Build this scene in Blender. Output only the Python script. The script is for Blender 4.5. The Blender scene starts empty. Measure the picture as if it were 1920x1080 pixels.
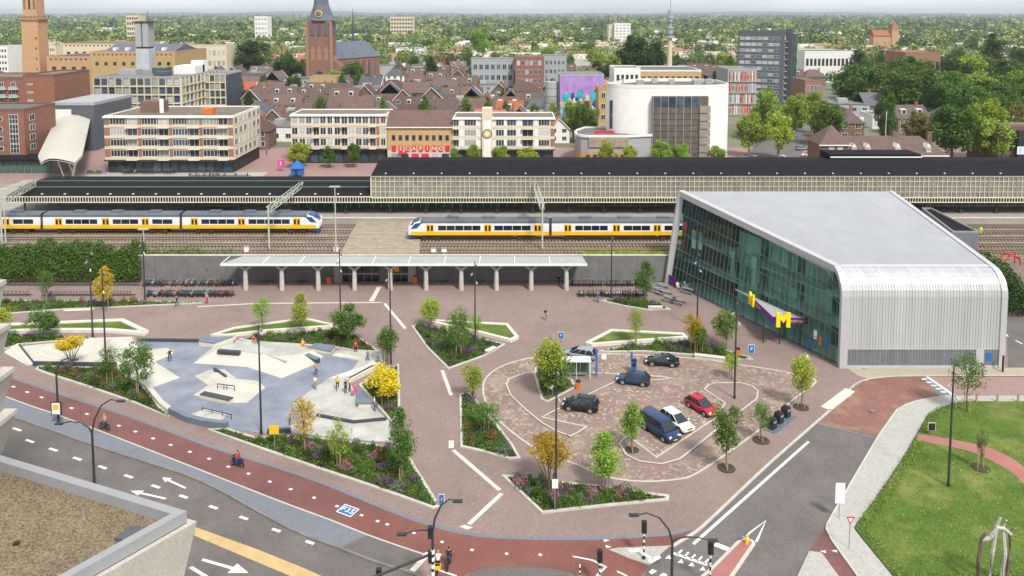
import bpy, math, random
import numpy as np
from mathutils import Vector, Matrix
R = math.radians
pi = math.pi
rnd = random.Random(11)
sc = bpy.context.scene
COL = sc.collection

# ------------------------------------------------------------ camera, sky, sun, exposure
H = 45.5            # drone height above the square, metres
FPX, CY = 1490.0, 147.0
PITCH = math.atan((CY - 23.5) / FPX)
cam = bpy.data.cameras.new('camera')
camo = bpy.data.objects.new('camera', cam)
COL.objects.link(camo)
camo.location = (0, 0, H)
camo.rotation_euler = (pi / 2 - PITCH, 0, 0)
cam.sensor_width = 36
cam.lens = FPX / 1920 * 36
cam.shift_y = -(540 - CY) / 1920
cam.clip_start = 1
cam.clip_end = 80000
sc.camera = camo

SUN_EL, SUN_AZ = R(50), R(152)     # azimuth measured from +Y clockwise: behind the camera, to the right
world = bpy.data.worlds.new('World')
sc.world = world
world.use_nodes = True
wn, wl = world.node_tree.nodes, world.node_tree.links
bg = wn['Background']
sky = wn.new('ShaderNodeTexSky')
sky.sky_type = 'NISHITA'
sky.sun_disc = False
sky.sun_elevation = SUN_EL
sky.sun_rotation = SUN_AZ
sky.air_density = 1.0
sky.dust_density = 2.0
tcw = wn.new('ShaderNodeTexCoord')
mpw = wn.new('ShaderNodeMapping'); mpw.inputs['Scale'].default_value = (1.5, 1.5, 7)
nzw = wn.new('ShaderNodeTexNoise'); nzw.inputs['Scale'].default_value = 2.6; nzw.inputs['Detail'].default_value = 7
rpw = wn.new('ShaderNodeValToRGB')
rpw.color_ramp.elements[0].position = .30; rpw.color_ramp.elements[0].color = (.62, .62, .62, 1)
rpw.color_ramp.elements[1].position = .62; rpw.color_ramp.elements[1].color = (.97, .97, .97, 1)
mxw = wn.new('ShaderNodeMix'); mxw.data_type = 'RGBA'
mxw.inputs['B'].default_value = (10.2, 10.4, 10.6, 1)      # thin bright cloud cover
wl.new(tcw.outputs['Generated'], mpw.inputs['Vector']); wl.new(mpw.outputs['Vector'], nzw.inputs['Vector'])
wl.new(nzw.outputs['Fac'], rpw.inputs['Fac']); wl.new(rpw.outputs['Color'], mxw.inputs['Factor'])
wl.new(sky.outputs['Color'], mxw.inputs['A']); wl.new(mxw.outputs['Result'], bg.inputs['Color'])
bg.inputs['Strength'].default_value = 0.077

sun = bpy.data.lights.new('sun', 'SUN')
sun.energy = 3.35
sun.angle = R(10)
sun.color = (1.0, .96, .89)
suno = bpy.data.objects.new('sun', sun)
COL.objects.link(suno)
sd = Vector((math.sin(SUN_AZ) * math.cos(SUN_EL), math.cos(SUN_AZ) * math.cos(SUN_EL), math.sin(SUN_EL)))
suno.rotation_euler = sd.to_track_quat('Z', 'Y').to_euler()
sc.view_settings.view_transform = 'Standard'
sc.view_settings.look = 'None'
sc.view_settings.exposure = 0.42
sc.view_settings.gamma = 1.0
sc.cycles.use_denoising = True
sc.cycles.max_bounces = 6
sc.cycles.transparent_max_bounces = 8
sc.cycles.volume_bounces = 0
sc.cycles.caustics_reflective = False
sc.cycles.caustics_refractive = False

# ------------------------------------------------------------ lens geometry helpers
_c, _s = math.cos(PITCH), math.sin(PITCH)
FV, UV = Vector((0, _c, -_s)), Vector((0, _s, _c))
def P(px, py, z=0.0):
    """the point at height z seen at photograph position px, py (1920 x 1080)"""
    d = FV + Vector(((px - 960) / FPX, 0, 0)) + UV * ((CY - py) / FPX)
    t = (z - H) / d.z
    return Vector((d.x * t, d.y * t, z))
def PX(px, D, z=5.0):
    """x of the point at ground distance D and height z seen in column px"""
    return (px - 960) / FPX * (D * _c - (z - H) * _s)
def HZ(D, py):
    """height of what is seen at row py at ground distance D"""
    k = (CY - py) / FPX
    return H + D * (k * _c - _s) / (_c + k * _s)
def ROW(D, z=0.0):
    h = z - H
    return CY - FPX * (D * _s + h * _c) / (D * _c - h * _s)
def PP(pts, z=0.0):
    return [(lambda v: (v.x, v.y))(P(a, b, z)) for a, b in pts]

# ------------------------------------------------------------ names, things, parts
def link(name, data, parent=None, loc=None, rz=None):
    o = bpy.data.objects.new(name, data)
    COL.objects.link(o)
    if parent is not None: o.parent = parent
    if loc is not None: o.location = loc
    if rz is not None: o.rotation_euler = (0, 0, rz)
    return o
def tag(o, label, cat, group=None):
    o['label'] = label; o['category'] = cat
    if group: o['group'] = group
    return o
def thing(name, label, cat, loc=(0, 0, 0), rz=0, group=None):
    return tag(link(name, None, None, loc, rz), label, cat, group)
def struct(o): o['kind'] = 'structure'; return o
def stuff(o, label=None):
    o['kind'] = 'stuff'
    if label: o['label'] = label
    return o
KIDS = {}
def kids(o): return [c for c in o.children]
def copy_tree(o, parent=None, loc=None, rz=None, label=None, group=None, scale=None):
    c = o.copy(); COL.objects.link(c)
    c.parent = parent
    if loc is not None: c.location = loc
    if rz is not None: c.rotation_euler = (0, 0, rz)
    if scale is not None: c.scale = scale if hasattr(scale, '__len__') else (scale,) * 3
    if label: c['label'] = label
    if group: c['group'] = group
    for ch in KIDS.setdefault(o.name, list(o.children)):
        copy_tree(ch, c)
    return c
_ORD = ('first second third fourth fifth sixth seventh eighth ninth tenth eleventh twelfth thirteenth fourteenth fifteenth '
        'sixteenth seventeenth eighteenth nineteenth twentieth').split()
def nth(i):
    if i < 20: return _ORD[i]
    n = i + 1
    return '%d%s' % (n, 'th' if n % 100 in (11, 12, 13) else {1: 'st', 2: 'nd', 3: 'rd'}.get(n % 10, 'th'))

# ------------------------------------------------------------ mesh builder
class MB:
    def __init__(self): self.v, self.f, self.m, self.cur = [], [], [], 0
    def mat(self, i): self.cur = i; return self
    def add(self, vs, fs):
        n = len(self.v)
        self.v += [tuple(p) for p in vs]
        self.f += [tuple(n + i for i in f) for f in fs]
        self.m += [self.cur] * len(fs)
        return self
    def box(self, x0, x1, y0, y1, z0, z1):
        vs = [(x, y, z) for z in (z0, z1) for y in (y0, y1) for x in (x0, x1)]
        return self.add(vs, [(0, 2, 3, 1), (4, 5, 7, 6), (0, 1, 5, 4), (2, 6, 7, 3), (0, 4, 6, 2), (1, 3, 7, 5)])
    def cbox(self, c, s, rz=0):
        ca, sa = math.cos(rz), math.sin(rz)
        vs = []
        for z in (-.5, .5):
            for y in (-.5, .5):
                for x in (-.5, .5):
                    X, Y = x * s[0], y * s[1]
                    vs.append((c[0] + X * ca - Y * sa, c[1] + X * sa + Y * ca, c[2] + z * s[2]))
        return self.add(vs, [(0, 2, 3, 1), (4, 5, 7, 6), (0, 1, 5, 4), (2, 6, 7, 3), (0, 4, 6, 2), (1, 3, 7, 5)])
    def prism(self, poly, z0, z1, cap=True):
        if _area(poly) < 0: poly = poly[::-1]
        n = len(poly)
        g = lambda z, p: z(p) if callable(z) else z
        vs = [(p[0], p[1], g(z0, p)) for p in poly] + [(p[0], p[1], g(z1, p)) for p in poly]
        fs = [(i, (i + 1) % n, n + (i + 1) % n, n + i) for i in range(n)]
        if cap: fs.append(tuple(range(n, 2 * n)))
        return self.add(vs, fs)
    def sheet(self, poly, z):
        if _area(poly) < 0: poly = poly[::-1]
        return self.add([(p[0], p[1], z) for p in poly], [tuple(range(len(poly)))])
    def ring(self, outer, inner, z0, z1):
        n = len(outer)
        if _area(outer) < 0: outer, inner = outer[::-1], inner[::-1]
        vs = [(p[0], p[1], z0) for p in outer] + [(p[0], p[1], z1) for p in outer] + [(p[0], p[1], z1) for p in inner] + [(p[0], p[1], z0) for p in inner]
        fs = []
        for i in range(n):
            j = (i + 1) % n
            fs += [(i, j, n + j, n + i), (n + i, n + j, 2 * n + j, 2 * n + i), (2 * n + i, 2 * n + j, 3 * n + j, 3 * n + i)]
        return self.add(vs, fs)
    def strip(self, line, w, z0, z1, side=0):
        """a band of width w along a polyline; side -1/0/1 puts it right of, on or left of the line"""
        L, Rr = offset(line, w * (.5 if side == 0 else (1 if side > 0 else 0))), offset(line, -w * (.5 if side == 0 else (0 if side > 0 else 1)))
        n = len(line)
        vs = [(p[0], p[1], z1) for p in Rr] + [(p[0], p[1], z1) for p in L]
        fs = [(i, i + 1, n + i + 1, n + i) for i in range(n - 1)]
        if z0 is not None:
            vs += [(p[0], p[1], z0) for p in Rr] + [(p[0], p[1], z0) for p in L]
            for i in range(n - 1):
                fs += [(2 * n + i, 2 * n + i + 1, i + 1, i), (n + i, n + i + 1, 3 * n + i + 1, 3 * n + i)]
            fs += [(0, n, 3 * n, 2 * n), (n - 1, 3 * n - 1, 4 * n - 1, 2 * n - 1)]
        return self.add(vs, fs)
    def tube(self, pts, r, k=6, cap=True):
        pts = [Vector(p) for p in pts]
        rs = list(r) if hasattr(r, '__len__') else [r] * len(pts)
        vs, fs = [], []
        for i, p in enumerate(pts):
            t = (pts[min(i + 1, len(pts) - 1)] - pts[max(i - 1, 0)])
            t = t.normalized() if t.length > 1e-9 else Vector((0, 0, 1))
            a = t.cross(Vector((0, 0, 1)))
            if a.length < .05: a = t.cross(Vector((1, 0, 0)))
            a.normalize(); b = t.cross(a)
            for j in range(k):
                an = 2 * pi * (j + .5) / k
                vs.append(p + (a * math.cos(an) + b * math.sin(an)) * rs[i])
        for i in range(len(pts) - 1):
            for j in range(k):
                j2 = (j + 1) % k
                fs.append((i * k + j, i * k + j2, (i + 1) * k + j2, (i + 1) * k + j))
        if cap:
            fs.append(tuple(range(k))[::-1]); fs.append(tuple((len(pts) - 1) * k + j for j in range(k)))
        return self.add(vs, [f[::-1] for f in fs])
    def lathe(self, prof, k=12, c=(0, 0), axis='z'):
        vs, fs = [], []
        for r, z in prof:
            for j in range(k):
                a = 2 * pi * j / k
                if axis == 'z': vs.append((c[0] + r * math.cos(a), c[1] + r * math.sin(a), z))
                else: vs.append((r * math.cos(a) + c[0], z, r * math.sin(a) + c[1]))
        for i in range(len(prof) - 1):
            for j in range(k):
                j2 = (j + 1) % k
                fs.append((i * k + j, i * k + j2, (i + 1) * k + j2, (i + 1) * k + j))
        fs.append(tuple(range(k))[::-1]); fs.append(tuple((len(prof) - 1) * k + j for j in range(k)))
        if axis != 'z': fs = [f[::-1] for f in fs]
        return self.add(vs, fs)
    def quad(self, a, b, c, d): return self.add([a, b, c, d], [(0, 1, 2, 3)])
    def loft(self, secs, cap=True):
        n = len(secs[0]); vs = [p for s in secs for p in s]; fs = []
        for i in range(len(secs) - 1):
            for j in range(n):
                j2 = (j + 1) % n
                fs.append((i * n + j, i * n + j2, (i + 1) * n + j2, (i + 1) * n + j))
        if cap: fs += [tuple(range(n))[::-1], tuple((len(secs) - 1) * n + j for j in range(n))]
        return self.add(vs, fs)
    def mesh(self, name, mats, smooth=False):
        me = bpy.data.meshes.new(name)
        me.from_pydata(self.v, [], self.f)
        for m in (mats if isinstance(mats, (list, tuple)) else [mats]): me.materials.append(m)
        if any(self.m): me.polygons.foreach_set('material_index', self.m)
        if smooth: me.polygons.foreach_set('use_smooth', [True] * len(self.f))
        me.update()
        return me
    def build(self, name, mats, parent=None, loc=None, rz=None, smooth=False):
        return link(name, self.mesh(name, mats, smooth), parent, loc, rz)
def _area(p): return sum(p[i][0] * p[(i + 1) % len(p)][1] - p[(i + 1) % len(p)][0] * p[i][1] for i in range(len(p))) / 2
def offset(line, d):
    """polyline moved d to its left"""
    out = []
    n = len(line)
    for i in range(n):
        a, b, c = line[max(i - 1, 0)], line[i], line[min(i + 1, n - 1)]
        t1 = Vector((b[0] - a[0], b[1] - a[1])); t2 = Vector((c[0] - b[0], c[1] - b[1]))
        if t1.length < 1e-9: t1 = t2
        if t2.length < 1e-9: t2 = t1
        t1 = t1.normalized(); t2 = t2.normalized()
        n1, n2 = Vector((-t1.y, t1.x)), Vector((-t2.y, t2.x))
        m = n1 + n2
        if m.length < .2: m = n1 * 2
        m = m / max(m.dot(n1), .35)
        out.append((b[0] + m.x * d, b[1] + m.y * d))
    return out
def inset(poly, d):
    if _area(poly) < 0: return inset(poly[::-1], d)[::-1]
    n = len(poly)
    ext = [poly[-1]] + list(poly) + [poly[0]]
    return offset(ext, d)[1:-1]
def inside(p, poly):
    x, y = p; c = False; n = len(poly)
    for i in range(n):
        x1, y1 = poly[i][:2]; x2, y2 = poly[(i + 1) % n][:2]
        if (y1 > y) != (y2 > y) and x < (x2 - x1) * (y - y1) / (y2 - y1) + x1: c = not c
    return c
def edge_dist(p, poly):
    best = 1e9
    for i in range(len(poly)):
        a, b = Vector(poly[i][:2]), Vector(poly[(i + 1) % len(poly)][:2])
        t = max(0, min(1, (Vector(p) - a).dot(b - a) / max((b - a).length_squared, 1e-9)))
        best = min(best, (a + (b - a) * t - Vector(p)).length)
    return best
def inside_np(pts, poly):
    c = np.zeros(len(pts), bool); x, y = pts[:, 0], pts[:, 1]
    for i in range(len(poly)):
        x1, y1 = poly[i][:2]; x2, y2 = poly[(i + 1) % len(poly)][:2]
        if y1 == y2: continue
        c ^= ((y1 > y) != (y2 > y)) & (x < (x2 - x1) * (y - y1) / (y2 - y1) + x1)
    return c
def edge_np(pts, poly):
    best = np.full(len(pts), 1e9)
    for i in range(len(poly)):
        a, b = np.array(poly[i][:2]), np.array(poly[(i + 1) % len(poly)][:2]); d = b - a
        t = np.clip(((pts - a) @ d) / max(d @ d, 1e-9), 0, 1)
        best = np.minimum(best, np.linalg.norm(pts - (a + t[:, None] * d), axis=1))
    return best
def smoothline(pts, k=4, closed=False):
    out = []; n = len(pts)
    rng = range(n if closed else n - 1)
    g = (lambda i: pts[i % n]) if closed else (lambda i: pts[max(0, min(n - 1, i))])
    for i in rng:
        p0, p1, p2, p3 = g(i - 1), g(i), g(i + 1), g(i + 2)
        for s in range(k):
            t = s / k
            out.append(tuple(.5 * (2 * p1[j] + (p2[j] - p0[j]) * t + (2 * p0[j] - 5 * p1[j] + 4 * p2[j] - p3[j]) * t * t + (3 * p1[j] - p0[j] - 3 * p2[j] + p3[j]) * t ** 3) for j in (0, 1)))
    if not closed: out.append(tuple(pts[-1]))
    return out

# ------------------------------------------------------------ materials
M = {}
def mat(name, col, rough=.8, var=.12, scale=1.0, metal=0.0, obj_var=0.0, bump=0.0, spec=.35, col2=None, detail=4, emit=None, coords='Object', stretch=None, thr=None, fine=0.0):
    m = bpy.data.materials.new(name); m.use_nodes = True
    n, l = m.node_tree.nodes, m.node_tree.links
    b = n['Principled BSDF']
    b.inputs['Roughness'].default_value = rough
    b.inputs['Metallic'].default_value = metal
    b.inputs['Specular IOR Level'].default_value = spec
    tc = n.new('ShaderNodeTexCoord'); vec = tc.outputs[coords]
    if stretch:
        mp = n.new('ShaderNodeMapping'); mp.inputs['Scale'].default_value = stretch
        l.new(vec, mp.inputs['Vector']); vec = mp.outputs['Vector']
    nz = n.new('ShaderNodeTexNoise'); nz.inputs['Scale'].default_value = scale; nz.inputs['Detail'].default_value = detail
    nz.inputs['Roughness'].default_value = .62
    l.new(vec, nz.inputs['Vector'])
    rp = n.new('ShaderNodeValToRGB'); e = rp.color_ramp.elements
    e[0].position, e[1].position = thr or (.32, .68)
    c2 = col2 or tuple(min(1, c * (1 + var)) for c in col)
    c1 = col if col2 else tuple(c * (1 - var) for c in col)
    e[0].color = (*c1, 1); e[1].color = (*c2, 1)
    l.new(nz.outputs['Fac'], rp.inputs['Fac'])
    out = rp.outputs['Color']
    if fine:
        n2 = n.new('ShaderNodeTexNoise'); n2.inputs['Scale'].default_value = scale * 23; n2.inputs['Detail'].default_value = 2
        l.new(vec, n2.inputs['Vector'])
        mr = n.new('ShaderNodeMapRange'); mr.inputs['From Min'].default_value = .3; mr.inputs['From Max'].default_value = .7
        mr.inputs['To Min'].default_value = 1 - fine; mr.inputs['To Max'].default_value = 1 + fine
        l.new(n2.outputs['Fac'], mr.inputs['Value'])
        mu = n.new('ShaderNodeMix'); mu.data_type = 'RGBA'; mu.blend_type = 'MULTIPLY'; mu.inputs['Factor'].default_value = 1
        l.new(out, mu.inputs['A']); l.new(mr.outputs['Result'], mu.inputs['B']); out = mu.outputs['Result']
    if obj_var:
        oi = n.new('ShaderNodeObjectInfo'); hs = n.new('ShaderNodeHueSaturation')
        for i, (k, a) in enumerate((('Value', obj_var), ('Hue', obj_var * .06), ('Saturation', obj_var * .8))):
            mm = n.new('ShaderNodeMath'); mm.operation = 'MULTIPLY'; mm.inputs[1].default_value = 7.3 ** i
            fr = n.new('ShaderNodeMath'); fr.operation = 'FRACT'
            mr = n.new('ShaderNodeMapRange'); mid = .5 if k == 'Hue' else 1
            mr.inputs['To Min'].default_value = mid - a; mr.inputs['To Max'].default_value = mid + a
            l.new(oi.outputs['Random'], mm.inputs[0]); l.new(mm.outputs[0], fr.inputs[0]); l.new(fr.outputs[0], mr.inputs['Value'])
            l.new(mr.outputs['Result'], hs.inputs[k])
        l.new(out, hs.inputs['Color']); out = hs.outputs['Color']
    l.new(out, b.inputs['Base Color'])
    if bump:
        bp = n.new('ShaderNodeBump'); bp.inputs['Strength'].default_value = bump; bp.inputs['Distance'].default_value = .05
        l.new(nz.outputs['Fac'], bp.inputs['Height']); l.new(bp.outputs['Normal'], b.inputs['Normal'])
    if emit:
        b.inputs['Emission Color'].default_value = (*emit[:3], 1); b.inputs['Emission Strength'].default_value = emit[3]
    M[name] = m
    return m
def paver(name, c1, c2, c3, bw=.2, bh=.1, rot=0.0, mortar=.75, big=.12, bigscale=.08, patch=None, vscale=5.0, vamt=.35):
    """small clay or concrete pavers: brick pattern with a colour per paver, plus broad patches of wear"""
    m = bpy.data.materials.new(name); m.use_nodes = True
    n, l = m.node_tree.nodes, m.node_tree.links
    b = n['Principled BSDF']; b.inputs['Roughness'].default_value = .85; b.inputs['Specular IOR Level'].default_value = .25
    tc = n.new('ShaderNodeTexCoord'); mp = n.new('ShaderNodeMapping'); mp.inputs['Rotation'].default_value = (0, 0, rot)
    l.new(tc.outputs['Object'], mp.inputs['Vector'])
    br = n.new('ShaderNodeTexBrick'); br.inputs['Scale'].default_value = 1
    br.inputs['Brick Width'].default_value = bw; br.inputs['Row Height'].default_value = bh; br.inputs['Mortar Size'].default_value = bh * .07
    br.inputs['Color1'].default_value = (*c1, 1); br.inputs['Color2'].default_value = (*c2, 1)
    br.inputs['Mortar'].default_value = (*[x * mortar for x in c1], 1); br.inputs['Bias'].default_value = 0
    l.new(mp.outputs['Vector'], br.inputs['Vector'])
    vo = n.new('ShaderNodeTexVoronoi'); vo.inputs['Scale'].default_value = vscale; l.new(mp.outputs['Vector'], vo.inputs['Vector'])
    mx = n.new('ShaderNodeMix'); mx.data_type = 'RGBA'
    sv = n.new('ShaderNodeSeparateColor'); l.new(vo.outputs['Color'], sv.inputs['Color'])
    mr0 = n.new('ShaderNodeMapRange'); mr0.inputs['From Min'].default_value = .72; mr0.inputs['From Max'].default_value = .95; mr0.inputs['To Max'].default_value = vamt
    l.new(sv.outputs['Red'], mr0.inputs['Value']); l.new(mr0.outputs['Result'], mx.inputs['Factor'])
    l.new(br.outputs['Color'], mx.inputs['A']); mx.inputs['B'].default_value = (*c3, 1)
    nz = n.new('ShaderNodeTexNoise'); nz.inputs['Scale'].default_value = bigscale; nz.inputs['Detail'].default_value = 8; nz.inputs['Roughness'].default_value = .76
    l.new(tc.outputs['Object'], nz.inputs['Vector'])
    mr = n.new('ShaderNodeMapRange'); mr.inputs['From Min'].default_value = .3; mr.inputs['From Max'].default_value = .7
    mr.inputs['To Min'].default_value = 1 - big; mr.inputs['To Max'].default_value = 1 + big
    l.new(nz.outputs['Fac'], mr.inputs['Value'])
    mu = n.new('ShaderNodeMix'); mu.data_type = 'RGBA'; mu.blend_type = 'MULTIPLY'; mu.inputs['Factor'].default_value = 1
    l.new(mx.outputs['Result'], mu.inputs['A']); l.new(mr.outputs['Result'], mu.inputs['B'])
    out = mu.outputs['Result']
    if patch:
        n3 = n.new('ShaderNodeTexNoise'); n3.inputs['Scale'].default_value = .33; n3.inputs['Detail'].default_value = 5
        l.new(tc.outputs['Object'], n3.inputs['Vector'])
        m3 = n.new('ShaderNodeMapRange'); m3.inputs['From Min'].default_value = .52; m3.inputs['From Max'].default_value = .72; m3.inputs['To Max'].default_value = .7
        l.new(n3.outputs['Fac'], m3.inputs['Value'])
        x3 = n.new('ShaderNodeMix'); x3.data_type = 'RGBA'; x3.inputs['B'].default_value = (*patch, 1)
        l.new(m3.outputs['Result'], x3.inputs['Factor']); l.new(out, x3.inputs['A']); out = x3.outputs['Result']
    l.new(out, b.inputs['Base Color'])
    M[name] = m
    return m
def leafmat(name, c1, c2, obj_var=.12, trans=.25):
    m = bpy.data.materials.new(name); m.use_nodes = True
    n, l = m.node_tree.nodes, m.node_tree.links
    b = n['Principled BSDF']; b.inputs['Roughness'].default_value = .7; b.inputs['Specular IOR Level'].default_value = .2
    g = n.new('ShaderNodeNewGeometry')
    mx = n.new('ShaderNodeMix'); mx.data_type = 'RGBA'
    mx.inputs['A'].default_value = (*c1, 1); mx.inputs['B'].default_value = (*c2, 1)
    l.new(g.outputs['Random Per Island'], mx.inputs['Factor'])
    oi = n.new('ShaderNodeObjectInfo'); hs = n.new('ShaderNodeHueSaturation')
    mr = n.new('ShaderNodeMapRange'); mr.inputs['To Min'].default_value = 1 - obj_var; mr.inputs['To Max'].default_value = 1 + obj_var
    l.new(oi.outputs['Random'], mr.inputs['Value']); l.new(mr.outputs['Result'], hs.inputs['Value'])
    mm = n.new('ShaderNodeMath'); mm.operation = 'MULTIPLY'; mm.inputs[1].default_value = 9.7
    fr = n.new('ShaderNodeMath'); fr.operation = 'FRACT'
    mh = n.new('ShaderNodeMapRange'); mh.inputs['To Min'].default_value = .5 - obj_var * .12; mh.inputs['To Max'].default_value = .5 + obj_var * .12
    l.new(oi.outputs['Random'], mm.inputs[0]); l.new(mm.outputs[0], fr.inputs[0]); l.new(fr.outputs[0], mh.inputs['Value']); l.new(mh.outputs['Result'], hs.inputs['Hue'])
    l.new(mx.outputs['Result'], hs.inputs['Color']); l.new(hs.outputs['Color'], b.inputs['Base Color'])
    if trans:
        t = n.new('ShaderNodeBsdfTranslucent'); ms = n.new('ShaderNodeMixShader'); ms.inputs['Fac'].default_value = trans
        l.new(hs.outputs['Color'], t.inputs['Color']); l.new(b.outputs['BSDF'], ms.inputs[1]); l.new(t.outputs['BSDF'], ms.inputs[2])
        l.new(ms.outputs['Shader'], n['Material Output'].inputs['Surface'])
    M[name] = m
    return m
def glass(name, col, rough=.08, spec=.6, var=.5, scale=.6, metal=0.0):
    return mat(name, col, rough, var, scale, spec=spec, obj_var=.35, metal=metal)

# lettering outlines, made once while the scene is still empty
TXT = {}
for _b in list('F35SCAPINO') + ['NS', 'metropool', 'P', 'i', 'E', '33']:
    if _b in TXT: continue
    _cu = bpy.data.curves.new('lettering', 'FONT'); _cu.body = _b; _cu.size = 1; _cu.extrude = .02; _cu.align_x = 'CENTER'; _cu.align_y = 'CENTER'; _cu.resolution_u = 2
    _o = bpy.data.objects.new('lettering', _cu); COL.objects.link(_o)
    TXT[_b] = bpy.data.meshes.new_from_object(_o.evaluated_get(bpy.context.evaluated_depsgraph_get()))
    bpy.data.objects.remove(_o); bpy.data.curves.remove(_cu)
# ------------------------------------------------------------ body meshes, grown once while the scene is still empty
BODY = {}
def make_body(pose):
    J = {'pel': (0, 0, .95, .125), 'spi': (0, 0, 1.15, .115), 'che': (0, 0, 1.38, .135), 'nec': (0, 0, 1.51, .055), 'hd0': (0, -.01, 1.60, .085), 'hd1': (0, -.01, 1.69, .098), 'hd2': (0, 0, 1.77, .065)}
    def limb(s, sh, el, wr, hip, kn, an):
        q = 'L' if s < 0 else 'R'
        J['sh' + q] = (s * .19, 0, 1.43, .062); J['el' + q] = (*el, .046); J['wr' + q] = (*wr, .032)
        d = Vector(wr) - Vector(el); d.normalize(); h = Vector(wr) + d * .07
        J['ha' + q] = (*h, .034)
        J['hi' + q] = (s * .10, 0, .90, .092); J['kn' + q] = (*kn, .062); J['an' + q] = (*an, .042)
        J['to' + q] = (an[0], an[1] - .17, an[2] - .05, .035)
    if pose == 'stand':
        limb(-1, 0, (-.25, .03, 1.15), (-.27, -.04, .9), 0, (-.11, -.01, .5), (-.12, .02, .09)); limb(1, 0, (.25, .03, 1.15), (.26, -.08, .92), 0, (.11, -.01, .5), (.12, .02, .09))
    elif pose == 'walk':
        limb(-1, 0, (-.24, .14, 1.17), (-.25, .02, .94), 0, (-.11, -.16, .52), (-.11, -.24, .1)); limb(1, 0, (.24, -.1, 1.17), (.25, -.26, 1.0), 0, (.11, .08, .5), (.11, .34, .17))
    elif pose == 'ride':
        J.update(spi=(0, -.08, 1.1, .115), che=(0, -.2, 1.3, .135), nec=(0, -.25, 1.42, .055), hd0=(0, -.28, 1.5, .085), hd1=(0, -.29, 1.58, .098), hd2=(0, -.28, 1.66, .065))
        limb(-1, 0, (-.4, -.2, 1.15), (-.55, -.3, 1.05), 0, (-.18, -.2, .5), (-.2, -.02, .17)); limb(1, 0, (.4, -.1, 1.15), (.55, .05, 1.1), 0, (.16, -.12, .5), (.2, .05, .17))
        J['shL'] = (-.19, -.2, 1.34, .062); J['shR'] = (.19, -.2, 1.34, .062)
    else:
        dz = -.47 if pose == 'sit' else .03
        for k in list(J): x, y, z, r = J[k]; J[k] = (x, y + (.0 if pose == 'sit' else -(z - .95) * .25), z + dz, r)
        if pose == 'sit':
            limb(-1, 0, (-.24, -.08, .7), (-.2, -.3, .62), 0, (-.12, -.45, .5), (-.12, -.47, .09)); limb(1, 0, (.24, -.08, .7), (.2, -.3, .62), 0, (.12, -.45, .5), (.12, -.47, .09))
        else:
            limb(-1, 0, (-.28, -.36, 1.22), (-.28, -.55, 1.13), 0, (-.12, -.32, .75), (-.12, -.1, .4)); limb(1, 0, (.28, -.36, 1.22), (.28, -.55, 1.13), 0, (.12, -.26, .6), (.12, -.02, .2))
        for q, s in (('L', -1), ('R', 1)):
            J['hi' + q] = (s * .10, 0, .90 + dz, .092); J['sh' + q] = (s * .19, J['che'][1], 1.43 + dz, .062)
    ks = list(J); E = [('pel', 'spi'), ('spi', 'che'), ('che', 'nec'), ('nec', 'hd0'), ('hd0', 'hd1'), ('hd1', 'hd2')]
    for q in 'LR': E += [('che', 'sh' + q), ('sh' + q, 'el' + q), ('el' + q, 'wr' + q), ('wr' + q, 'ha' + q), ('pel', 'hi' + q), ('hi' + q, 'kn' + q), ('kn' + q, 'an' + q), ('an' + q, 'to' + q)]
    me = bpy.data.meshes.new('body'); me.from_pydata([J[k][:3] for k in ks], [(ks.index(a), ks.index(b)) for a, b in E], [])
    o = bpy.data.objects.new('body', me); COL.objects.link(o)
    o.modifiers.new('skin', 'SKIN'); sub = o.modifiers.new('sub', 'SUBSURF'); sub.levels = 1
    for i, k in enumerate(ks):
        v = me.skin_vertices[0].data[i]; r = J[k][3]; v.radius = (r * (1.25 if k in ('che', 'pel', 'spi') else 1), r); v.use_root = k == 'pel'
    m = bpy.data.meshes.new_from_object(o.evaluated_get(bpy.context.evaluated_depsgraph_get())); bpy.data.objects.remove(o)
    vs = [tuple(v.co) for v in m.vertices]; fs = [tuple(p.vertices) for p in m.polygons]; mi = []
    cls = lambda k: 0 if k[:2] in ('hd', 'ne') else 2 if k in ('spi', 'che') or k[:2] == 'sh' else 3 if k[:2] == 'el' else 0 if k[:2] in ('wr', 'ha') else 4 if k in ('pel',) or k[:2] in ('hi', 'kn') else 5
    hz = J['hd1'][2]; hy = J['hd1'][1]
    for f in fs:
        c = sum((Vector(vs[i]) for i in f), Vector()) / len(f)
        k = min(E, key=lambda e: _segd(c, Vector(J[e[0]][:3]), Vector(J[e[1]][:3])))
        a = min(k, key=lambda n: (c - Vector(J[n][:3])).length); i = cls(a)
        if i == 0 and a[:2] == 'hd' and (c.z > hz + .05 or c.y > hy + .035): i = 1
        mi.append(i)
    mb = MB(); mb.v, mb.f, mb.m = vs, fs, mi
    mb.mat(0)
    for q, s in (('L', -1), ('R', 1)):                       # five fingers on each hand
        h = Vector(J['ha' + q][:3]); w = Vector(J['wr' + q][:3]); d = (h - w).normalized(); sd = d.cross(Vector((1, 0, 0)) if abs(d.x) < .8 else Vector((0, 1, 0))).normalized(); bn = d.cross(sd)
        for j, (off, ln) in enumerate(((-.024, .06), (-.008, .075), (.008, .07), (.024, .052))):
            b0 = h + sd * off + d * .015; mb.tube([b0, b0 + d * ln * .6, b0 + d * ln + bn * .02], [.009, .008, .006], 4)
        b0 = w.lerp(h, .4) + sd * -.025; mb.tube([b0, b0 - sd * .03 + d * .025, b0 - sd * .035 + d * .055], [.011, .009, .007], 4)
    n0 = Vector(J['hd1'][:3]); mb.tube([n0 + Vector((0, -.09, .01)), n0 + Vector((0, -.118, -.02))], [.012, .017], 4)
    for s in (-1, 1): mb.cbox(n0 + Vector((s * .098, .01, -.01)), (.02, .035, .06))
    m2 = mb.mesh('person_body', [bpy.data.materials.new('slot') for _ in range(6)], smooth=True) if False else None
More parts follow.
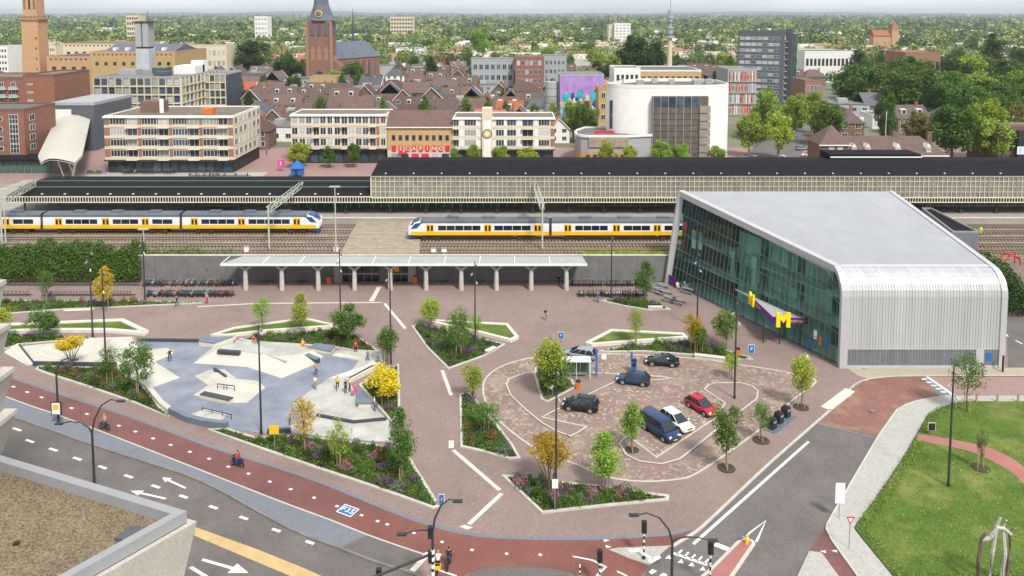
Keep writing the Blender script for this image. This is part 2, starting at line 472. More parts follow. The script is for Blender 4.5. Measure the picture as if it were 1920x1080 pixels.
    me2 = bpy.data.meshes.new('person'); me2.from_pydata(mb.v, [], mb.f)
    for _ in range(6): me2.materials.append(None)
    me2.polygons.foreach_set('material_index', mb.m); me2.polygons.foreach_set('use_smooth', [True] * len(mb.f)); me2.update()
    if pose == 'cycle': me2.transform(Matrix.Translation((-.2, 0, 0)) @ Matrix.Rotation(pi / 2, 4, 'Z'))
    BODY[pose] = me2
def _segd(p, a, b):
    t = max(0, min(1, (p - a).dot(b - a) / max((b - a).length_squared, 1e-9))); return (a + (b - a) * t - p).length
for _p in ('stand', 'walk', 'ride', 'sit', 'cycle'): make_body(_p)
# ------------------------------------------------------------ palette
paver('plaza_clinker', (.265, .196, .176), (.215, .158, .142), (.315, .242, .218), rot=.35, big=.17, bigscale=.11)
paver('lot_cobble', (.275, .20, .168), (.20, .14, .122), (.40, .32, .25), bw=.3, bh=.22, rot=.6, big=.14, bigscale=.2, patch=(.34, .265, .215), vscale=3.0, vamt=.8)
paver('path_grey_paver', (.42, .41, .38), (.36, .35, .33), (.47, .46, .43), bw=.3, bh=.3, rot=.5, big=.08)
paver('tan_paver', (.40, .355, .27), (.34, .30, .235), (.44, .40, .32), bw=.2, bh=.1, big=.12)
paver('red_clinker', (.245, .125, .10), (.20, .10, .085), (.33, .20, .16), bw=.2, bh=.1, rot=.9, big=.16, bigscale=.15, patch=(.33, .235, .15))
paver('pink_clinker', (.33, .215, .195), (.28, .18, .165), (.37, .26, .24), bw=.2, bh=.1, rot=.2)
paver('blue_paver', (.185, .20, .235), (.155, .17, .20), (.22, .235, .265), bw=.2, bh=.1, rot=.4, big=.1)
paver('dark_paver', (.145, .135, .125), (.12, .11, .105), (.17, .16, .15), bw=.2, bh=.1, rot=.4)
mat('red_asphalt', (.165, .074, .068), .9, .16, .2, fine=.15, detail=9)
mat('orange_red_asphalt', (.185, .076, .062), .9, .16, .2, fine=.15, detail=9)
mat('asphalt', (.135, .122, .116), .9, .14, .2, fine=.12, detail=9)
mat('footpath_red', (.33, .14, .125), .9, .1, .5, fine=.1)
mat('kerb_concrete', (.47, .45, .40), .85, .12, .8, fine=.08)
mat('kerb_dark', (.20, .185, .17), .9, .2, .8)
mat('cream_concrete', (.60, .56, .48), .8, .10, .7, fine=.05)
mat('white_paint', (.74, .73, .70), .6, .08, 2.0, fine=.08)
mat('tan_strip', (.50, .36, .17), .9, .12, .6, fine=.12)
mat('ground_far', (.10, .13, .05), .95, .2, .02, col2=(.22, .20, .17))
mat('lawn_grass', (.05, .10, .012), .95, .25, .3, col2=(.10, .155, .022), fine=.25, bump=.3, detail=8)
lw = M['lawn_grass'].node_tree
n1 = lw.nodes.new('ShaderNodeTexNoise'); n1.inputs['Scale'].default_value = .17; n1.inputs['Detail'].default_value = 9; n1.inputs['Roughness'].default_value = .68
r1 = lw.nodes.new('ShaderNodeValToRGB'); r1.color_ramp.elements[0].position = .5; r1.color_ramp.elements[0].color = (0, 0, 0, 1); r1.color_ramp.elements[1].position = .74; r1.color_ramp.elements[1].color = (1, 1, 1, 1)
x1 = lw.nodes.new('ShaderNodeMix'); x1.data_type = 'RGBA'; x1.inputs['B'].default_value = (.22, .215, .065, 1)
pb = lw.nodes['Principled BSDF'].inputs['Base Color']; src = pb.links[0].from_socket
lw.links.new(lw.nodes['Texture Coordinate'].outputs['Object'], n1.inputs['Vector']); lw.links.new(n1.outputs['Fac'], r1.inputs['Fac']); lw.links.new(r1.outputs['Color'], x1.inputs['Factor']); lw.links.new(src, x1.inputs['A']); lw.links.new(x1.outputs['Result'], pb)
mat('soil', (.06, .045, .03), .95, .2, .9)
mat('skate_blue', (.15, .17, .22), .55, .12, .3, fine=.08, col2=(.26, .28, .335), detail=10)
mat('skate_light', (.50, .48, .42), .65, .10, .3, fine=.05, detail=8)
mat('skate_grey', (.33, .33, .31), .6, .12, .5, fine=.1, col2=(.50, .49, .46), detail=8)
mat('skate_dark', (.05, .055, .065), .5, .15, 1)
mat('skate_steel', (.17, .21, .26), .4, .1, 1, metal=.3)
mat('dark_metal', (.055, .058, .065), .5, .1, 2, metal=.4)
mat('grey_metal', (.30, .31, .32), .5, .1, 2, metal=.3)
mat('white_metal', (.72, .72, .70), .45, .05, 2)
mat('steel', (.45, .46, .47), .4, .1, 2, metal=.7)
mat('rust_rail', (.17, .095, .06), .6, .25, 1.5, metal=.3)
mat('ballast', (.235, .195, .155), .95, .22, .25, fine=.3, detail=7)
mat('sleeper_concrete', (.30, .27, .23), .9, .2, 1.0)
mat('wood_deck', (.30, .25, .19), .9, .2, .7, fine=.1)
mat('wood_stake', (.42, .30, .15), .85, .15, 2)
mat('bark', (.16, .13, .10), .9, .25, 3, obj_var=.2)
mat('birch_bark', (.42, .40, .36), .9, .3, 5)
mat('wall_stone_dark', (.155, .152, .155), .85, .15, .6, fine=.12)
mat('platform_paving', (.31, .285, .255), .9, .1, .4, fine=.08)
mat('black_roof', (.014, .013, .017), .9, .15, .3, fine=.1, spec=.1)
mat('cream_steel', (.64, .59, .47), .5, .06, 1)
mat('dark_steel_col', (.05, .055, .05), .5, .1, 2)
mat('green_panel', (.06, .13, .105), .4, .2, .6)
glass('dark_glass', (.018, .024, .03))
mat('black_plastic', (.02, .02, .022), .5, .1, 2)
mat('rubber', (.018, .018, .018), .8, .1, 2)
mat('sign_blue', (.02, .13, .42), .4, .05, 1)
mat('sign_yellow', (.80, .47, .02), .5, .05, 1)
mat('sign_white', (.78, .78, .76), .5, .04, 1)
mat('sign_red', (.55, .03, .04), .5, .05, 1)
mat('orange_plastic', (.62, .14, .03), .5, .08, 1)
mat('pink_plastic', (.62, .05, .28), .5, .08, 1)

# ------------------------------------------------------------ the ground
def sheet(name, poly, z, m, s=True):
    o = MB().sheet(poly, z).build(name, M[m])
    return struct(o) if s else o
g = MB(); G = 45000
g.quad((-G, -200, -.40), (G, -200, -.40), (G, G, -.40), (-G, G, -.40)); struct(g.build('ground', M['ground_far']))
verge_low = [(-420, 620), (-150, 718), (14, 776), (105, 807), (141, 821), (246, 855), (334, 883), (387, 904), (430, 926), (480, 954), (515, 973), (568, 999), (638, 1025), (709, 1052), (772, 1071)]
plaza_px = verge_low + [(800, 1100), (1195, 1100), (1217, 1061), (1256, 1024), (1282, 1008), (1300, 997), (1332, 970), (1440, 868), (1556, 767), (1594, 732), (1623, 712), (1665, 707), (1728, 705), (2100, 704), (2350, 530), (-700, 527)]
MB().prism(PP(plaza_px), -.45, 0).build('plaza_pavement', M['plaza_clinker']); struct(bpy.data.objects['plaza_pavement'])
struct(MB().prism(PP([(-900, 560), (-500, 640), (0, 740), (500, 930), (830, 1040), (1300, 960), (1500, 780), (1700, 690), (1760, 860), (1700, 1500), (-2600, 1500)], -.12), -.45, -.12).build('road', M['asphalt']))
# kerb between verge and carriageway
def kerb(line_px, name='kerb', w=.22, z0=-.3, z1=.03, m='kerb_concrete', side=0, smooth=True):
    L = PP(line_px)
    if smooth: L = smoothline(L, 3)
    return struct(MB().strip(L, w, z0, z1, side).build(name, M[m]))
kerb(verge_low + [(790, 1080)], m='kerb_dark', side=-1)
kerb([(1256, 1024), (1282, 1008), (1300, 997), (1332, 970), (1440, 868), (1556, 767)], side=-1)
# cycle path and its edges
path_up = [(-260, 606), (14, 707), (123, 744), (246, 784), (387, 837), (480, 866), (586, 901), (656, 929), (719, 955), (779, 978), (849, 998), (902, 1007), (960, 1011), (1050, 1013), (1150, 1011), (1220, 1007), (1262, 1003), (1298, 994)]
path_lo = [(-300, 625), (14, 744), (106, 776), (211, 816), (317, 857), (480, 921), (550, 948), (621, 974), (691, 1002), (762, 1027), (802, 1040), (812, 1090)]
end = [(868, 1083), (880, 1074), (902, 1068), (930, 1064), (960, 1063), (1030, 1066), (1087, 1078), (1100, 1095), (1190, 1098), (1217, 1061), (1256, 1024), (1298, 994)]
p1 = smoothline(PP(path_up[:9]), 3)
q1 = smoothline(PP(path_lo[:8]), 3)
sheet('cycle_path', p1 + q1[::-1], .004, 'red_asphalt')
p2 = [tuple(P(719, 955).xy)] + smoothline(PP(path_up[8:]), 3)[1:]
q2 = PP([(621, 974), (691, 1002), (762, 1027), (802, 1040), (820, 1098)] + end[:-1])
struct(MB().sheet(p2 + q2[::-1], .004).build('cycle_path', M['orange_red_asphalt']))
struct(MB().strip(smoothline(PP(path_up), 3), .42, -.02, .012, 1).build('path_edging', M['blue_paver']))
struct(MB().strip(smoothline(PP(path_lo[:-1]), 3), .16, -.02, .012, -1).build('path_edging', M['kerb_concrete']))
vs1 = smoothline(PP(path_lo[:9]), 3); vs2 = smoothline(PP(verge_low[:13]), 3)
sheet('verge_paving', vs1 + vs2[::-1], .008, 'blue_paver')
sheet('verge_paving', PP([(691, 1002), (762, 1027), (802, 1040), (772, 1071), (709, 1052), (640, 1026)]), .0085, 'dark_paver')
struct(MB().strip(PP([(803, 1037), (772, 1072)]), .5, -.3, .03).build('kerb', M['cream_concrete']))
struct(MB().prism(PP([(868, 1090), (880, 1075), (902, 1068), (930, 1064), (960, 1063), (1030, 1066), (1087, 1079), (1098, 1095)]), -.3, .05).build('traffic_island', M['dark_paver']))
# paved strips along the cinema and the side road
sheet('pavement', PP([(1588, 690), (2100, 689), (2100, 705), (1728, 705), (1665, 707), (1632, 711), (1610, 705)]), .005, 'tan_paver')
struct(MB().strip(PP([(1548, 766), (1594, 731)]), 1.15, -.3, .03).build('kerb', M['cream_concrete']))
struct(MB().strip(smoothline(PP([(1594, 731), (1608, 719), (1630, 711), (1665, 707), (1728, 705), (2100, 704)]), 3), .18, -.3, .02, 1).build('kerb', M['kerb_concrete']))
sheet('road_junction', PP([(1535, 793), (1556, 768), (1595, 733), (1623, 713), (1665, 707.5), (1728, 705.5), (1785, 742), (1753, 747), (1721, 753), (1700, 760), (1683, 770), (1648, 820)], -.1), -.1, 'red_clinker')
sheet('side_road', PP([(1728, 705.5), (2150, 705), (2150, 743), (1785, 742)], -.1), -.1, 'pink_clinker')
struct(MB().strip(PP([(1533, 794), (1646, 822)], -.1), .35, None, -.094).build('road_edging', M['blue_paver']))
struct(MB().sheet(PP([(1729, 707), (1741, 706), (1790, 741), (1763, 745)], -.09), -.094).build('ramp_paving', M['blue_paver']))
# pavement and lawn at the lower right
walk = [(1785, 742), (2150, 741), (2150, 752), (1815, 752), (1785, 757), (1757, 766), (1738, 778), (1722, 806), (1690, 862), (1640, 935), (1606, 980), (1601, 990), (1612, 1005), (1690, 1100), (1625, 1100), (1562, 1012), (1552, 992), (1555, 979), (1563, 965), (1648, 819), (1683, 769), (1700, 759), (1721, 752), (1753, 746)]
struct(MB().prism(PP(walk), -.3, .0).build('pavement', M['path_grey_paver']))
struct(MB().strip(PP([(1785, 742), (1753, 746), (1721, 752), (1700, 759), (1683, 769), (1648, 819), (1563, 965), (1553, 984), (1552, 992), (1562, 1012), (1625, 1100)]), .18, -.3, .03, -1).build('kerb', M['kerb_concrete']))
lawn = [(1815, 752.5), (2150, 752.5), (2350, 1100), (1692, 1100), (1614, 1005), (1604, 990), (1609, 980), (1643, 935), (1693, 862), (1725, 806), (1740, 780), (1759, 768), (1787, 758)]
LAWN = PP(lawn)
struct(MB().prism(LAWN, -.3, .03).build('lawn', M['lawn_grass']))
up = [(1718, 814), (1750, 818), (1792, 826), (1850, 838), (1895, 858), (1920, 876), (1960, 905)]
lo = [(1722, 827), (1752, 832), (1792, 840), (1827, 850), (1862, 866), (1895, 885), (1920, 908), (1950, 940)]
sheet('footpath', smoothline(PP(up), 3) + smoothline(PP(lo), 3)[::-1], .036, 'footpath_red')
# crossing at the lower right
sheet('cycle_crossing', PP([(1553, 985), (1517, 1031), (1540, 1036), (1576, 1085), (1630, 1100), (1562, 1012)], -.11), -.108, 'red_asphalt')
struct(MB().prism(PP([(1517, 1033), (1540, 1036), (1574, 1082), (1580, 1100), (1486, 1100)]), -.3, .02).build('traffic_island', M['path_grey_paver']))
struct(MB().prism(PP([(1141, 1031), (1160, 1028), (1256, 1024), (1217, 1060), (1178, 1047)]), -.3, .06).build('traffic_island', M['path_grey_paver']))
isl = [(1290, 1100), (1333, 1063), (1383, 1013), (1397, 1008), (1412, 1012), (1417, 1019), (1372, 1085), (1360, 1105)]
struct(MB().prism(PP(isl), -.3, .0).build('traffic_island', M['kerb_concrete']))
struct(MB().sheet(inset(PP(isl), .28), .006).build('island_surface', M['footpath_red']))

# ------------------------------------------------------------ road markings, one piece each
def marking(poly_px, z=-.112, m='white_paint', name='road_marking'):
    return struct(MB().sheet(PP(poly_px, z), z).build(name, M[m]))
def dash(px, py, dx, dy, w, z=-.112, name='road_marking'):
    a, b = P(px - dx / 2, py - dy / 2, z), P(px + dx / 2, py + dy / 2, z)
    return struct(MB().strip([a.xy, b.xy], w, None, z).build(name, M['white_paint']))
for x, y in ((32, 805), (56, 827), (100, 843), (145, 860), (192, 876), (241, 893), (292, 912), (344, 931), (400, 951), (457, 971), (518, 994), (581, 1017)):
    dash(x, y, 15, 5.2, .3)
for x, y in ((25, 725), (51, 735), (78, 745), (105, 755), (134, 765), (163, 776), (223, 798), (254, 809), (287, 822), (320, 834), (356, 847), (392, 860), (428, 875), (466, 888), (506, 903), (545, 917), (589, 933), (632, 949), (678, 966), (708, 977), (726, 983), (776, 999), (829, 1016), (885, 1031), (950, 1038), (1013, 1040)):
    dash(x, y, 5.5, 1.9, .26, .01)
def arrow(tail, head, w, hw, hl, turn=None):
    z = -.112; a, b = P(*tail, z), P(*head, z); d = (b - a).normalized(); n = Vector((-d.y, d.x, 0))
    base = b - d * hl
    m = MB().quad(a - n * w, base - n * w, base + n * w, a + n * w)
    m.add([base - n * hw, b, base + n * hw], [(0, 1, 2)])
    if turn:
        c = a + (base - a) * .55; e = P(*turn, z); dd = (e - c).normalized(); nn = Vector((-dd.y, dd.x, 0))
        m.quad(c - nn * w, e - nn * w, e + nn * w, c + nn * w)
        m.add([e - nn * hw, e + dd * hl * .8, e + nn * hw], [(0, 1, 2)])
    struct(m.build('lane_arrow', M['white_paint']))
arrow((348, 915), (304, 895), .11, .4, 1.0)
arrow((311, 935), (245, 920), .11, .4, 1.2)
arrow((379, 1049), (466, 1074), .14, .6, 1.6)
marking([(366, 988), (480, 1029), (560, 1061), (660, 1105), (595, 1105), (552, 1083), (480, 1053), (364, 1004)], -.113, 'tan_strip', 'median_strip')
for a, b in (((355, 1064), (385, 1082)), ((359, 1062), (390, 1081))):
    struct(MB().strip(PP([a, b], -.112), .12, None, -.112).build('road_marking', M['white_paint']))
struct(MB().strip(PP([(1516, 828), (1300, 1020)], -.112), .28, None, -.112).build('road_marking', M['white_paint']))
for L in ([(1395, 1007), (1436, 976), (1418, 1016)],):
    struct(MB().strip(PP(L, -.112), .22, None, -.112).build('road_marking', M['white_paint']))
struct(MB().strip(PP([(1340, 1020), (1366, 1030)], -.112), .55, None, -.112).build('road_marking', M['white_paint']))
struct(MB().strip(PP([(1262, 1037), (1326, 1059)], -.112), .3, None, -.112).build('road_marking', M['white_paint']))
for i in range(5):
    x, y = 1270 + i * 12.5, 1040 + i * 4.2
    struct(MB().strip(PP([(x, y), (x + 9, y - 9)], -.112), .16, None, -.112).build('road_marking', M['white_paint']))
for x, y in ((1252, 1044), (1275, 1052), (1295, 1058), (1316, 1066)):
    marking([(x - 5, y + 3), (x + 7, y + 4), (x + 3, y - 4)])
for x, y in ((1137, 1013), (1141, 1025)): marking([(x - 6, y - 3), (x + 6, y), (x - 4, y + 3)], .011)
for x, y in ((1545, 1034), (1566, 1033)): marking([(x - 8, y - 1), (x + 3, y - 2), (x + 4, y + 3)], -.1)
for q in ([(1178, 1029), (1200, 1028), (1203, 1034), (1182, 1036)], [(1214, 1050), (1236, 1041), (1240, 1046), (1220, 1057)], [(1198, 1033), (1206, 1034), (1226, 1048), (1218, 1048)]): marking(q, .066)
for q in ([(1216, 1072), (1224, 1067), (1232, 1071), (1222, 1077)], [(1236, 1079), (1244, 1074), (1252, 1078), (1244, 1083)]): marking(q, -.11)
struct(MB().strip(PP([(1074, 1043), (1110, 1050), (1136, 1063), (1118, 1080)], .011), .16, None, .011).build('road_marking', M['white_paint']))
struct(MB().strip(PP([(1157, 1071), (1176, 1080)], .011), .16, None, .011).build('road_marking', M['white_paint']))
struct(MB().strip(PP([(823, 1069), (856, 1080)], .011), .18, None, .011).build('road_marking', M['white_paint']))
struct(MB().strip(PP([(1738, 706), (1788, 741)], -.088), .4, None, -.088).build('road_marking', M['white_paint']))
for i in range(5):
    x, y = 1738 + i * 9, 711 + i * 6
    struct(MB().strip(PP([(x - 10, y - .3), (x, y)], -.088), .3, None, -.088).build('road_marking', M['white_paint']))
# pale guide lines across the square
for L, w in (([(370, 575), (480, 569), (716, 567)], .35), ([(696, 565), (711, 538)], .75), ([(721, 569), (760, 616)], .45), ([(829, 694), (846, 741)], .42), ([(846, 826), (846, 840)], .55), ([(850, 844), (937, 919)], .42), ([(941, 925), (879, 983)], .42), ([(120, 582), (175, 580)], .6)):
    struct(MB().strip(PP(L), w, None, .006).build('guide_line', M['cream_concrete']))
marking([(861, 987), (872, 984), (887, 989), (876, 993)], .006, 'cream_concrete', 'guide_line')
# cycle route panel: blue border, white letters
panel = thing('route_panel', 'blue bordered cycle route panel painted on the red path', 'path marking', P(652, 957, .009))
dd = (P(700, 974) - P(600, 937)); rzp = math.atan2(dd.y, dd.x)
panel.rotation_euler = (0, 0, rzp)
panel.scale = (.68, .68, 1)
MB().box(-1.25, 1.25, -.95, .95, 0, .002).build('panel_field', M['sign_blue'], panel)
MB().ring([(-1.25, -.95), (1.25, -.95), (1.25, .95), (-1.25, .95)], [(-1.1, -.8), (1.1, -.8), (1.1, .8), (-1.1, .8)], 0, .005).build('panel_border', M['white_paint'], panel)
def text(body, size, parent, loc, rot, m, ext=.02, name='letter'):
    src = TXT[body]; me = src.copy(); me.materials.clear(); me.materials.append(M[m])
    o = link(name, me, parent, loc); o.rotation_euler = rot; o.scale = (size,) * 3
    return o
for i, ch in enumerate('F35'):
    text(ch, 1.35, panel, (-.72 + i * .72, 0, .006), (0, 0, 0), 'white_paint', .002)
sheet('service_road', PP([(1890, 689), (2080, 689), (1990, 585), (1886, 585)]), .006, 'asphalt')
for a, b in (((1887, 627), (1890, 631)), ((1904, 638), (1917, 645))): struct(MB().strip(PP([a, b]), .2, None, .011).build('road_marking', M['white_paint']))
# ------------------------------------------------------------ parking lot
loop = smoothline(PP([(1120, 662), (1010, 668), (945, 684), (912, 706), (904, 730), (913, 762), (940, 795), (995, 837), (1040, 857), (1083, 873), (1136, 895), (1206, 904), (1277, 899), (1312, 886), (1375, 844), (1440, 795), (1486, 752), (1532, 716), (1500, 703), (1440, 691), (1362, 680), (1302, 671)]), 3, True)
lot = struct(MB().sheet(loop, .005).build('parking_lot', M['lot_cobble']))
struct(MB().ring(loop, inset(loop, .22), -.1, .03).build('kerb', M['kerb_concrete']))
def island(px, name='parking_island'):
    p = PP(px)
    o = struct(MB().prism(p, -.1, .09).build(name, M['plaza_clinker']))
    k = MB().ring(p, inset(p, .2), -.1, .105).build('kerb', M['kerb_concrete'], o)
    return o
island([(948, 722), (953, 711), (985, 699), (1040, 695), (1130, 700), (1250, 707), (1257, 711), (1235, 714), (1157, 716), (1044, 770), (1020, 783), (1060, 792), (1103, 801), (1086, 812), (1070, 820), (1040, 809), (1016, 795), (985, 770), (956, 742)])
island([(1160, 832), (1167, 823), (1178, 818), (1189, 825), (1231, 857), (1336, 787), (1358, 757), (1319, 731), (1326, 723), (1340, 718), (1389, 718), (1412, 724), (1423, 734), (1421, 749), (1347, 806), (1277, 862), (1242, 872), (1199, 867), (1172, 854)])
def dots(a, b, n):
    for i in range(n):
        t = i / (n - 1); x, y = a[0] + (b[0] - a[0]) * t, a[1] + (b[1] - a[1]) * t
        struct(MB().strip([P(x - 1.6, y - .8, .01).xy, P(x + 1.6, y + .8, .01).xy], .13, None, .01).build('bay_marker', M['cream_concrete']))
for a, b, n in (((1050, 777), (1133, 785), 8), ((1123, 765), (1182, 770), 6), ((1142, 729), (1218, 736), 8), ((1116, 747), (1185, 757), 6), ((1228, 802), (1262, 832), 6), ((1300, 772), (1320, 790), 5), ((1288, 760), (1330, 792), 6), ((1205, 822), (1250, 851), 6)):
    dots(a, b, n)

# ------------------------------------------------------------ planting beds, lawn wedges
BEDS = {}
def bed(key, where, px, n, kinds, kw=.3, cover='lawn_grass'):
    poly = PP(px)
    if _area(poly) < 0: poly = poly[::-1]
    root = thing('planting_bed', 'kerbed shrub bed ' + where, 'planting bed')
    inn = inset(poly, kw)
    MB().ring(poly, inn, -.1, .14).build('kerb', M['kerb_concrete'], root)
    MB().sheet(inn, .07).build('soil', M['soil'], root)
    BEDS[key] = (where, inn, n, kinds, root)
bed('west', 'below the skate bowl beside the cycle path', [(66, 694), (90, 703), (165, 727), (246, 755), (318, 783), (300, 762), (278, 733), (232, 701), (218, 690), (72, 687)], 26, 'ggggwpogo')
bed('south', 'between the skate park and the cycle path, the longest bed', [(388, 806), (480, 840), (586, 877), (691, 912), (762, 937), (811, 955), (826, 951), (765, 853), (747, 842), (723, 837), (677, 831), (610, 823), (550, 818), (480, 821), (426, 804)], 46, 'gpggwggkgo')
bed('bench', 'behind the skate park bench, under a yellow tree', [(672, 722), (712, 702), (748, 683), (751, 770), (736, 795), (708, 764)], 9, 'ggwgp')
bed('north', 'along the upper edge of the skate park', [(447, 637), (480, 630), (555, 624), (622, 618), (667, 629), (713, 661), (665, 659), (620, 651), (555, 647), (480, 643)], 24, 'ggpggow')
bed('middle', 'in front of the lawn wedge left of the parking lot', [(771, 612), (800, 653), (840, 693), (910, 668), (948, 646), (890, 633), (830, 618), (790, 609)], 26, 'gpggwgg')
bed('cinema', 'in front of the lawn wedge right of the parking lot', [(1122, 659), (1175, 650), (1290, 640), (1322, 646), (1407, 671), (1412, 675), (1360, 675), (1302, 667), (1210, 660), (1135, 661)], 22, 'gggpw')
bed('racks', 'beside the full bicycle racks near the cinema', [(1127, 565), (1150, 561), (1210, 565), (1235, 570), (1258, 581), (1215, 582), (1172, 575)], 10, 'ggpgw')
bed('farwest', 'along the empty bicycle racks at the far left', [(-60, 594), (0, 590), (120, 581), (175, 579), (325, 572), (380, 569), (330, 567), (275, 565), (120, 564), (-60, 564)], 22, 'gpgwgo')
bed('bowl', 'above the pale skate bowl', [(-20, 655), (12, 655), (35, 647), (105, 641), (185, 635), (110, 632), (15, 630), (-20, 632)], 14, 'gpgg')
bed('lotwest', 'narrow, left of the curving parking lane', [(861, 740), (880, 737), (905, 765), (935, 800), (962, 835), (977, 861), (955, 862), (905, 848), (863, 839)], 17, 'ggpgwo')
bed('lotsouth', 'below the parking lot under an orange tree', [(939, 892), (960, 893), (1040, 903), (1122, 911), (1190, 922), (1255, 930), (1254, 939), (1140, 950), (1016, 964)], 26, 'ggpggkwg')
bed('shelter', 'next to the small white shelter', [(1003, 690), (1001, 703), (1014, 750), (1027, 756), (1080, 728), (1074, 714), (1040, 697)], 5, 'gg')
for px, where in (([(-30, 613), (10, 611), (232, 602), (280, 625), (271, 630), (200, 624), (110, 624), (-30, 627)], 'above the skate bowl, running off the left edge'),
                  ([(394, 632), (440, 618), (572, 600), (637, 615), (600, 618), (500, 625), (420, 634)], 'beside the skate park with a yellow tree'),
                  ([(800, 603), (952, 611), (973, 636), (958, 643), (890, 626), (812, 609)], 'left of the walker on the square'),
                  ([(1097, 647), (1145, 622), (1282, 629), (1290, 637), (1185, 645), (1110, 651)], 'above the black coupe')):
    poly = PP(px)
    root = thing('lawn_wedge', 'grass wedge in a pale concrete rim ' + where, 'planter')
    inn = inset(poly, .75 if abs(_area(poly)) > 60 else .5)
    MB().ring(poly, inn, -.1, .42).build('concrete_rim', M['cream_concrete'], root)
    MB().sheet(inn, .25).build('turf', M['lawn_grass'], root)
# pale seat blocks on bed kerbs
for i, (a, b, w) in enumerate((((1215, 580), (1242, 580), 'by the bed near the bicycle racks'), ((1302, 670), (1360, 677), 'by the bed behind the black coupe'), ((912, 664), (928, 656), 'at the bed with the lamp post'))):
    t = thing('bench_block', 'pale concrete bench block ' + w, 'bench')
    A, B = P(*a), P(*b)
    MB().strip([A.xy, B.xy], .6, .0, .4).build('base', M['kerb_concrete'], t)
    MB().strip([A.xy, B.xy], .72, .4, .48).build('seat', M['cream_concrete'], t)

# ------------------------------------------------------------ skate park
pad = [(36, 650), (107, 643), (167, 634), (250, 632), (256, 640), (373, 641), (440, 641), (563, 650), (582, 654), (630, 657), (713, 662), (720, 677), (700, 693), (655, 718), (670, 737), (705, 768), (730, 789), (737, 831), (677, 827), (578, 817), (548, 814), (491, 813), (426, 803), (380, 795), (350, 787), (320, 773), (303, 760), (277, 730), (250, 717), (220, 692), (218, 688), (63, 685)]
park = thing('skate_park', 'blue grey and white concrete skate park with ramps and ledges', 'skate park')
MB().prism(PP(pad), -.1, .05).build('floor_slab', M['skate_blue'], park)
def mound(name, base_px, top_px, h, m, m2=None):
    """a bank: flat top polygon at height h, sloping to a base polygon with the same number of points"""
    b, t = PP(base_px, .052), PP(top_px, h)
    n = len(b); mb = MB()
    mb.add([(*p, .052) for p in b] + [(*p, h) for p in t], [(i, (i + 1) % n, n + (i + 1) % n, n + i) for i in range(n)])
    if _area(b) < 0: mb.f = [f[::-1] for f in mb.f]
    o = mb.build(name, M[m], park)
    tt = t if _area(t) > 0 else t[::-1]
    MB().sheet(tt, h + .002).build(name + '_top', M[m2 or m], o)
    return o
# bowl at the left: rim, sunken ring, deck
bowl = PP([(36, 650), (107, 643), (167, 634), (250, 632), (262, 660), (270, 680), (232, 700), (218, 688), (63, 685)])
bo = MB().sheet(bowl, .056).build('bowl_deck', M['skate_light'], park)
ring = [tuple(P(118 + 45 * math.cos(a), 662 + 13 * math.sin(a)).xy) for a in [2 * pi * i / 28 for i in range(28)]]
MB().ring(ring, inset(ring, .35), .05, .13).build('bowl_coping', M['cream_concrete'], park)
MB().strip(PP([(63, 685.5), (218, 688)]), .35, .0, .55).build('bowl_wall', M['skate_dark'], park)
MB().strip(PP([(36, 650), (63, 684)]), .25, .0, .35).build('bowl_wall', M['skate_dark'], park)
for i in range(3):
    MB().prism(PP([(8 + i * 10, 661 - i * 5), (14 + i * 10, 655 - i * 4), (36, 650), (64, 686), (54, 687)]), -.1, .02 + i * .14).build('step', M['cream_concrete'], park)
mound('bowl_bank', [(196, 640), (252, 633), (262, 655), (226, 662), (190, 655)], [(208, 636), (246, 631), (252, 641), (226, 646), (204, 644)], .9, 'skate_light')
mound('quarter_bank', [(258, 652), (292, 655), (313, 652), (327, 657), (322, 665), (290, 678), (338, 708), (279, 729), (250, 717), (222, 693)], [(250, 654), (262, 656), (275, 656), (286, 660), (284, 666), (268, 680), (280, 703), (262, 716), (250, 712), (230, 694)], .45, 'skate_light')
mound('funbox_bank', [(362, 681), (402, 649), (440, 642), (500, 646), (563, 651), (606, 668), (590, 683), (528, 709), (463, 688)], [(408, 655), (420, 645), (440, 638), (500, 641), (563, 646), (586, 657), (563, 664), (520, 668), (452, 660)], .75, 'skate_light', 'skate_grey')
mound('pyramid', [(365, 705), (393, 694), (420, 692), (444, 710), (482, 714), (498, 726), (463, 755), (437, 755), (362, 741), (390, 722)], [(392, 706), (402, 699), (412, 698), (424, 708), (440, 712), (446, 716), (438, 722), (428, 724), (408, 720), (404, 712)], .6, 'skate_light')
for nm, a, b, w, z0, z1, m, cap in (('grind_ledge', (379, 744), (434, 756), .75, .05, .5, 'cream_concrete', 'skate_dark'), ('ledge', (409, 661), (450, 664), .55, .75, 1.15, 'skate_dark', None), ('ledge', (565, 668), (597, 681), .6, .05, .6, 'skate_dark', 'skate_steel'), ('hubba_ledge', (402, 695), (424, 710), .25, .4, .8, 'skate_dark', None), ('hubba_ledge', (500, 668), (537, 681), .2, .5, .8, 'skate_grey', None)):
    o = MB().strip(PP([a, b], z0), w, z0, z1).build(nm, M[m], park)
    if cap: MB().strip(PP([a, b], z0), w + .08, z1, z1 + .08).build('coping', M[cap], o)
mound('manual_pad', [(354, 781), (388, 768), (428, 780), (409, 792)], [(355, 778), (388, 765), (427, 777), (408, 788)], .28, 'skate_grey')
def rail(pts, h, z0=.05, posts=None):
    w = [P(a, b, z0) for a, b in pts]
    o = MB().tube([p + Vector((0, 0, h)) for p in w], .06, 6).build('grind_rail', M['dark_metal'], park)
    for t in posts or (0.05, .5, .95):
        q = w[0].lerp(w[-1], t)
        MB().tube([q, q + Vector((0, 0, h))], .045, 6).build('rail_post', M['dark_metal'], o)
rail([(408, 731), (440, 735)], .75, .3, (0, .38, .55, 1))
rail([(379, 774), (434, 787)], .6, .05, (0, .35, .7, 1))
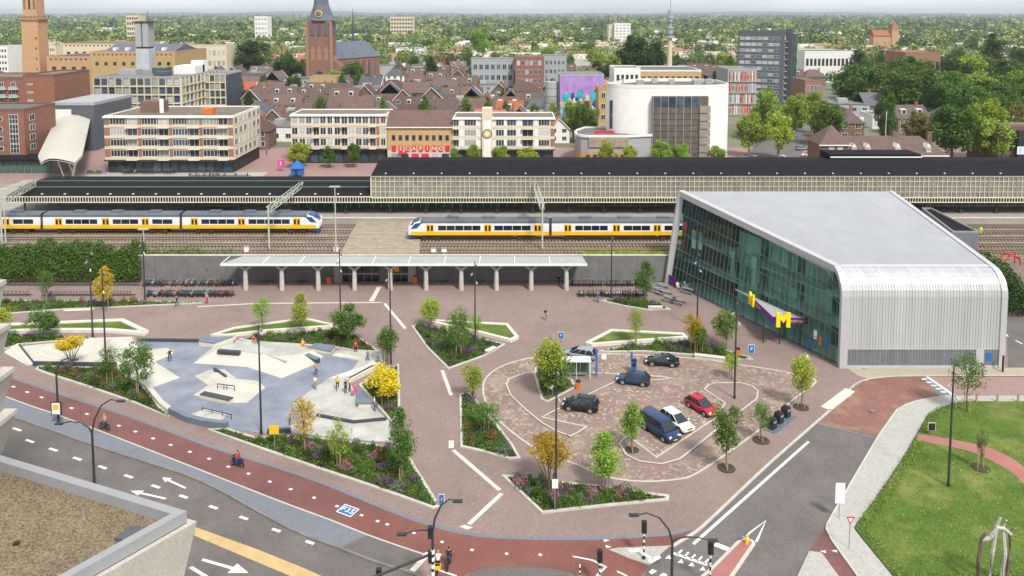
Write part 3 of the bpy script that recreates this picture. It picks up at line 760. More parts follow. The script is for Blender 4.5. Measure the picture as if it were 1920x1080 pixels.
rail([(543, 798), (545, 785)], .6)
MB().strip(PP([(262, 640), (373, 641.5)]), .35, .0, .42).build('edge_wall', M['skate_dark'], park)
o = MB().prism(PP([(373, 649), (380, 642), (438, 641), (400, 652)]), .05, .62).build('quarter_box', M['cream_concrete'], park)
MB().prism(PP([(372, 649), (380, 641), (440, 640), (401, 652.5)]), .62, .74).build('box_top', M['skate_steel'], o)
o = MB().prism(PP([(582, 659), (590, 651), (629, 655), (619, 665)]), .05, .5).build('plate_box', M['cream_concrete'], park)
MB().prism(PP([(581, 659), (590, 650.5), (630, 655), (620, 666)]), .5, .58).build('box_top', M['skate_steel'], o)
right = PP([(630, 657.5), (713, 662.5), (719, 677), (699, 693), (654, 718), (669, 737), (704, 768), (729, 789), (736, 830), (677, 826), (578, 816), (549, 813), (543, 801), (565, 786), (547, 759), (590, 728), (617, 709), (660, 694), (674, 676), (622, 666)])
MB().sheet(right, .056).build('deck', M['skate_grey'], park)
mound('bank', [(622, 667), (632, 658), (715, 663), (719, 677), (690, 699), (617, 709), (660, 694), (674, 676)], [(634, 661), (640, 656), (700, 660), (705, 672), (682, 687), (650, 697), (672, 688), (684, 672)], .4, 'skate_light', 'skate_grey')
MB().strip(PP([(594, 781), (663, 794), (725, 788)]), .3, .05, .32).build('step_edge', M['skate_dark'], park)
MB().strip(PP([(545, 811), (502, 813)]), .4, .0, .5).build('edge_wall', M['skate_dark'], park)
MB().strip(PP([(320, 774), (350, 789), (380, 797), (426, 803)]), .6, .0, .7).build('quarter_pipe', M['skate_steel'], park)
MB().strip(PP([(278, 731), (303, 761), (320, 774)]), .6, .0, .5).build('curb_bank', M['skate_light'], park)
MB().strip(PP([(655, 718), (700, 694)]), .45, .0, .5).build('edge_bench', M['cream_concrete'], park)
MB().strip(PP([(655, 716.5), (700, 692.5)]), .2, .5, .6).build('edge_bench_coping', M['skate_dark'], park)
tt = thing('triangle_bench', 'blue triangular bench table beside the yellow tree', 'bench')
MB().prism(PP([(672, 741), (702, 764), (672, 765)]), .05, .55).build('base', M['cream_concrete'], tt)
MB().prism(PP([(670, 736), (708, 765), (668, 766)]), .55, .68).build('top', M['skate_steel'], tt)
# low pale marks, drains
for i, (x, y) in enumerate(((885, 943), (805, 708), (723, 595), (1635, 770), (1758, 785), (1550, 718), (980, 598), (1405, 578), (1110, 915), (1620, 690))):
    MB().cbox((0, 0, 0), (.6, .5, .006)).build('drain_cover', M['kerb_dark'], None, P(x, y, .006 if x < 1600 else .008), .4).__setitem__('kind', 'structure')
# ------------------------------------------------------------ railway embankment, retaining wall, tracks
ZT = 4.2                       # level of the railway
WALL_D = P(960, 528).y
emb = MB()
wq = PX(261, WALL_D, 0)
emb.prism([(wq, WALL_D + .4), (118, WALL_D + .4), (132, 194), (-152, 194), (-140, WALL_D + 2.0), (wq, WALL_D + 2.0)], -.4, ZT - .25)
struct(emb.build('railway_embankment', M['ballast']))
wl0, wl1 = PX(261, WALL_D, 0), PX(1262, WALL_D, 0)
rw = thing('retaining_wall', 'long dark grey stone wall below the railway', 'wall', (0, WALL_D, 0))
ent0, ent1 = PX(627, WALL_D, 0), PX(780, WALL_D, 0)
def wallpanels(a, b, n):
    for i in range(n):
        x0, x1 = a + (b - a) * i / n, a + (b - a) * (i + 1) / n
        MB().box(x0 + .012, x1 - .012, .0 + .01 * (i % 2), .45, 0, ZT + .25).build('wall_panel', M['wall_stone_dark'], rw)
wallpanels(wl0, ent0, 12); wallpanels(ent1, wl1, 14)
MB().box(wl0, wl1, -.06, .5, ZT + .252, ZT + .40).build('coping', M['kerb_concrete'], rw)
# station entrance (tunnel mouth)
en = thing('station_entrance', 'pale framed station tunnel entrance with dark glass doors', 'entrance', (ent0, WALL_D, 0))
W = ent1 - ent0
mat('portal_stone', (.36, .34, .31), .8, .1, .8)
MB().box(0, 1.3, -.35, .4, 0, 4.2).build('portal_side', M['portal_stone'], en)
MB().box(W - 1.3, W, -.35, .4, 0, 4.2).build('portal_side', M['portal_stone'], en)
MB().box(1.302, W - 1.302, -.35, .4, 2.9, 4.2).build('portal_lintel', M['portal_stone'], en)
nd = 9
for i in range(nd):
    x0 = 1.3 + (W - 2.6) * i / nd; x1 = 1.3 + (W - 2.6) * (i + 1) / nd
    if i == 5: continue
    d = MB().box(x0, x1, .1, .16, 0, 2.9).build('glass_door', M['dark_glass'], en)
    MB().box(x0, x0 + .07, .06, .2, 0, 2.9).box(x0 + .07, x1, .06, .2, 1.2, 1.45).build('door_frame', M['grey_metal'], d)
MB().box(1.3, W - 1.3, 6, 6.2, 0, 2.9).build('tunnel_back', M['black_plastic'], en)
MB().box(10.2, 11, .02, .08, 1.7, 2.7).build('notice', M['sign_yellow'], en)
text('NS', .7, en, (W / 2 - .3, -.37, 3.6), (pi / 2, 0, 0), 'sign_white', .02)
for x in (-.6, W + .0):
    t = thing('ticket_machine', 'orange red post at the %s side of the station entrance' % ('left' if x < 1 else 'right'), 'ticket machine', (ent0 + x, WALL_D - 1.2, 0))
    MB().box(-.35, .35, -.2, .2, 0, 1.3).build('body', M['orange_plastic'], t)
    MB().box(-.37, .37, -.22, .22, 1.3, 1.45).build('cap', M['dark_metal'], t)
# canopy with forked columns
cz = 4.7
cf, cb = P(960, 495, cz).y, P(960, 480.5, cz).y
cx0, cx1 = PX(413, cf, cz), PX(1101, cf, cz)
mat('canopy_zinc', (.36, .39, .38), .45, .1, .8, metal=.15)
can = thing('station_canopy', 'long flat pale canopy on forked columns before the station entrance', 'canopy', (0, 0, 0))
cols_px = [461, 529, 597, 665, 732, 799, 865, 931, 996, 1062]
cD = P(960, 543.5).y
xs = [PX(c, cD, 0) for c in cols_px]
edges = [cx0] + [(xs[i] + xs[i + 1]) / 2 for i in range(9)] + [cx1]
for i in range(10):
    a, b = edges[i], edges[i + 1]
    p = [(a + .02 + (0 if i else 2.2), cb), (a + .02, cf), (b - .02, cf), (b - .02 - (0 if i < 9 else .4), cb)]
    o = MB().prism(p, cz - .22, cz).sheet(p, cz - .22).build('roof_panel', M['canopy_zinc'], can)
    MB().box(a + .05, a + .2, cf + .2, cb - .1, cz + .001, cz + .06).build('roof_seam', M['white_metal'], o)
MB().box(cx0, cx1, cf - .12, cf - .003, cz - .3, cz + .06).build('fascia', M['white_metal'], can)
for x in xs:
    c = MB().tube([(x, cD, 0), (x, cD, 3.4)], [.42, .34], 8).build('column', M['kerb_concrete'], can)
    for s in (-1, 1):
        MB().tube([(x, cD, 3.3), (x + s * 1.55, cD + .1, cz - .22)], [.22, .14], 6).build('branch', M['kerb_concrete'], c)
for i, px in enumerate((505, 570, 832, 900)):
    t = thing('bench', ['first', 'second', 'third', 'fourth'][i] + ' dark bench from the left under the station canopy', 'bench', (PX(px, WALL_D, 0), WALL_D - 1.1, 0), group='benches under the canopy')
    MB().box(-.95, .95, -.25, .25, .4, .5).build('seat', M['dark_metal'], t)
    for s in (-.7, .7): MB().box(s - .05, s + .05, -.2, .2, 0, .4).build('leg', M['steel'], t)
# tracks
TR = [P(960, y, ZT).y for y in (472, 460, 447.5, 435, 424)]
def track(D, x0, x1, i):
    t = thing('railway_track', nth(i) + ' railway track from the square, rusty rails on pale sleepers', 'track', (0, D, ZT))
    for s in (-.75, .75):
        MB().box(x0, x1, s - .05, s + .05, -.06, .12).build('rail', M['rust_rail'], t)
    m = MB(); x = x0
    while x < x1:
        m.box(x, x + .25, -1.25, 1.25, -.24, -.06); x += .62
    stuff(m.build('sleepers', M['sleeper_concrete'], t))
for i, D in enumerate(TR): track(D, -108, 112, i)
mat('track_weeds', (.10, .12, .03), .95, .3, .5, col2=(.24, .20, .10), fine=.3)
struct(MB().box(wq, 112, TR[0] - 2.1, TR[0] - 1.5, ZT - .25, ZT - .1).build('weed_strip', M['track_weeds']))
struct(MB().box(PX(790, 140, 4), 112, TR[0] + 1.4, TR[1] - 1.4, ZT - .25, ZT - .14).build('weed_strip', M['track_weeds']))
# plank deck over the tunnel
deck = thing('crossing_deck', 'tan plank deck across the railway tracks', 'deck', (0, 0, 0))
dy0, dy1 = P(700, 477, ZT).y, P(700, 417, ZT).y
n = 15
for i in range(n):
    y0, y1 = dy0 + (dy1 - dy0) * i / n, dy0 + (dy1 - dy0) * (i + 1) / n
    a, b = PX(638 + 33 * i / n, y0, ZT), PX(786 + 3 * i / n, y0, ZT)
    MB().box(a, b, y0 + .03, y1 - .03, ZT - .2, ZT + .13 + .01 * (i % 3)).build('plank', M['wood_deck'], deck)
for i, (x, y) in enumerate(((1332 / 4 + 480, 473), (1411 / 4 + 480, 473.5), (600 / 4 + 480, 470), (60 / 4, 470), (1850 / 4, 470))):
    p = P(x, y, ZT)
    t = thing('trackside_box', 'white trackside box, %s from the left along the wall' % nth((2, 3, 1, 0, 4).index(i) if False else [3, 4, 2, 0, 1][i]), 'cabinet', p)
    MB().box(-.4, .4, -.25, .25, -.3, .75).build('body', M['sign_white'], t); MB().box(-.45, .45, -.3, .3, .75, .82).build('lid', M['grey_metal'], t)

# ------------------------------------------------------------ trains
mat('train_white', (.70, .70, .68), .35, .05, .6); mat('train_yellow', (.78, .42, .01), .35, .05, .6)
mat('train_roof', (.10, .115, .14), .6, .15, .4); mat('train_blue', (.02, .07, .22), .35, .2, .5)
mat('under_dark', (.045, .035, .03), .9, .2, 1)
glass('train_glass', (.012, .02, .04)); 
CL = 26.0
def coach(parent, x0, cab=0, lay=None):
    """one coach from x0 to x0+CL, cab -1 / 0 / 1 at left, none, right"""
    a, b = x0 + .25, x0 + CL - .25
    w = 1.42
    def sec(x, top, s=1.0, z0=.95):
        return [(x, -w * s, z0), (x, -w * s * 1.0, 2.75), (x, -w * .9 * s, top - .25), (x, -w * .55 * s, top), (x, w * .55 * s, top), (x, w * .9 * s, top - .25), (x, w * s, 2.75), (x, w * s, z0)]
    secs = [sec(a, 3.75), sec(b, 3.75)]
    if cab == 1: secs = [sec(a, 3.75), sec(b - 2.4, 3.75), sec(b - 1.0, 3.3, .96), sec(b - .2, 2.2, .9), sec(b, 1.6, .86)]
    if cab == -1: secs = [sec(a, 1.6, .86), sec(a + .2, 2.2, .9), sec(a + 1.0, 3.3, .96), sec(a + 2.4, 3.75), sec(b, 3.75)]
    body = MB().loft(secs).build('coach_body', M['train_white'], parent)
    y0, y1 = (a, b - (.5 if cab == 1 else 0)) if cab != -1 else (a + .5, b)
    MB().box(y0, y1, -w - .012, w + .012, .95, 1.62).build('yellow_band', M['train_yellow'], body)
    r0, r1 = a + (2.2 if cab == -1 else 0), b - (2.2 if cab == 1 else 0)
    MB().loft([[(x, -w * .985, 3.14), (x, -w * .93, 3.55), (x, -w * .56, 3.80), (x, w * .56, 3.80), (x, w * .93, 3.55), (x, w * .985, 3.14)] for x in (r0, r1)]).build('roof', M['train_roof'], body)
    for k in range(3):
        xx = r0 + (r1 - r0) * (.2 + .28 * k)
        MB().box(xx, xx + 2.2, -.6, .6, 3.8, 4.05).build('roof_unit', M['train_roof'], body)
    doors, wins = lay
    for d in doors:
        xx = a + d * (b - a)
        dr = MB().box(xx - .68, xx + .68, -w - .03, -w + .06, .95, 2.95).build('door', M['train_yellow'], parent)
        for s in (-.33, .33): MB().box(xx + s - .2, xx + s + .2, -w - .045, -w, 1.75, 2.7).build('door_window', M['train_glass'], dr)
    for u, v in wins:
        n = max(2, round((v - u) * CL / 1.6))
        for k in range(n):
            p, q = a + (b - a) * (u + (v - u) * k / n), a + (b - a) * (u + (v - u) * (k + 1) / n)
            MB().box(p + .05, q - .05, -w - .02, -w + .05, 1.85, 2.72).build('window', M['train_glass'], parent)
    for u in (.16, .84):
        xx = a + u * (b - a)
        bg_ = MB().box(xx - 1.6, xx + 1.6, -1.1, 1.1, .35, .9).build('bogie', M['under_dark'], parent)
        for s in (-1, 1): MB().lathe([(.45, -1.15), (.45, 1.15)], 12, (xx + s * 1.25, .5), 'y').build('wheel', M['under_dark'], bg_)
    MB().box(a + 5.5, b - 6.5, -1.2, 1.2, .45, .93).build('underframe_box', M['under_dark'], parent)
    if cab:
        e = b if cab == 1 else a
        MB().add([(e - cab * 2.0, -1.2, 3.66), (e - cab * .95, -1.25, 3.25), (e - cab * .22, -1.05, 2.35), (e - cab * .22, 1.05, 2.35), (e - cab * .95, 1.25, 3.25), (e - cab * 2.0, 1.2, 3.66)],
                 [(0, 1, 4, 5), (1, 2, 3, 4)] if cab == 1 else [(5, 4, 1, 0), (4, 3, 2, 1)])
        ws = MB()
        for (dx0, dx1, z0, z1) in ((2.1, 1.0, 3.72, 3.36), (1.0, .19, 3.36, 2.28)):
            A = [(e - cab * dx0, -1.28, z0), (e - cab * dx1, -1.3, z1), (e - cab * dx1, 1.3, z1), (e - cab * dx0, 1.28, z0)]
            ws.quad(*[(x + cab * .05, y * .95, z + .03) for x, y, z in A])
        ws.build('windscreen', M['train_blue'], body)
        MB().add([(e - cab * 2.6, -w - .02, 3.3), (e - cab * 1.2, -w - .02, 3.1), (e - cab * .45, -w * .96 - .02, 2.1), (e - cab * 1.5, -w - .02, 2.2)], [(0, 1, 2, 3)]).build('cab_side', M['train_blue'], body)
        MB().box(min(e, e - cab * 1.3), max(e, e - cab * 1.3), -1.1, 1.1, .35, .95).build('bumper', M['train_blue'], body)
        for s in (-.85, .85): MB().cbox((e - cab * .03, s, 1.45), (.12, .3, .18)).build('headlight', M['sign_white'], body)
LAY = {0: ((.115, .46, .75), ((.165, .40), (.51, .70), (.80, .95))), 1: ((.09, .435, .84), ((.14, .385), (.485, .79))), -1: ((.155, .565, .92), ((.21, .515), (.61, .87)))}
tl = thing('passenger_train', 'white and yellow train on the left facing right', 'train', (0, TR[3], ZT + .1))
xr = PX(600, TR[3] - 1.4, 6)
for i in range(3):
    coach(tl, xr - CL * (i + 1), 1 if i == 0 else 0, LAY[1 if i == 0 else 0])
for i in range(2): MB().box(xr - CL * (i + 1) - .25, xr - CL * (i + 1) + .25, -1.2, 1.2, 1.0, 3.5).build('gangway', M['under_dark'], tl)
tr = thing('passenger_train', 'white and yellow train facing left, partly behind the cinema', 'train', (0, TR[2], ZT + .1))
xl = PX(763, TR[2] - 1.4, 6)
for i in range(3): coach(tr, xl + CL * i, -1 if i == 0 else 0, LAY[-1 if i == 0 else 0])
for i in range(2): MB().box(xl + CL * (i + 1) - .25, xl + CL * (i + 1) + .25, -1.2, 1.2, 1.0, 3.5).build('gangway', M['under_dark'], tr)
def panto(par, x, dark=True):
    m = MB().tube([(x - 1, 0, 3.85), (x + .3, 0, 4.7), (x - .8, 0, 5.2)], .05, 5)
    m.tube([(x - .8, -.8, 5.2), (x - .8, .8, 5.2)], .05, 5).build('pantograph', M['dark_metal'], par)
panto(tl, xr - 6); panto(tr, xl + 8)

# ------------------------------------------------------------ platform, canopy and glazed hall
PF = P(960, 409, ZT + .9).y
ZP = ZT + .9
struct(MB().box(-118, 125, PF, 190, ZT - .3, ZP).build('platform', M['platform_paving']))
struct(MB().box(-118, 125, PF - .1, PF + .5, ZP - .05, ZP + .02).build('platform_edge', M['cream_concrete']))
HD = PF + 2.2                               # front line of the canopy fascia
zf0, zf1 = HZ(HD, 380), HZ(HD, 368)
xL, xM, xRr = PX(8, HD, 9), PX(696, HD, 9), 118.0
lowc = thing('platform_canopy', 'low black platform canopy with cream lattice edge at the left', 'canopy', (0, HD, 0))
mat('roof_line', (.10, .16, .13), .6, .1, 1)
yb = 16.5
nb = 16
for i in range(nb):
    a, b = xL + (xM - xL) * i / nb, xL + (xM - xL) * (i + 1) / nb
    o = MB().add([(a, 0, zf1), (b - .03, 0, zf1), (b - .03, yb * .5, zf1 + 1.0), (a, yb * .5, zf1 + 1.0), (b - .03, yb, zf1 + .6), (a, yb, zf1 + .6), (a, 0, zf1 - .15), (b - .03, 0, zf1 - .15), (a, yb, zf1 - .15), (b - .03, yb, zf1 - .15)],
             [(0, 1, 2, 3), (3, 2, 4, 5), (6, 8, 9, 7), (6, 7, 1, 0), (5, 4, 9, 8)]).build('roof_panel', M['black_roof'], lowc)
    MB().cbox(((a + b) / 2, 1.2, zf1 + .2), (.35, .35, .12)).build('roof_vent', M['sign_white'], o)
for k in (.28, .6): MB().box(xL, xM, yb * k, yb * k + .12, zf1 + .95 - abs(.5 - k), zf1 + 1.2 - abs(.5 - k)).build('roof_batten', M['roof_line'], lowc)
def lattice(par, x0, x1, z0, z1, dx, name='fascia'):
    MB().box(x0, x1, -.12, .12, z1 - .2, z1).build(name + '_top_rail', M['cream_steel'], par)
    MB().box(x0, x1, -.12, .12, z0, z0 + .15).build(name + '_bottom_rail', M['cream_steel'], par)
    m = MB(); n = int((x1 - x0) / dx)
    for i in range(n):
        x = x0 + (i + .5) * dx
        m.box(x - .07, x + .07, -.06, .06, z0 + .15, z1 - .2)
    stuff(m.build(name + '_bars', M['cream_steel'], par))
    MB().box(x0, x1, .3, .34, z0 + .1, z1 - .1).build(name + '_back', M['black_plastic'], par)
lattice(lowc, xL, xM, zf0, zf1, .55)
i = 0; x = xL + 3
while x < xM:
    c = MB().tube([(x, 1.6, ZP), (x, 1.6, zf1 - .2)], .17, 8).build('column', M['dark_steel_col'], lowc)
    MB().cbox((x, 1.6, ZP + .3), (.55, .55, .6)).build('column_base', M['dark_steel_col'], c)
    MB().tube([(x, 10, ZP), (x, 10, zf1)], .17, 8).build('column', M['dark_steel_col'], lowc)
    x += 7.2; i += 1
# rooms on the platform
mat('kiosk_glass', (.07, .11, .10), .15, .3, .5, spec=.6); mat('kiosk_wall', (.30, .31, .29), .7, .1, 1)
def kiosk(x0, x1, y0, y1, h, label, wm='kiosk_wall', gm='kiosk_glass'):
    t = thing('platform_room', label, 'platform room', (x0, y0, ZP))
    L = x1 - x0
    MB().box(0, L, .12, y1 - y0, 0, h).build('wall', M[wm], t)
    n = max(2, int(L / 1.6))
    for i in range(n):
        p = MB().box(L * i / n + .08, L * (i + 1) / n - .08, .04, .1, .5, h - .3).build('pane', M[gm], t)
        MB().box(L * i / n - .04, L * i / n + .06, 0, .11, .1, h).build('mullion', M['cream_steel'], p)
    MB().box(-.2, L + .2, -.2, y1 - y0 + .2, h, h + .2).build('roof', M['grey_metal'], t)
mat('green_glass', (.05, .12, .095), .15, .3, .5, spec=.6)
kiosk(PX(362, 163, 5), PX(440, 163, 5), 163, 168, 2.9, 'glazed shelter with red seats behind the left train')
kiosk(PX(560, 162, 5), PX(690, 162, 5), 162, 164.5, 2.6, 'long green glass stair enclosure behind the left train', 'green_panel', 'green_glass')
kiosk(PX(700, 162, 5), PX(980, 162, 5), 162, 164.5, 2.6, 'long green glass stair enclosure under the cream hall', 'green_panel', 'green_glass')
kiosk(PX(1084, 163, 5), PX(1128, 163, 5), 163, 169, 3.0, 'pale kiosk on the platform above the right train')
kiosk(PX(1138, 163, 5), PX(1245, 163, 5), 163, 169, 3.0, 'pale waiting room on the platform next to the cinema')
kiosk(PX(1730, 163, 5), PX(1990, 163, 5), 163, 169, 3.0, 'long pale waiting room on the platform right of the cinema')
# glazed hall
hall = thing('station_hall', 'long black roofed platform hall with a cream glazed screen', 'station hall', (0, HD, 0))
z0, z1, z2 = zf0, HZ(HD, 372), HZ(HD, 331)
lattice(hall, xM, xRr, z0, z1 + .25, .55)
mat('screen_glass', (.30, .275, .215), .2, .35, .5, col2=(.15, .15, .14), spec=.5, detail=6)
bay = 5.6; nb = int((xRr - xM) / bay) + 1
for i in range(nb):
    a = xM + i * bay; b = min(a + bay, xRr)
    o = MB().box(a, b - .02, .10, .14, z1 + .25, z2).build('glazed_bay', M['screen_glass'], hall)
    m = MB(); k = 6
    for j in range(k + 1):
        x = a + (b - a) * j / k; m.box(x - (.1 if j == 0 else .05), x + (.1 if j == 0 else .05), -.06, .08, z1 + .25, z2)
    for j in range(1, 4):
        z = z1 + .25 + (z2 - z1 - .25) * j / 4; m.box(a, b, -.03, .07, z - .045, z + .045)
    m.build('mullion_grid', M['cream_steel'], o)
    MB().box(a, b, -.14, .16, z2 - .1, z2 + .22).build('gutter', M['cream_steel'], hall)
    yb2 = 17.5
    roof = MB().add([(a, -.3, z2 + .22), (b - .03, -.3, z2 + .22), (b - .03, yb2 * .55, z2 + 1.35), (a, yb2 * .55, z2 + 1.35), (b - .03, yb2, z2 + .7), (a, yb2, z2 + .7)], [(0, 1, 2, 3), (3, 2, 4, 5)]).build('roof_panel', M['black_roof'], hall)
    MB().cbox((a + bay / 2, 1.1, z2 + .42), (.3, .3, .14)).build('roof_vent', M['sign_white'], roof)
MB().add([(xM, 0, z1), (xM, 0, z2 + .2), (xM, yb2 * .55, z2 + 1.3), (xM, yb2, z2 + .65), (xM, yb2, z1)], [(0, 1, 2, 3, 4)]).build('end_gable', M['cream_steel'], hall)
MB().box(xM, xRr, yb2 - .3, yb2 - .02, z1, z2 + .66).build('back_wall', M['screen_glass'], hall)
x = xM + 3.5
while x < xRr:
    c = MB().tube([(x, 1.8, ZP), (x, 1.8, z1)], .2, 8).build('column', M['dark_steel_col'], hall)
    MB().cbox((x, 1.8, ZP + .4), (.6, .6, .8)).build('column_base', M['dark_steel_col'], c)
    x += 7.2
ur = thing('upper_roof', 'small raised black roof with a white edge on the hall roof', 'roof', (PX(1534, 176, 13), HD + 13, 0))
MB().box(0, 19.5, 0, 6, z2 + .3, z2 + 2.1).build('slab', M['black_roof'], ur); MB().box(-.1, 19.6, -.12, -.003, z2 + 1.4, z2 + 1.65).build('edge', M['sign_white'], ur)
# overhead line masts and portal trusses
def truss(p0, p1, name, label):
    t = thing(name, label, 'overhead gantry')
    a, b = Vector(p0), Vector(p1); n = 8
    ch = Vector((0, 0, .9))
    d = (b - a); side = Vector((-d.y, d.x, 0)).normalized() * .35
    for o_ in (side, -side):
        MB().tube([a + o_, b + o_], .08, 5).build('chord', M['gantry_paint'], t); MB().tube([a + o_ + ch, b + o_ + ch], .08, 5).build('chord', M['gantry_paint'], t)
    for i in range(n):
        u, v = a + d * (i / n), a + d * ((i + 1) / n)
        MB().tube([u + side, v + side + ch], .045, 4).tube([u - side, v - side + ch], .045, 4).build('brace', M['gantry_paint'], t)
    for q in (a, b):
        MB().tube([(q.x, q.y, ZT), (q.x, q.y, q.z + 1)], .16, 6).build('mast', M['gantry_paint'], t)
mat('gantry_paint', (.42, .45, .38), .6, .1, 1)
def gantry(px_a, D_a, py_a, px_b, D_b, py_b, label):
    za, zb = HZ(D_a, py_a), HZ(D_b, py_b)
    truss((PX(px_a, D_a, za), D_a, za), (PX(px_b, D_b, zb), D_b, zb), 'overhead_gantry', label)
Dm = TR[0] - 1.9 if False else (TR[0] + 1.95)
gantry(503, TR[1] - 2, 398, 566, PF + 9, 350, 'grey green overhead line gantry beside the left train nose')
gantry(0, TR[1] - 2, 385, 66, PF + 9, 348, 'grey green overhead line gantry at the left picture edge')
gantry(1017, TR[1] - 2, 392, 1000, PF + 9, 341, 'grey green overhead line gantry crossing the right train')
for i, (px, yb_, yt) in enumerate(((630, 473, 350), (12, 475, 355), (270, 470, 430))):
    p = P(px, yb_, ZT); h = HZ(p.y, yt) - ZT
    t = thing('yard_lamp', ['slim grey floodlight mast between the two trains', 'slim grey floodlight mast at the left edge of the tracks', 'short signal mast in front of the left train'][i], 'lamp post', p)
    MB().tube([(0, 0, -.3), (0, 0, h)], [.14, .08], 6).build('mast', M['gantry_paint'], t)
    MB().box(-.9, .9, -.15, .15, h - .1, h + .12).build('lamp_bar', M['gantry_paint'], t)
# ------------------------------------------------------------ the music hall
cinema = thing('music_hall', 'silver ribbed music hall with a slanting dark glass front', 'music hall')
mat('zinc_panel', (.48, .49, .505), .42, .08, .5, metal=.2, obj_var=.06, stretch=(1, 1, .12))
mat('zinc_roof', (.40, .41, .435), .45, .06, .3, metal=.2, obj_var=.02)
mat('zinc_frame', (.47, .48, .50), .4, .05, .7, metal=.2)
mat('plinth_grey', (.155, .165, .19), .6, .08, 1, obj_var=.08)
FD = P(1587, 690).y; fx0 = P(1587, 690).x; fx1 = PX(1871, FD, 0)
bl = P(1256, 530); BD = bl.y
zt_f, zt_b = HZ(FD + 3.0, 499), HZ(BD, 359)
tl_ = Vector((PX(1281, BD, zt_b), BD, zt_b)); trx = PX(1668, BD, zt_b)
rad = 3.0
# the profile followed by every cladding strip: up the facade, round the shoulder, back along the roof
def prof(u):
    """left edge x at depth y on the roof"""
    return fx0 + (tl_.x - fx0) * u
def rx(u): return fx1 + (trx - fx1) * u
NP = 52
zsh = zt_f - rad
for i in range(NP):
    s0, s1 = i / NP, (i + 1) / NP
    gap = .10 / (fx1 - fx0)
    a, b = s0, s1 - gap * .25
    secs = []
    lev = [(0, 2.55), (0, zsh)] + [(rad - rad * math.cos(t), zsh + rad * math.sin(t)) for t in [pi / 2 * k / 6 for k in range(1, 7)]]
    m = MB(); vs = []
    for dy, z in lev:
        for t in (a, b): vs.append((fx0 + (fx1 - fx0) * t, FD + dy, z))
    n = len(lev)
    m.add(vs, [(2 * k, 2 * k + 1, 2 * k + 3, 2 * k + 2) for k in range(n - 1)])
    # a proud seam on the right edge
    vs = []
    for dy, z in lev:
        nrm = Vector((0, -1, 0)) if z <= zsh else Vector((0, -(rad - dy) / rad, (z - zsh) / rad))
        for t, d in ((b - gap * 1.1, .0), (b - gap * .8, .055), (b, .055), (b, .0)):
            vs.append((fx0 + (fx1 - fx0) * t, FD + dy + nrm.y * d, z + nrm.z * d))
    m.add(vs, [(4 * k + j, 4 * k + j + 1, 4 * k + 5 + j, 4 * k + 4 + j) for k in range(n - 1) for j in range(3)])
    m.build('cladding_panel', M['zinc_panel'], cinema, smooth=False)
    if i % 1 == 0:
        MB().box(fx0 + (fx1 - fx0) * s0 + .01, fx0 + (fx1 - fx0) * s1 - .02, FD + .02, FD + .1, .35, 2.5).build('plinth_panel', M['plinth_grey'], cinema)
MB().box(fx0, fx1, FD - .05, FD + .3, 0, .35).build('plinth_base', M['zinc_frame'], cinema)
MB().box(fx0, fx1, FD - .03, FD + .06, 2.45, 2.58).build('plinth_trim', M['zinc_frame'], cinema)
MB().box(fx1 - 2.9, fx1 - 1.9, FD - .04, FD + .05, .3, 2.5).build('service_door', M['zinc_frame'], cinema)
MB().box(fx1 - 1.6, fx1 - .9, FD - .03, FD + .05, 1.0, 2.0).build('notice_plate', M['sign_blue'], cinema)
# roof strips
y0r = FD + rad
NR = 60
u0 = rad / (BD - FD)
for i in range(NR):
    s0, s1 = i / NR, (i + 1) / NR
    vs = []
    for u in (u0, .5, 1.0):
        y = FD + (BD - FD) * u; z = zt_f + (zt_b - zt_f) * (u - u0) / (1 - u0)
        L = fx0 + (tl_.x - fx0) * (u - u0) / (1 - u0); Rr = fx1 + (trx - fx1) * (u - u0) / (1 - u0)
        w = Rr - L
        for t, dz in ((s0, 0), (s1 - .1 / w, 0), (s1 - .09 / w, .035), (s1, .035), (s1, 0)): vs.append((L + w * t, y, z + dz))
    MB().add(vs, [(5 * k + j, 5 * k + j + 1, 5 * k + 6 + j, 5 * k + 5 + j) for k in range(2) for j in range(4)]).build('roof_sheet', M['zinc_roof'], cinema)
MB().box(fx0 + .1, fx1 - .1, y0r - .15, y0r + .15, zt_f + .02, zt_f + .14).build('ridge_cap', M['white_metal'], cinema)
MB().add([(tl_.x, BD, 0), (trx, BD, 0), (trx, BD, zt_b), (tl_.x, BD, zt_b)], [(1, 0, 3, 2)]).build('back_wall', M['plinth_grey'], cinema)
rz_ = lambda u: zt_f + (zt_b - zt_f) * (u - u0) / (1 - u0)
MB().add([(fx1 + .02, FD, 0), (trx, BD, 0), (trx, BD, zt_b), (fx1 + .02, y0r, zt_f), (fx1 + .02, FD + .5, zt_f - 1.2), (fx1 + .02, FD, zsh)], [(0, 1, 2, 3, 4, 5)]).build('side_wall', M['zinc_panel'], cinema)
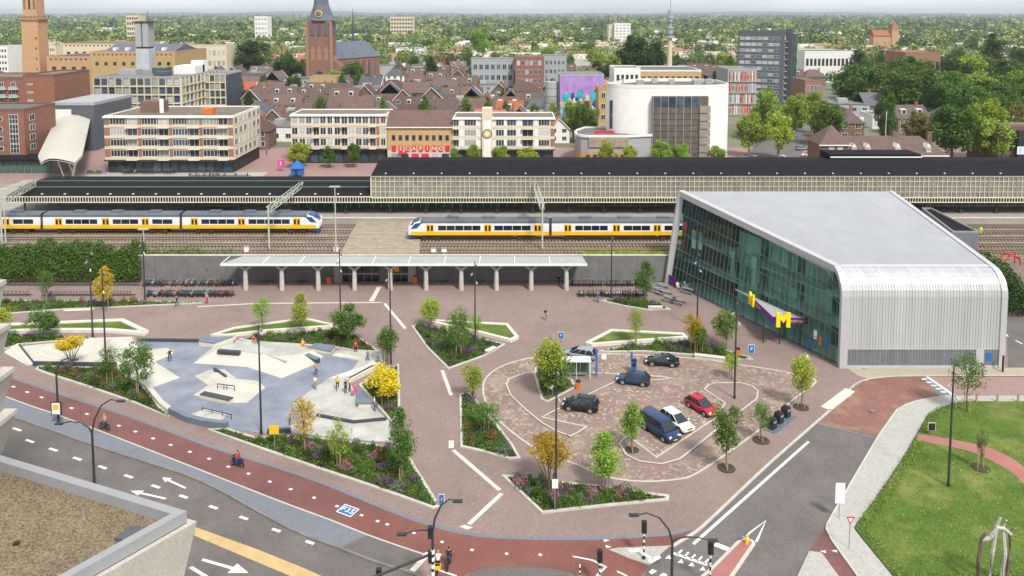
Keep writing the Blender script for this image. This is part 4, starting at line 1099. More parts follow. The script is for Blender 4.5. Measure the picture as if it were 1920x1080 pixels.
# frame bands round the glass front and at the right edge
def band(pts, w, th, name, side):
    m = MB(); vs = []
    for p in pts:
        p = Vector(p); vs += [p, p + Vector(side) * w]
    m.add(vs, [(2 * k, 2 * k + 1, 2 * k + 3, 2 * k + 2) for k in range(len(pts) - 1)])
    return m
arc = [(0, 0.0), (0, zsh)] + [(rad - rad * math.cos(t), zsh + rad * math.sin(t)) for t in [pi / 2 * k / 6 for k in range(1, 7)]]
def edge_frame(xa, xb, name):
    """a rounded frame that follows the section; xa..xb across"""
    m = MB(); vs = []
    for dy, z in arc:
        nrm = Vector((0, -1, 0)) if z <= zsh else Vector((0, -(rad - dy) / rad, (z - zsh) / rad))
        for x, d in ((xa, -.5), (xa, .16), (xb, .16), (xb, -.1)): vs.append((x, FD + dy + nrm.y * d, z + nrm.z * d))
    n = len(arc)
    m.add(vs, [(4 * k + j, 4 * k + j + 1, 4 * k + 5 + j, 4 * k + 4 + j) for k in range(n - 1) for j in range(3)])
    m.build(name, M['zinc_frame'], cinema)
edge_frame(fx0 - .95, fx0 + .02, 'corner_frame'); edge_frame(fx1 - .02, fx1 + .75, 'corner_frame')
# roof edge beam above the glass and the leaning back post
def bar(a, b, w, h, name, m='zinc_frame'):
    a, b = Vector(a), Vector(b); d = (b - a).normalized()
    s = d.cross(Vector((0, 0, 1))); s = s.normalized() if s.length > .1 else Vector((1, 0, 0))
    t = s.cross(d)
    vs = [p + s * x * w + t * z * h for p in (a, b) for x, z in ((-.5, -.5), (.5, -.5), (.5, .5), (-.5, .5))]
    return MB().add(vs, [(0, 1, 5, 4), (1, 2, 6, 5), (2, 3, 7, 6), (3, 0, 4, 7), (3, 2, 1, 0), (4, 5, 6, 7)]).build(name, M[m], cinema)
bar((fx0 - .45, y0r - .1, zt_f - .28), (tl_.x - .4, BD + .1, zt_b - .28), 1.0, .95, 'roof_edge_beam')
bar((bl.x - .45, BD + .05, -.1), (tl_.x - .35, BD + .05, zt_b - .2), .9, .9, 'back_post')
bar((fx1 + .45, y0r - .1, zt_f - .1), (trx + .2, BD, zt_b - .1), .7, .5, 'roof_edge_beam')
# glass front: panes in rows, each its own
def gpt(u, v):
    """u 0 front corner .. 1 back post, v 0 ground .. 1 under the roof edge"""
    b0 = Vector((fx0 - .55, FD + .45, .12)); b1 = Vector((bl.x + .15, BD - .1, .12))
    top_u = max(u, 0)
    bot = b0.lerp(b1, u)
    zt = rz_(u0 + (1 - u0) * u) - .85
    tp = Vector((fx0 - .5 + (tl_.x + .15 - fx0 + .5) * u, bot.y, zt))
    if u < .075: tp.z = zsh - .3 + (zt - zsh + .3) * math.sin(min(1, (u + .012) / .075) * pi / 2)
    return bot.lerp(tp, v)
glass_m = bpy.data.materials.new('hall_glass'); glass_m.use_nodes = True
gn, gl = glass_m.node_tree.nodes, glass_m.node_tree.links
gb = gn['Principled BSDF']; gb.inputs['Roughness'].default_value = .04; gb.inputs['Base Color'].default_value = (.01, .05, .052, 1); gb.inputs['Specular IOR Level'].default_value = .6
gt = gn.new('ShaderNodeBsdfTransparent'); gt.inputs['Color'].default_value = (.55, .86, .80, 1)
gm = gn.new('ShaderNodeMixShader'); gm.inputs['Fac'].default_value = .24
gl.new(gt.outputs['BSDF'], gm.inputs[1]); gl.new(gb.outputs['BSDF'], gm.inputs[2]); gl.new(gm.outputs['Shader'], gn['Material Output'].inputs['Surface'])
M['hall_glass'] = glass_m
for k, (fac, col, tint) in enumerate(((.5, (.008, .035, .04), (.45, .78, .74)), (.15, (.02, .09, .085), (.66, .96, .88)), (.36, (.03, .05, .05), (.62, .78, .74)))):
    g2 = glass_m.copy(); M['hall_glass%d' % k] = g2; q = g2.node_tree.nodes
    q['Mix Shader'].inputs['Fac'].default_value = fac; q['Principled BSDF'].inputs['Base Color'].default_value = (*col, 1); q['Transparent BSDF'].inputs['Color'].default_value = (*tint, 1)
mat('mullion_dark', (.16, .19, .19), .5, .1, 1)
NC = 38; rows = [0, .19, .40, .60, .80, 1.0]
for i in range(NC):
    for j in range(5):
        u1, u2, v1, v2 = i / NC, (i + 1) / NC - .0015, rows[j], rows[j + 1] - .008
        MB().quad(gpt(u2, v1), gpt(u1, v1), gpt(u1, v2), gpt(u2, v2)).build('glass_pane', M[rnd.choice(['hall_glass', 'hall_glass', 'hall_glass0', 'hall_glass1', 'hall_glass2'])], cinema)
ng = (gpt(1, 0) - gpt(0, 0)).cross(Vector((0, 0, 1))).normalized()
if ng.x > 0: ng = -ng
for i in range(NC + 1):
    u = i / NC
    MB().tube([gpt(u, 0) + ng * .05, gpt(u, 1) + ng * .05], .038, 4).build('mullion', M['mullion_dark'], cinema)
for v in rows:
    MB().tube([gpt(i / 12, v) + ng * .06 for i in range(13)], .05, 4).build('transom', M['mullion_dark'], cinema)
# interior seen through the glass: floors, core walls, stairs, hangings
mat('hall_interior', (.34, .48, .42), .8, .35, .4, col2=(.66, .74, .60)); mat('hall_floor', (.52, .56, .54), .7, .1, .5); mat('interior_red', (.40, .06, .05), .8, .2, 1); mat('interior_brick', (.30, .13, .09), .9, .3, .8)
def inner(u, d, z):
    p = gpt(u, 0); return (p.x - ng.x * d, p.y - ng.y * d, z)
for z in (4.2, 8.2):
    poly = [inner(.05, 1.8, z), inner(.97, 1.8, z), inner(.97, 7, z), inner(.05, 7, z)]
    MB().prism([(p[0], p[1]) for p in poly], z - .25, z).build('inner_floor', M['hall_floor'], cinema)
for ua, ub, mm in ((.02, .12, 'hall_interior'), (.16, .3, 'hall_interior'), (.34, .5, 'hall_interior'), (.55, .68, 'hall_interior'), (.72, .98, 'interior_brick')):
    poly = [inner(ua, 4.5, 0), inner(ub, 4.5, 0), inner(ub, 6.8, 0), inner(ua, 6.8, 0)]
    MB().prism([(p[0], p[1]) for p in poly], 0.01, 11.2).build('inner_wall', M[mm], cinema)
for u, z0_, z1_, mm in ((.93, 5.5, 10.8, 'interior_red'), (.86, 7, 10, 'white_metal'), (.82, 7.2, 10, 'white_metal'), (.6, 5, 9, 'hall_floor'), (.47, 4.5, 9.5, 'white_metal')):
    a = inner(u, 1.1, z0_); b = inner(u + .03, 1.1, z0_)
    MB().prism([(a[0], a[1]), (b[0], b[1]), (b[0] + .1, b[1] + .1), (a[0] + .1, a[1] + .1)], z0_, z1_).build('hanging_banner', M[mm], cinema)
MB().prism([inner(.0, .6, 0)[:2], inner(1, .6, 0)[:2], inner(1, 9, 0)[:2], inner(0, 9, 0)[:2]], -.05, .02).build('inner_floor', M['hall_floor'], cinema)
# entrance canopy with yellow letters
mat('sign_purple', (.14, .02, .22), .5, .1, 1); mat('letter_yellow', (.85, .66, .01), .4, .03, 1)
ec = thing('entrance_canopy', 'purple edged wedge canopy with a yellow M at the hall entrance', 'canopy')
zc = 4.0
a_ = P(1408, 556, zc); tip = P(1450, 596, zc); c_ = P(1516, 597, zc); d_ = c_ + (a_ - tip) * .3
d_ = Vector((gpt(.27, 0).x, gpt(.27, 0).y, zc)); e_ = Vector((gpt(.56, 0).x, gpt(.56, 0).y, zc))
poly = [tuple(tip.xy), tuple(c_.xy), tuple(d_.xy), tuple(e_.xy), tuple(a_.xy)]
MB().prism(poly, zc - .25, zc).sheet(poly, zc - .25).build('slab', M['zinc_frame'], ec)
for p, q, nm in ((a_, tip, 'edge_band'), (tip, c_, 'edge_band')):
    L = [tuple(p.xy), tuple(q.xy)]
    MB().strip(L, .14, zc - .75, zc + .05).build(nm, M['sign_purple'], ec)
dx = (c_ - tip); rzm = math.atan2(dx.y, dx.x)
fwd = Vector((math.sin(rzm), -math.cos(rzm), 0))
def block_m(par, loc, rz, s=1.0):
    m = MB(); w, h, t = 2.3 * s, 2.5 * s, .3
    for x in (0, w - .65 * s): m.box(x, x + .65 * s, -t / 2, t / 2, 0, h)
    m.build('letter_stem', M['letter_yellow'], par, loc, rz)
    m = MB(); c = w / 2
    for sgn in (-1, 1):
        xs_ = [c + sgn * (c - .6 * s), c + sgn * (c - .6 * s), c, c]
        vs = [(xs_[0], -t / 2, h), (xs_[1], -t / 2, h - 1.0 * s), (xs_[2], -t / 2, h - 1.75 * s), (xs_[3], -t / 2, h - .75 * s)]
        m.add(vs + [(x, t / 2, z) for x, _, z in vs], [(0, 1, 2, 3), (7, 6, 5, 4), (0, 3, 7, 4), (1, 5, 6, 2)])
    m.build('letter_arm', M['letter_yellow'], par, loc, rz)
block_m(ec, tip + dx.normalized() * .3 + fwd * .3 + Vector((0, 0, -1.15)), rzm, .82)
dl = (a_ - tip); rzl = math.atan2(-dl.y, -dl.x)
block_m(ec, a_ + Vector((-.3, -.3, -.9)), rzl, .72)
text('metropool', .52, ec, tuple(tip + dx * .72 + fwd * .1 + Vector((0, 0, -.36))), (pi / 2, 0, rzm), 'letter_yellow', .02, 'lettering')
mid = a_.lerp(tip, .35)
text('metropool', .45, ec, tuple(mid + Vector((math.sin(rzl), -math.cos(rzl), 0)) * .1 + Vector((0, 0, -.36))), (pi / 2, 0, rzl), 'letter_yellow', .02, 'lettering')
for q in (tip + dx * .25 + Vector((0, .8, 0)), tip + Vector((-.9, 1.2, 0))): MB().tube([(q.x, q.y, 0), (q.x, q.y, zc - .2)], .09, 6).build('prop', M['dark_metal'], ec)
# posters on the glass front near the corner
for i, (u, v, mm) in enumerate(((.14, .12, 'green_panel'), (.115, .16, 'sign_white'), (.09, .12, 'orange_plastic'), (.06, .15, 'sign_blue'), (.14, .04, 'sign_blue'), (.115, .05, 'green_panel'))):
    p0, p1, p2, p3 = gpt(u, v), gpt(u + .018, v), gpt(u + .018, v + .1), gpt(u, v + .1)
    MB().quad(*[p - ng * -.03 for p in (p1, p0, p3, p2)]).build('poster', M[mm], cinema)
p = gpt(.985, 0) + ng * .3
MB().cbox((p.x - .1, p.y - .9, .9), (1.8, .12, 1.6), math.atan2(*(gpt(0, 0) - gpt(1, 0)).yx) ).build('mural_panel', M['sign_purple'], cinema)
# dark annex behind
an0 = Vector((trx + .3, BD - 7.5, 0))
an = thing('annex', 'dark flat roofed annex attached behind the silver hall', 'annex')
az = 7.2
A = P(1728, 392, az); B = P(1746, 392, az); C = P(1836, 437, az); Dd = P(1786, 437, az)
pl = [tuple(Dd.xy), tuple(C.xy), tuple(B.xy), tuple(A.xy)]
MB().prism(pl, 0, az).build('wall', M['plinth_grey'], an)
MB().sheet(inset(pl, .3), az + .004).build('roof', M['black_roof'], an)
MB().ring(pl, inset(pl, .3), az - .02, az + .3).build('parapet', M['grey_metal'], an)
# ------------------------------------------------------------ town materials
mat('brick_red', (.265, .13, .092), .9, .14, .9, obj_var=.12, fine=.08); mat('brick_brown', (.17, .105, .075), .9, .14, .9, obj_var=.16, fine=.08)
mat('brick_yellow', (.44, .30, .135), .9, .12, .8, obj_var=.05, fine=.06); mat('brick_orange', (.47, .28, .155), .9, .12, .7, fine=.06)
mat('render_white', (.72, .71, .68), .8, .05, .5, obj_var=.06); mat('render_cream', (.60, .52, .38), .8, .06, .5, obj_var=.06)
mat('render_grey', (.34, .35, .36), .8, .08, .5, obj_var=.1)
mat('tile_brown', (.115, .078, .068), .85, .2, 1.2, obj_var=.25, fine=.12); mat('tile_orange', (.31, .125, .07), .85, .2, 1.2, obj_var=.18, fine=.12)
mat('slate', (.085, .09, .105), .7, .2, 1.0, obj_var=.2, fine=.1); mat('flat_roof', (.15, .145, .145), .9, .2, .4, obj_var=.25)
mat('flat_roof_brown', (.17, .13, .105), .95, .2, .3, fine=.15); mat('church_slate', (.10, .118, .155), .6, .15, .4, fine=.1)
mat('curtain', (.36, .37, .34), .5, .3, 2, obj_var=.3); glass('win_glass', (.035, .042, .05), spec=.5); glass('win_blue', (.05, .075, .11), spec=.5)
mat('sign_letter', (.75, .74, .72), .5, .03, 1)
WC = {}
def wmesh(w, h, cols, rows, fm, pm, fw=.09):
    k = (round(w, 2), round(h, 2), cols, rows, fm, pm)
    if k not in WC:
        f = MB()
        f.box(0, w, -.09, .02, 0, fw); f.box(0, w, -.09, .02, h - fw, h); f.box(0, fw, -.09, .02, fw, h - fw); f.box(w - fw, w, -.09, .02, fw, h - fw)
        for i in range(1, cols): x = w * i / cols; f.box(x - .04, x + .04, -.08, .02, fw, h - fw)
        for i in range(1, rows): z = h * i / rows; f.box(fw, w - fw, -.07, .02, z - .04, z + .04)
        WC[k] = (f.mesh('window', M[fm]), MB().box(fw, w - fw, -.035, .01, fw, h - fw).mesh('pane', M[pm]))
    return WC[k]
def win(par, x, y, z, w, h, face='f', cols=1, rows=1, fm='white_metal', pm='win_glass', simple=False):
    a, b = wmesh(w, h, cols, rows, fm, pm)
    o = link('window', b if simple else a, par, (x, y, z), {'f': 0, 'r': pi / 2, 'l': -pi / 2}[face])
    if not simple: link('pane', b, o)
    return o
def shell(root, w, d, h, wm, rm='flat_roof', par=.5, z0=0, pm=None):
    MB().box(0, w, 0, d, z0, h).build('wall', M[wm], root)
    MB().sheet([(0.2, .2), (w - .2, .2), (w - .2, d - .2), (.2, d - .2)], h + .03).build('roof', M[rm], root)
    if par: MB().ring([(-.06, -.06), (w + .06, -.06), (w + .06, d + .06), (-.06, d + .06)], [(.25, .25), (w - .25, .25), (w - .25, d - .25), (.25, d - .25)], h - .25, h + par).build('parapet', M[pm or 'render_white'], root)
def place(name, label, cat, px0, px1, D, rz=0, zmid=8):
    a, b = PX(px0, D, zmid), PX(px1, D, zmid)
    return thing(name, label, cat, (a, D, -.38), rz), b - a
def pane_kind(): return rnd.choice(['win_glass', 'win_glass', 'win_blue', 'curtain'])
def grid(root, x0, x1, y, z0, fh, nf, n, wh, face='f', gap=.25, cols=2, rows=1, fm='white_metal', simple=False, pk=None):
    """nf storeys of n windows between x0 and x1 (along the face)"""
    for f in range(nf):
        for i in range(n):
            a = x0 + (x1 - x0) * i / n + gap / 2; w = (x1 - x0) / n - gap
            pos = (a, y) if face == 'f' else ((y, a) if face == 'r' else (y, a + w))
            win(root, pos[0], pos[1], z0 + f * fh, w, wh, face, cols, rows, fm, pk or pane_kind(), simple)
# square behind the station
struct(MB().box(-160, 190, 195, 268, -.39, -.37).build('station_square', M['pink_clinker']))
struct(MB().box(PX(120, 215, 0), PX(480, 215, 0), 196, 226, -.39, -.355).build('square_paving', M['path_grey_paver']))
av0, av1 = P(1395, 300), P(1560, 300)
struct(MB().add([(*P(1385, 300).xy, -.36), (*P(1500, 300).xy, -.36), (*P(1535, 200).xy, -.36), (*P(1495, 200).xy, -.36)], [(0, 1, 2, 3)]).build('avenue', M['asphalt']))

# ------------------------------------------------------------ front row of flats
def flats(label, px0, px1, D, top, floors, gh, depth, wm, bm, bays, rm='flat_roof_brown', shop='black_plastic', side=None):
    root, w = place('apartment_block', label, 'apartment block', px0, px1, D)
    h = HZ(D, top) + .38; fh = (h - gh) / floors
    shell(root, w, depth, h, wm, rm, .35, gh)
    MB().box(.4, w - .4, .5, depth, 0, gh).build('shop_wall', M[shop], root)
    MB().box(-.1, w + .1, -.9, .5, gh - .35, gh).build('shop_awning', M['dark_metal'], root)
    n = int(w / 2.6)
    for i in range(n):
        win(root, .5 + (w - 1) * i / n, .47, .3, (w - 1) / n - .2, gh - .9, 'f', 1, 1, 'dark_metal', rnd.choice(['win_glass', 'win_glass', 'win_blue']))
    for f in range(floors):
        z = gh + f * fh
        MB().box(-.05, w + .05, -.14, -.002, z, z + .85).build('cream_band', M[bm], root)
        for u0_, u1_, k in bays:
            a, b = u0_ * w, u1_ * w
            if k == 'p': MB().box(a, b, -.2, .0, z + .851, z + fh - .001).build('brick_pier', M['brick_red'], root)
            elif k == 'q': MB().box(a, b, -.2, .0, z + .851, z + fh - .001).build('white_pier', M['render_white'], root)
            elif k == 'b':
                win(root, a, .0, z + .5, b - a, fh - .75, 'f', 2, 1, 'white_metal', pane_kind())
                bl_ = MB().box(a - .1, b + .1, -1.25, -.15, z - .05, z + .12).build('balcony', M['render_white'], root)
                MB().box(a - .1, b + .1, -1.25, -1.18, z + .12, z + .95).build('railing', M[bm], bl_)
            else:
                win(root, a, -.02, z + .9, b - a, fh - 1.15, 'f', max(1, round((b - a) / .95)), 1, 'white_metal', pane_kind())
    MB().box(-.3, w + .3, -.5, -.06, h - .3, h + .12).build('cornice', M['render_white'], root)
    if side:
        for f in range(floors):
            z = gh + f * fh
            MB().box(w + .002, w + .12, 0, depth, z, z + .3).build('side_band', M[bm], root)
            for i in range(side):
                win(root, w + .1, depth * (i + .15) / side, z + .9, depth / side * .62, fh - 1.2, 'r', 2, 1, 'white_metal', pane_kind())
        MB().box(w - .02, w + .08, 0, depth, gh, h).build('side_wall', M['render_cream'], root)
    return root, w, h
bays = []
for s0, s1 in ((.04, .262), (.285, .505), (.525, .74), (.76, .965)):
    L = s1 - s0
    bays += [(s0 + .004, s0 + L * .56, 'w'), (s0 + L * .62, s1 - .004, 'b')]
bays += [(0, .04, 'p'), (.262, .285, 'p'), (.505, .525, 'p'), (.74, .76, 'p'), (.965, 1, 'p')]
DA = P(320, 322).y
rA, wA, hA = flats('red brick and cream apartment block with shops, left of the square', 197, 438, DA, 219, 4, 3.9, 24, 'brick_red', 'render_cream', bays, side=6)
MB().box(wA * .17, wA * .34, 9, 14, hA, hA + 3.4).build('roof_hut', M['brick_brown'], rA)
MB().box(wA * .33, wA * .36, 8.6, 8.98, hA, hA + 4.2).build('roof_hut_pier', M['render_white'], rA)
MB().box(wA * .72, wA * .8, 4, 7, hA, hA + 1.9).build('red_tank', M['orange_plastic'], rA)
b2 = []
for i in range(6):
    a = .01 + i * .148
    b2 += [(a, a + .06, 'w'), (a + .075, a + .138, 'b' if i % 2 else 'w')]
b2 += [(.895, .925, 'p'), (.94, .99, 'w'), (.138 * 3 + .02, .138 * 3 + .032, 'q')]
DB = P(640, 304).y
flats('cream and white apartment block over dark shops, left of the red letter store', 546, 725, DB, 216, 3, 4.6, 13, 'render_cream', 'render_cream', b2)
b3 = [(.0, .055, 'b'), (.06, .1, 'q'), (.11, .225, 'w'), (.225, .24, 'q'), (.42, .5, 'w'), (.5, .52, 'q'), (.53, .62, 'w'), (.63, .67, 'q'), (.68, .79, 'b'), (.80, .83, 'q'), (.84, .95, 'w'), (.96, 1, 'p')]
rD, wD, hD = flats('white apartment block with an emblem pillar right of the red letter store', 850, 1040, DB, 222, 3, 4.4, 13, 'render_white', 'render_cream', b3)
pil = MB().box(wD * .285, wD * .385, -1.0, 3, 0, hD + 3.2).build('pillar', M['render_cream'], rD)
MB().box(wD * .30, wD * .37, -1.05, -1.0, 1.5, hD - .5).build('pillar_face', M['render_white'], pil)
ring = [(wD * .335 + 1.35 * math.cos(t), hD - 5 + 1.9 * math.sin(t)) for t in [2 * pi * k / 20 for k in range(20)]]
m = MB().lathe([(1.5, -1.12), (1.5, -1.04)], 20, (wD * .335, hD - 4.6), 'y'); m.build('emblem_ring', M['sign_blue'], pil)
MB().lathe([(1.15, -1.16), (1.15, -1.1)], 20, (wD * .335, hD - 4.6), 'y').build('emblem_disc', M['sign_yellow'], pil)
MB().lathe([(.55, -1.2), (.55, -1.14)], 16, (wD * .335, hD - 4.6), 'y').build('emblem_core', M['sign_white'], pil)
# store with red letters
st, w = place('shoe_store', 'yellow brick store with brown roof and a row of red lettered windows', 'store', 726, 849, DB)
hw = HZ(DB, 238) + .38
MB().box(0, w, 0, 13, 4.2, hw).build('wall', M['brick_yellow'], st); MB().box(0, w, .02, 13, 0, 4.2).build('shop_wall', M['kerb_concrete'], st)
MB().add([(-.2, -.5, hw), (w + .2, -.5, hw), (w + .2, 6.5, hw + 4.4), (-.2, 6.5, hw + 4.4), (w + .2, 13.3, hw), (-.2, 13.3, hw)], [(0, 1, 2, 3), (3, 2, 4, 5), (0, 3, 5), (1, 4, 2)]).build('roof', M['tile_brown'], st)
MB().box(-.2, w + .2, -.6, -.3, hw - .25, hw + .05).build('gutter', M['render_white'], st)
for i in range(9):
    x = w * (.07 + .102 * i)
    win(st, x, -.02, hw - 4.2, 1.15, 1.75, 'f', 1, 1, 'grey_metal', 'win_glass')
    bx = MB().box(x, x + 1.25, -.16, -.003, hw - 7.6, hw - 5.7).build('letter_panel', M['sign_red'], st)
    if 0 < i < 8: text('SCAPINO'[i - 1], 1.7, bx, (x + .62, -.18, hw - 6.62), (pi / 2, 0, 0), 'sign_white', .03)
for i in range(6):
    x = w * (.05 + .155 * i)
    win(st, x, .0, .5, w * .125, 2.7, 'f', 1, 1, 'render_white', ['curtain', 'win_glass', 'sign_red', 'sign_red', 'curtain', 'win_glass'][i])
MB().box(w * .17, w * .3, -.8, 0, 3.0, 3.5).build('door_awning', M['sign_red'], st)

# ------------------------------------------------------------ theatre
DT = P(1250, 301).y
xa_, xb_ = PX(1137, DT + 9, 14), PX(1369, DT + 5, 14)
th = thing('theatre', 'white drum shaped theatre with a brown louvred window wall', 'theatre', ((xa_ + xb_) / 2, DT, -.38))
tw = (xb_ - xa_) / 2; tz = HZ(DT + 4, 164) + .38
n = 40; front = []
for i in range(n + 1):
    a = pi + pi * i / n
    q = math.cos(a); front.append((tw * math.copysign(abs(q) ** .62, q), 9 - 9 * abs(math.sin(a)) ** .8))
poly = front[:-1] + [(tw * .96, 20), (tw * .6, 26), (-tw * .2, 26), (-tw * .62, 20), (-tw * .84, 13)]
MB().prism(poly, 0, tz).build('drum_wall', M['render_white'], th)
MB().sheet(inset(poly, .5), tz + .02).build('roof', M['flat_roof'], th)
MB().ring(poly, inset(poly, .5), tz - .1, tz + 1.1).build('parapet', M['render_white'], th)
mat('louvre_brown', (.115, .095, .08), .8, .2, .8, obj_var=.1); mat('louvre_light', (.26, .235, .20), .8, .15, .8)
x0, x1 = PX(1222, DT, 10) - th.location.x, PX(1325, DT, 10) - th.location.x
ztop = HZ(DT, 180) + .38
fr = MB().box(x0, x1, -1.6, 3, .5, ztop).build('window_bay', M['louvre_brown'], th)
nc = 6; wide = (x1 - x0) * .83
for i in range(nc):
    a, b = x0 + wide * i / nc, x0 + wide * (i + 1) / nc
    MB().box(a - .1, a + .1, -1.85, -1.6, .5, ztop).build('mullion', M['grey_metal'], fr)
    MB().box(a + .15, b - .15, -1.66, -1.6, ztop - 3.2, ztop - .3).build('glazing', M['win_blue'], fr)
    for j in range(9):
        z = .8 + (ztop - 4.2) * j / 9
        MB().box(a + .12, b - .12, -1.78, -1.61, z, z + (ztop - 4.2) / 9 - .18).build('louvre', M['louvre_brown'], fr)
for j in range(7):
    z = .8 + (ztop - 3.4) * j / 7
    MB().box(x0 + wide + .2, x1 + .6, -2.0, -1.5, z, z + (ztop - 3.4) / 7 - .25).build('louvre', M['louvre_light'], fr)
win(th, -tw * .985, 4.2, tz - 13, 2.2, 9, 'f', 1, 2, 'grey_metal', 'win_glass')
for i, (x, y, s) in enumerate(((-9, 12, 2.2), (2, 15, 1.6), (9, 11, 2.6), (-3, 19, 1.8), (14, 16, 2.0), (-14, 17, 1.4))):
    MB().box(x, x + s, y, y + s * .8, tz, tz + 1.6).build('roof_unit', M['render_grey'], th)
# low curved wing of the theatre
wg, w = place('theatre_wing', 'low yellow brick wing with curved flat roof beside the theatre', 'building', 1082, 1236, DT - 4)
wz = HZ(DT - 4, 256) + .38
cur = [(0, 3.5), (1.2, 1.2), (3.5, 0), (w * .6, 0), (w, 3), (w, 18), (4, 18), (1, 12), (0, 8)]
MB().prism(cur, 0, wz * .45).build('wall', M['brick_yellow'], wg); MB().prism(inset(cur, .1), wz * .45, wz).build('upper_wall', M['render_grey'], wg)
MB().sheet(inset(cur, .4), wz + .02).build('roof', M['flat_roof'], wg); MB().ring(inset(cur, -.3), inset(cur, .4), wz - .3, wz + .4).build('roof_edge', M['render_white'], wg)
MB().box(3.6, w * .62, -.35, .08, wz * .62, wz - .2).build('louvre_band', M['wood_deck'], wg)
MB().add([(w * .62, -.4, wz * .75), (w + 4, -.4, wz * .2), (w + 4, -.4, 0), (w * .62, -.4, wz * .25), (w * .62, .6, wz * .75), (w + 4, .6, wz * .2), (w + 4, .6, 0), (w * .62, .6, wz * .25)], [(3, 2, 1, 0), (0, 1, 5, 4), (1, 2, 6, 5), (4, 5, 6, 7)]).build('ramp_wall', M['render_grey'], wg)
for i in range(6): win(wg, 2.8 + i * 2.1, -.02, 1.0, 1.2, 2.0, 'f', 1, 1, 'brick_brown', 'win_glass')
MB().box(6, 12, 6, 6.6, wz, wz + .8).build('roof_plants', M['sign_red'], wg)

# ------------------------------------------------------------ left: office grid, brick flats, bus canopy, town hall
DG = 312
og, w = place('office_block', 'grey office block with a pale concrete window grid behind the flats', 'office block', 178, 340, DG)
hg = HZ(DG, 146) + .38; nf = 6; fh = hg / nf
w2 = 26
mat('office_dark', (.05, .065, .09), .4, .1, .4)
shell(og, w, 40, hg, 'office_dark', 'flat_roof', .5, pm='render_grey')
nw = 12
for i in range(nw + 1): MB().box(w * i / nw - .14, w * i / nw + .14, -.55, .0, 0, hg).build('grid_column', M['render_cream'], og)
for f in range(nf):
    MB().box(-.2, w + .2, -.5, -.01, f * fh - .2, f * fh + .35).build('grid_beam', M['render_cream'], og)
    for i in range(nw): win(og, w * i / nw + .3, -.01, f * fh + .5, w / nw - .6, fh - .9, 'f', 1, 2, 'grey_metal', rnd.choice(['win_blue', 'win_blue', 'win_glass', 'curtain']))
    MB().box(w + .01, w + .5, 0, 40, f * fh - .2, f * fh + .35).build('grid_beam', M['render_cream'], og)
    for i in range(10): win(og, w + .02, 4 * i + .4, f * fh + .6, 3.2, fh - 1.0, 'r', 2, 1, 'grey_metal', rnd.choice(['win_blue', 'win_glass', 'curtain']))
for i in range(11): MB().box(w + .0, w + .55, 4 * i - .15, 4 * i + .15, 0, hg).build('grid_column', M['render_cream'], og)
for x, y, a, b, h, mm in ((3, 14, 7, 6, 2.2, 'render_grey'), (14, 20, 5, 8, 2.6, 'green_glass'), (24, 18, 9, 10, 3.5, 'render_white'), (20, 8, 6, 4, 1.8, 'slate'), (28, 26, 5, 5, 5.2, 'render_white')):
    MB().box(x, x + a, y, y + b, hg, hg + h).build('roof_hut', M[mm], og)
og2, w = place('office_wing', 'set back right wing of the grey grid office', 'office block', 345, 424, DG + 24)
h2 = HZ(DG + 24, 140) + .38
shell(og2, w, 20, h2, 'office_dark', 'flat_roof', .5, pm='render_grey')
for i in range(9): MB().box(w * i / 8 - .15, w * i / 8 + .15, -.5, 0, 0, h2).build('grid_column', M['render_cream'], og2)
for f in range(6):
    MB().box(-.2, w + .2, -.45, -.01, f * h2 / 6 - .2, f * h2 / 6 + .35).build('grid_beam', M['render_cream'], og2)
    for i in range(8): win(og2, w * i / 8 + .25, -.01, f * h2 / 6 + .5, w / 8 - .5, h2 / 6 - .9, 'f', 1, 2, 'grey_metal', rnd.choice(['win_blue', 'win_glass', 'curtain']))
tn = thing('stair_tower', 'slim pale grey tower with a dark roof plate behind the office', 'tower', (PX(256, 352, 20), 352, -.38))
htn = HZ(352, 42) + .38; w = PX(280, 352, 30) - PX(256, 352, 30)
mat('tower_tile', (.42, .44, .46), .6, .1, .5, obj_var=.05)
for k in range(14): MB().box(0, w, 0, 6, htn * .72 * k / 14 + .02, htn * .72 * (k + 1) / 14).build('stone_course', M['tower_tile'], tn)
MB().box(.25, w - .25, .25, 5.8, htn * .72, htn * .74).build('dark_joint', M['dark_metal'], tn)
for a, b in ((0, w * .44), (w * .56, w)): MB().box(a, b, 0, 6, htn * .74, htn).build('clock_panel', M['render_grey'], tn)
MB().box(-.8, w + 1.3, -.5, 6.5, htn, htn + .5).build('roof_plate', M['dark_metal'], tn); MB().tube([(w * .8, 3, htn), (w * .8, 3, htn + 5)], .12, 5).build('antenna', M['dark_metal'], tn)
# brick flats at the left edge
DL = P(60, 262).y
lf, w = place('brick_flats', 'tall red brick flats with white curved balconies at the left edge', 'apartment block', -90, 47, DL)
hl = HZ(DL, 147) + .38
shell(lf, w, 22, hl, 'brick_red', 'flat_roof_brown', .5, pm='brick_brown')
for f in range(6):
    z = hl - 3 - f * 2.85
    for i in range(6):
        win(lf, w * (.03 + .16 * i), -.02, z, 1.6, 1.7, 'f', 2, 1, 'white_metal', pane_kind())
    for i in (4, 5): 
        b_ = MB().box(w * (.02 + .16 * i), w * (.02 + .16 * i) + 3.2, -1.3, -.02, z - .9, z - .72).build('balcony', M['render_white'], lf)
        MB().box(w * (.02 + .16 * i), w * (.02 + .16 * i) + 3.2, -1.3, -1.2, z - .72, z + .1).build('railing', M['render_grey'], b_)
lf2, w = place('brick_flats', 'plain red brick gable end with small slit windows at the left', 'apartment block', 47, 104, DL - 1)
hl2 = HZ(DL - 1, 142) + .38
shell(lf2, w, 24, hl2, 'brick_red', 'flat_roof_brown', .5, pm='brick_brown')
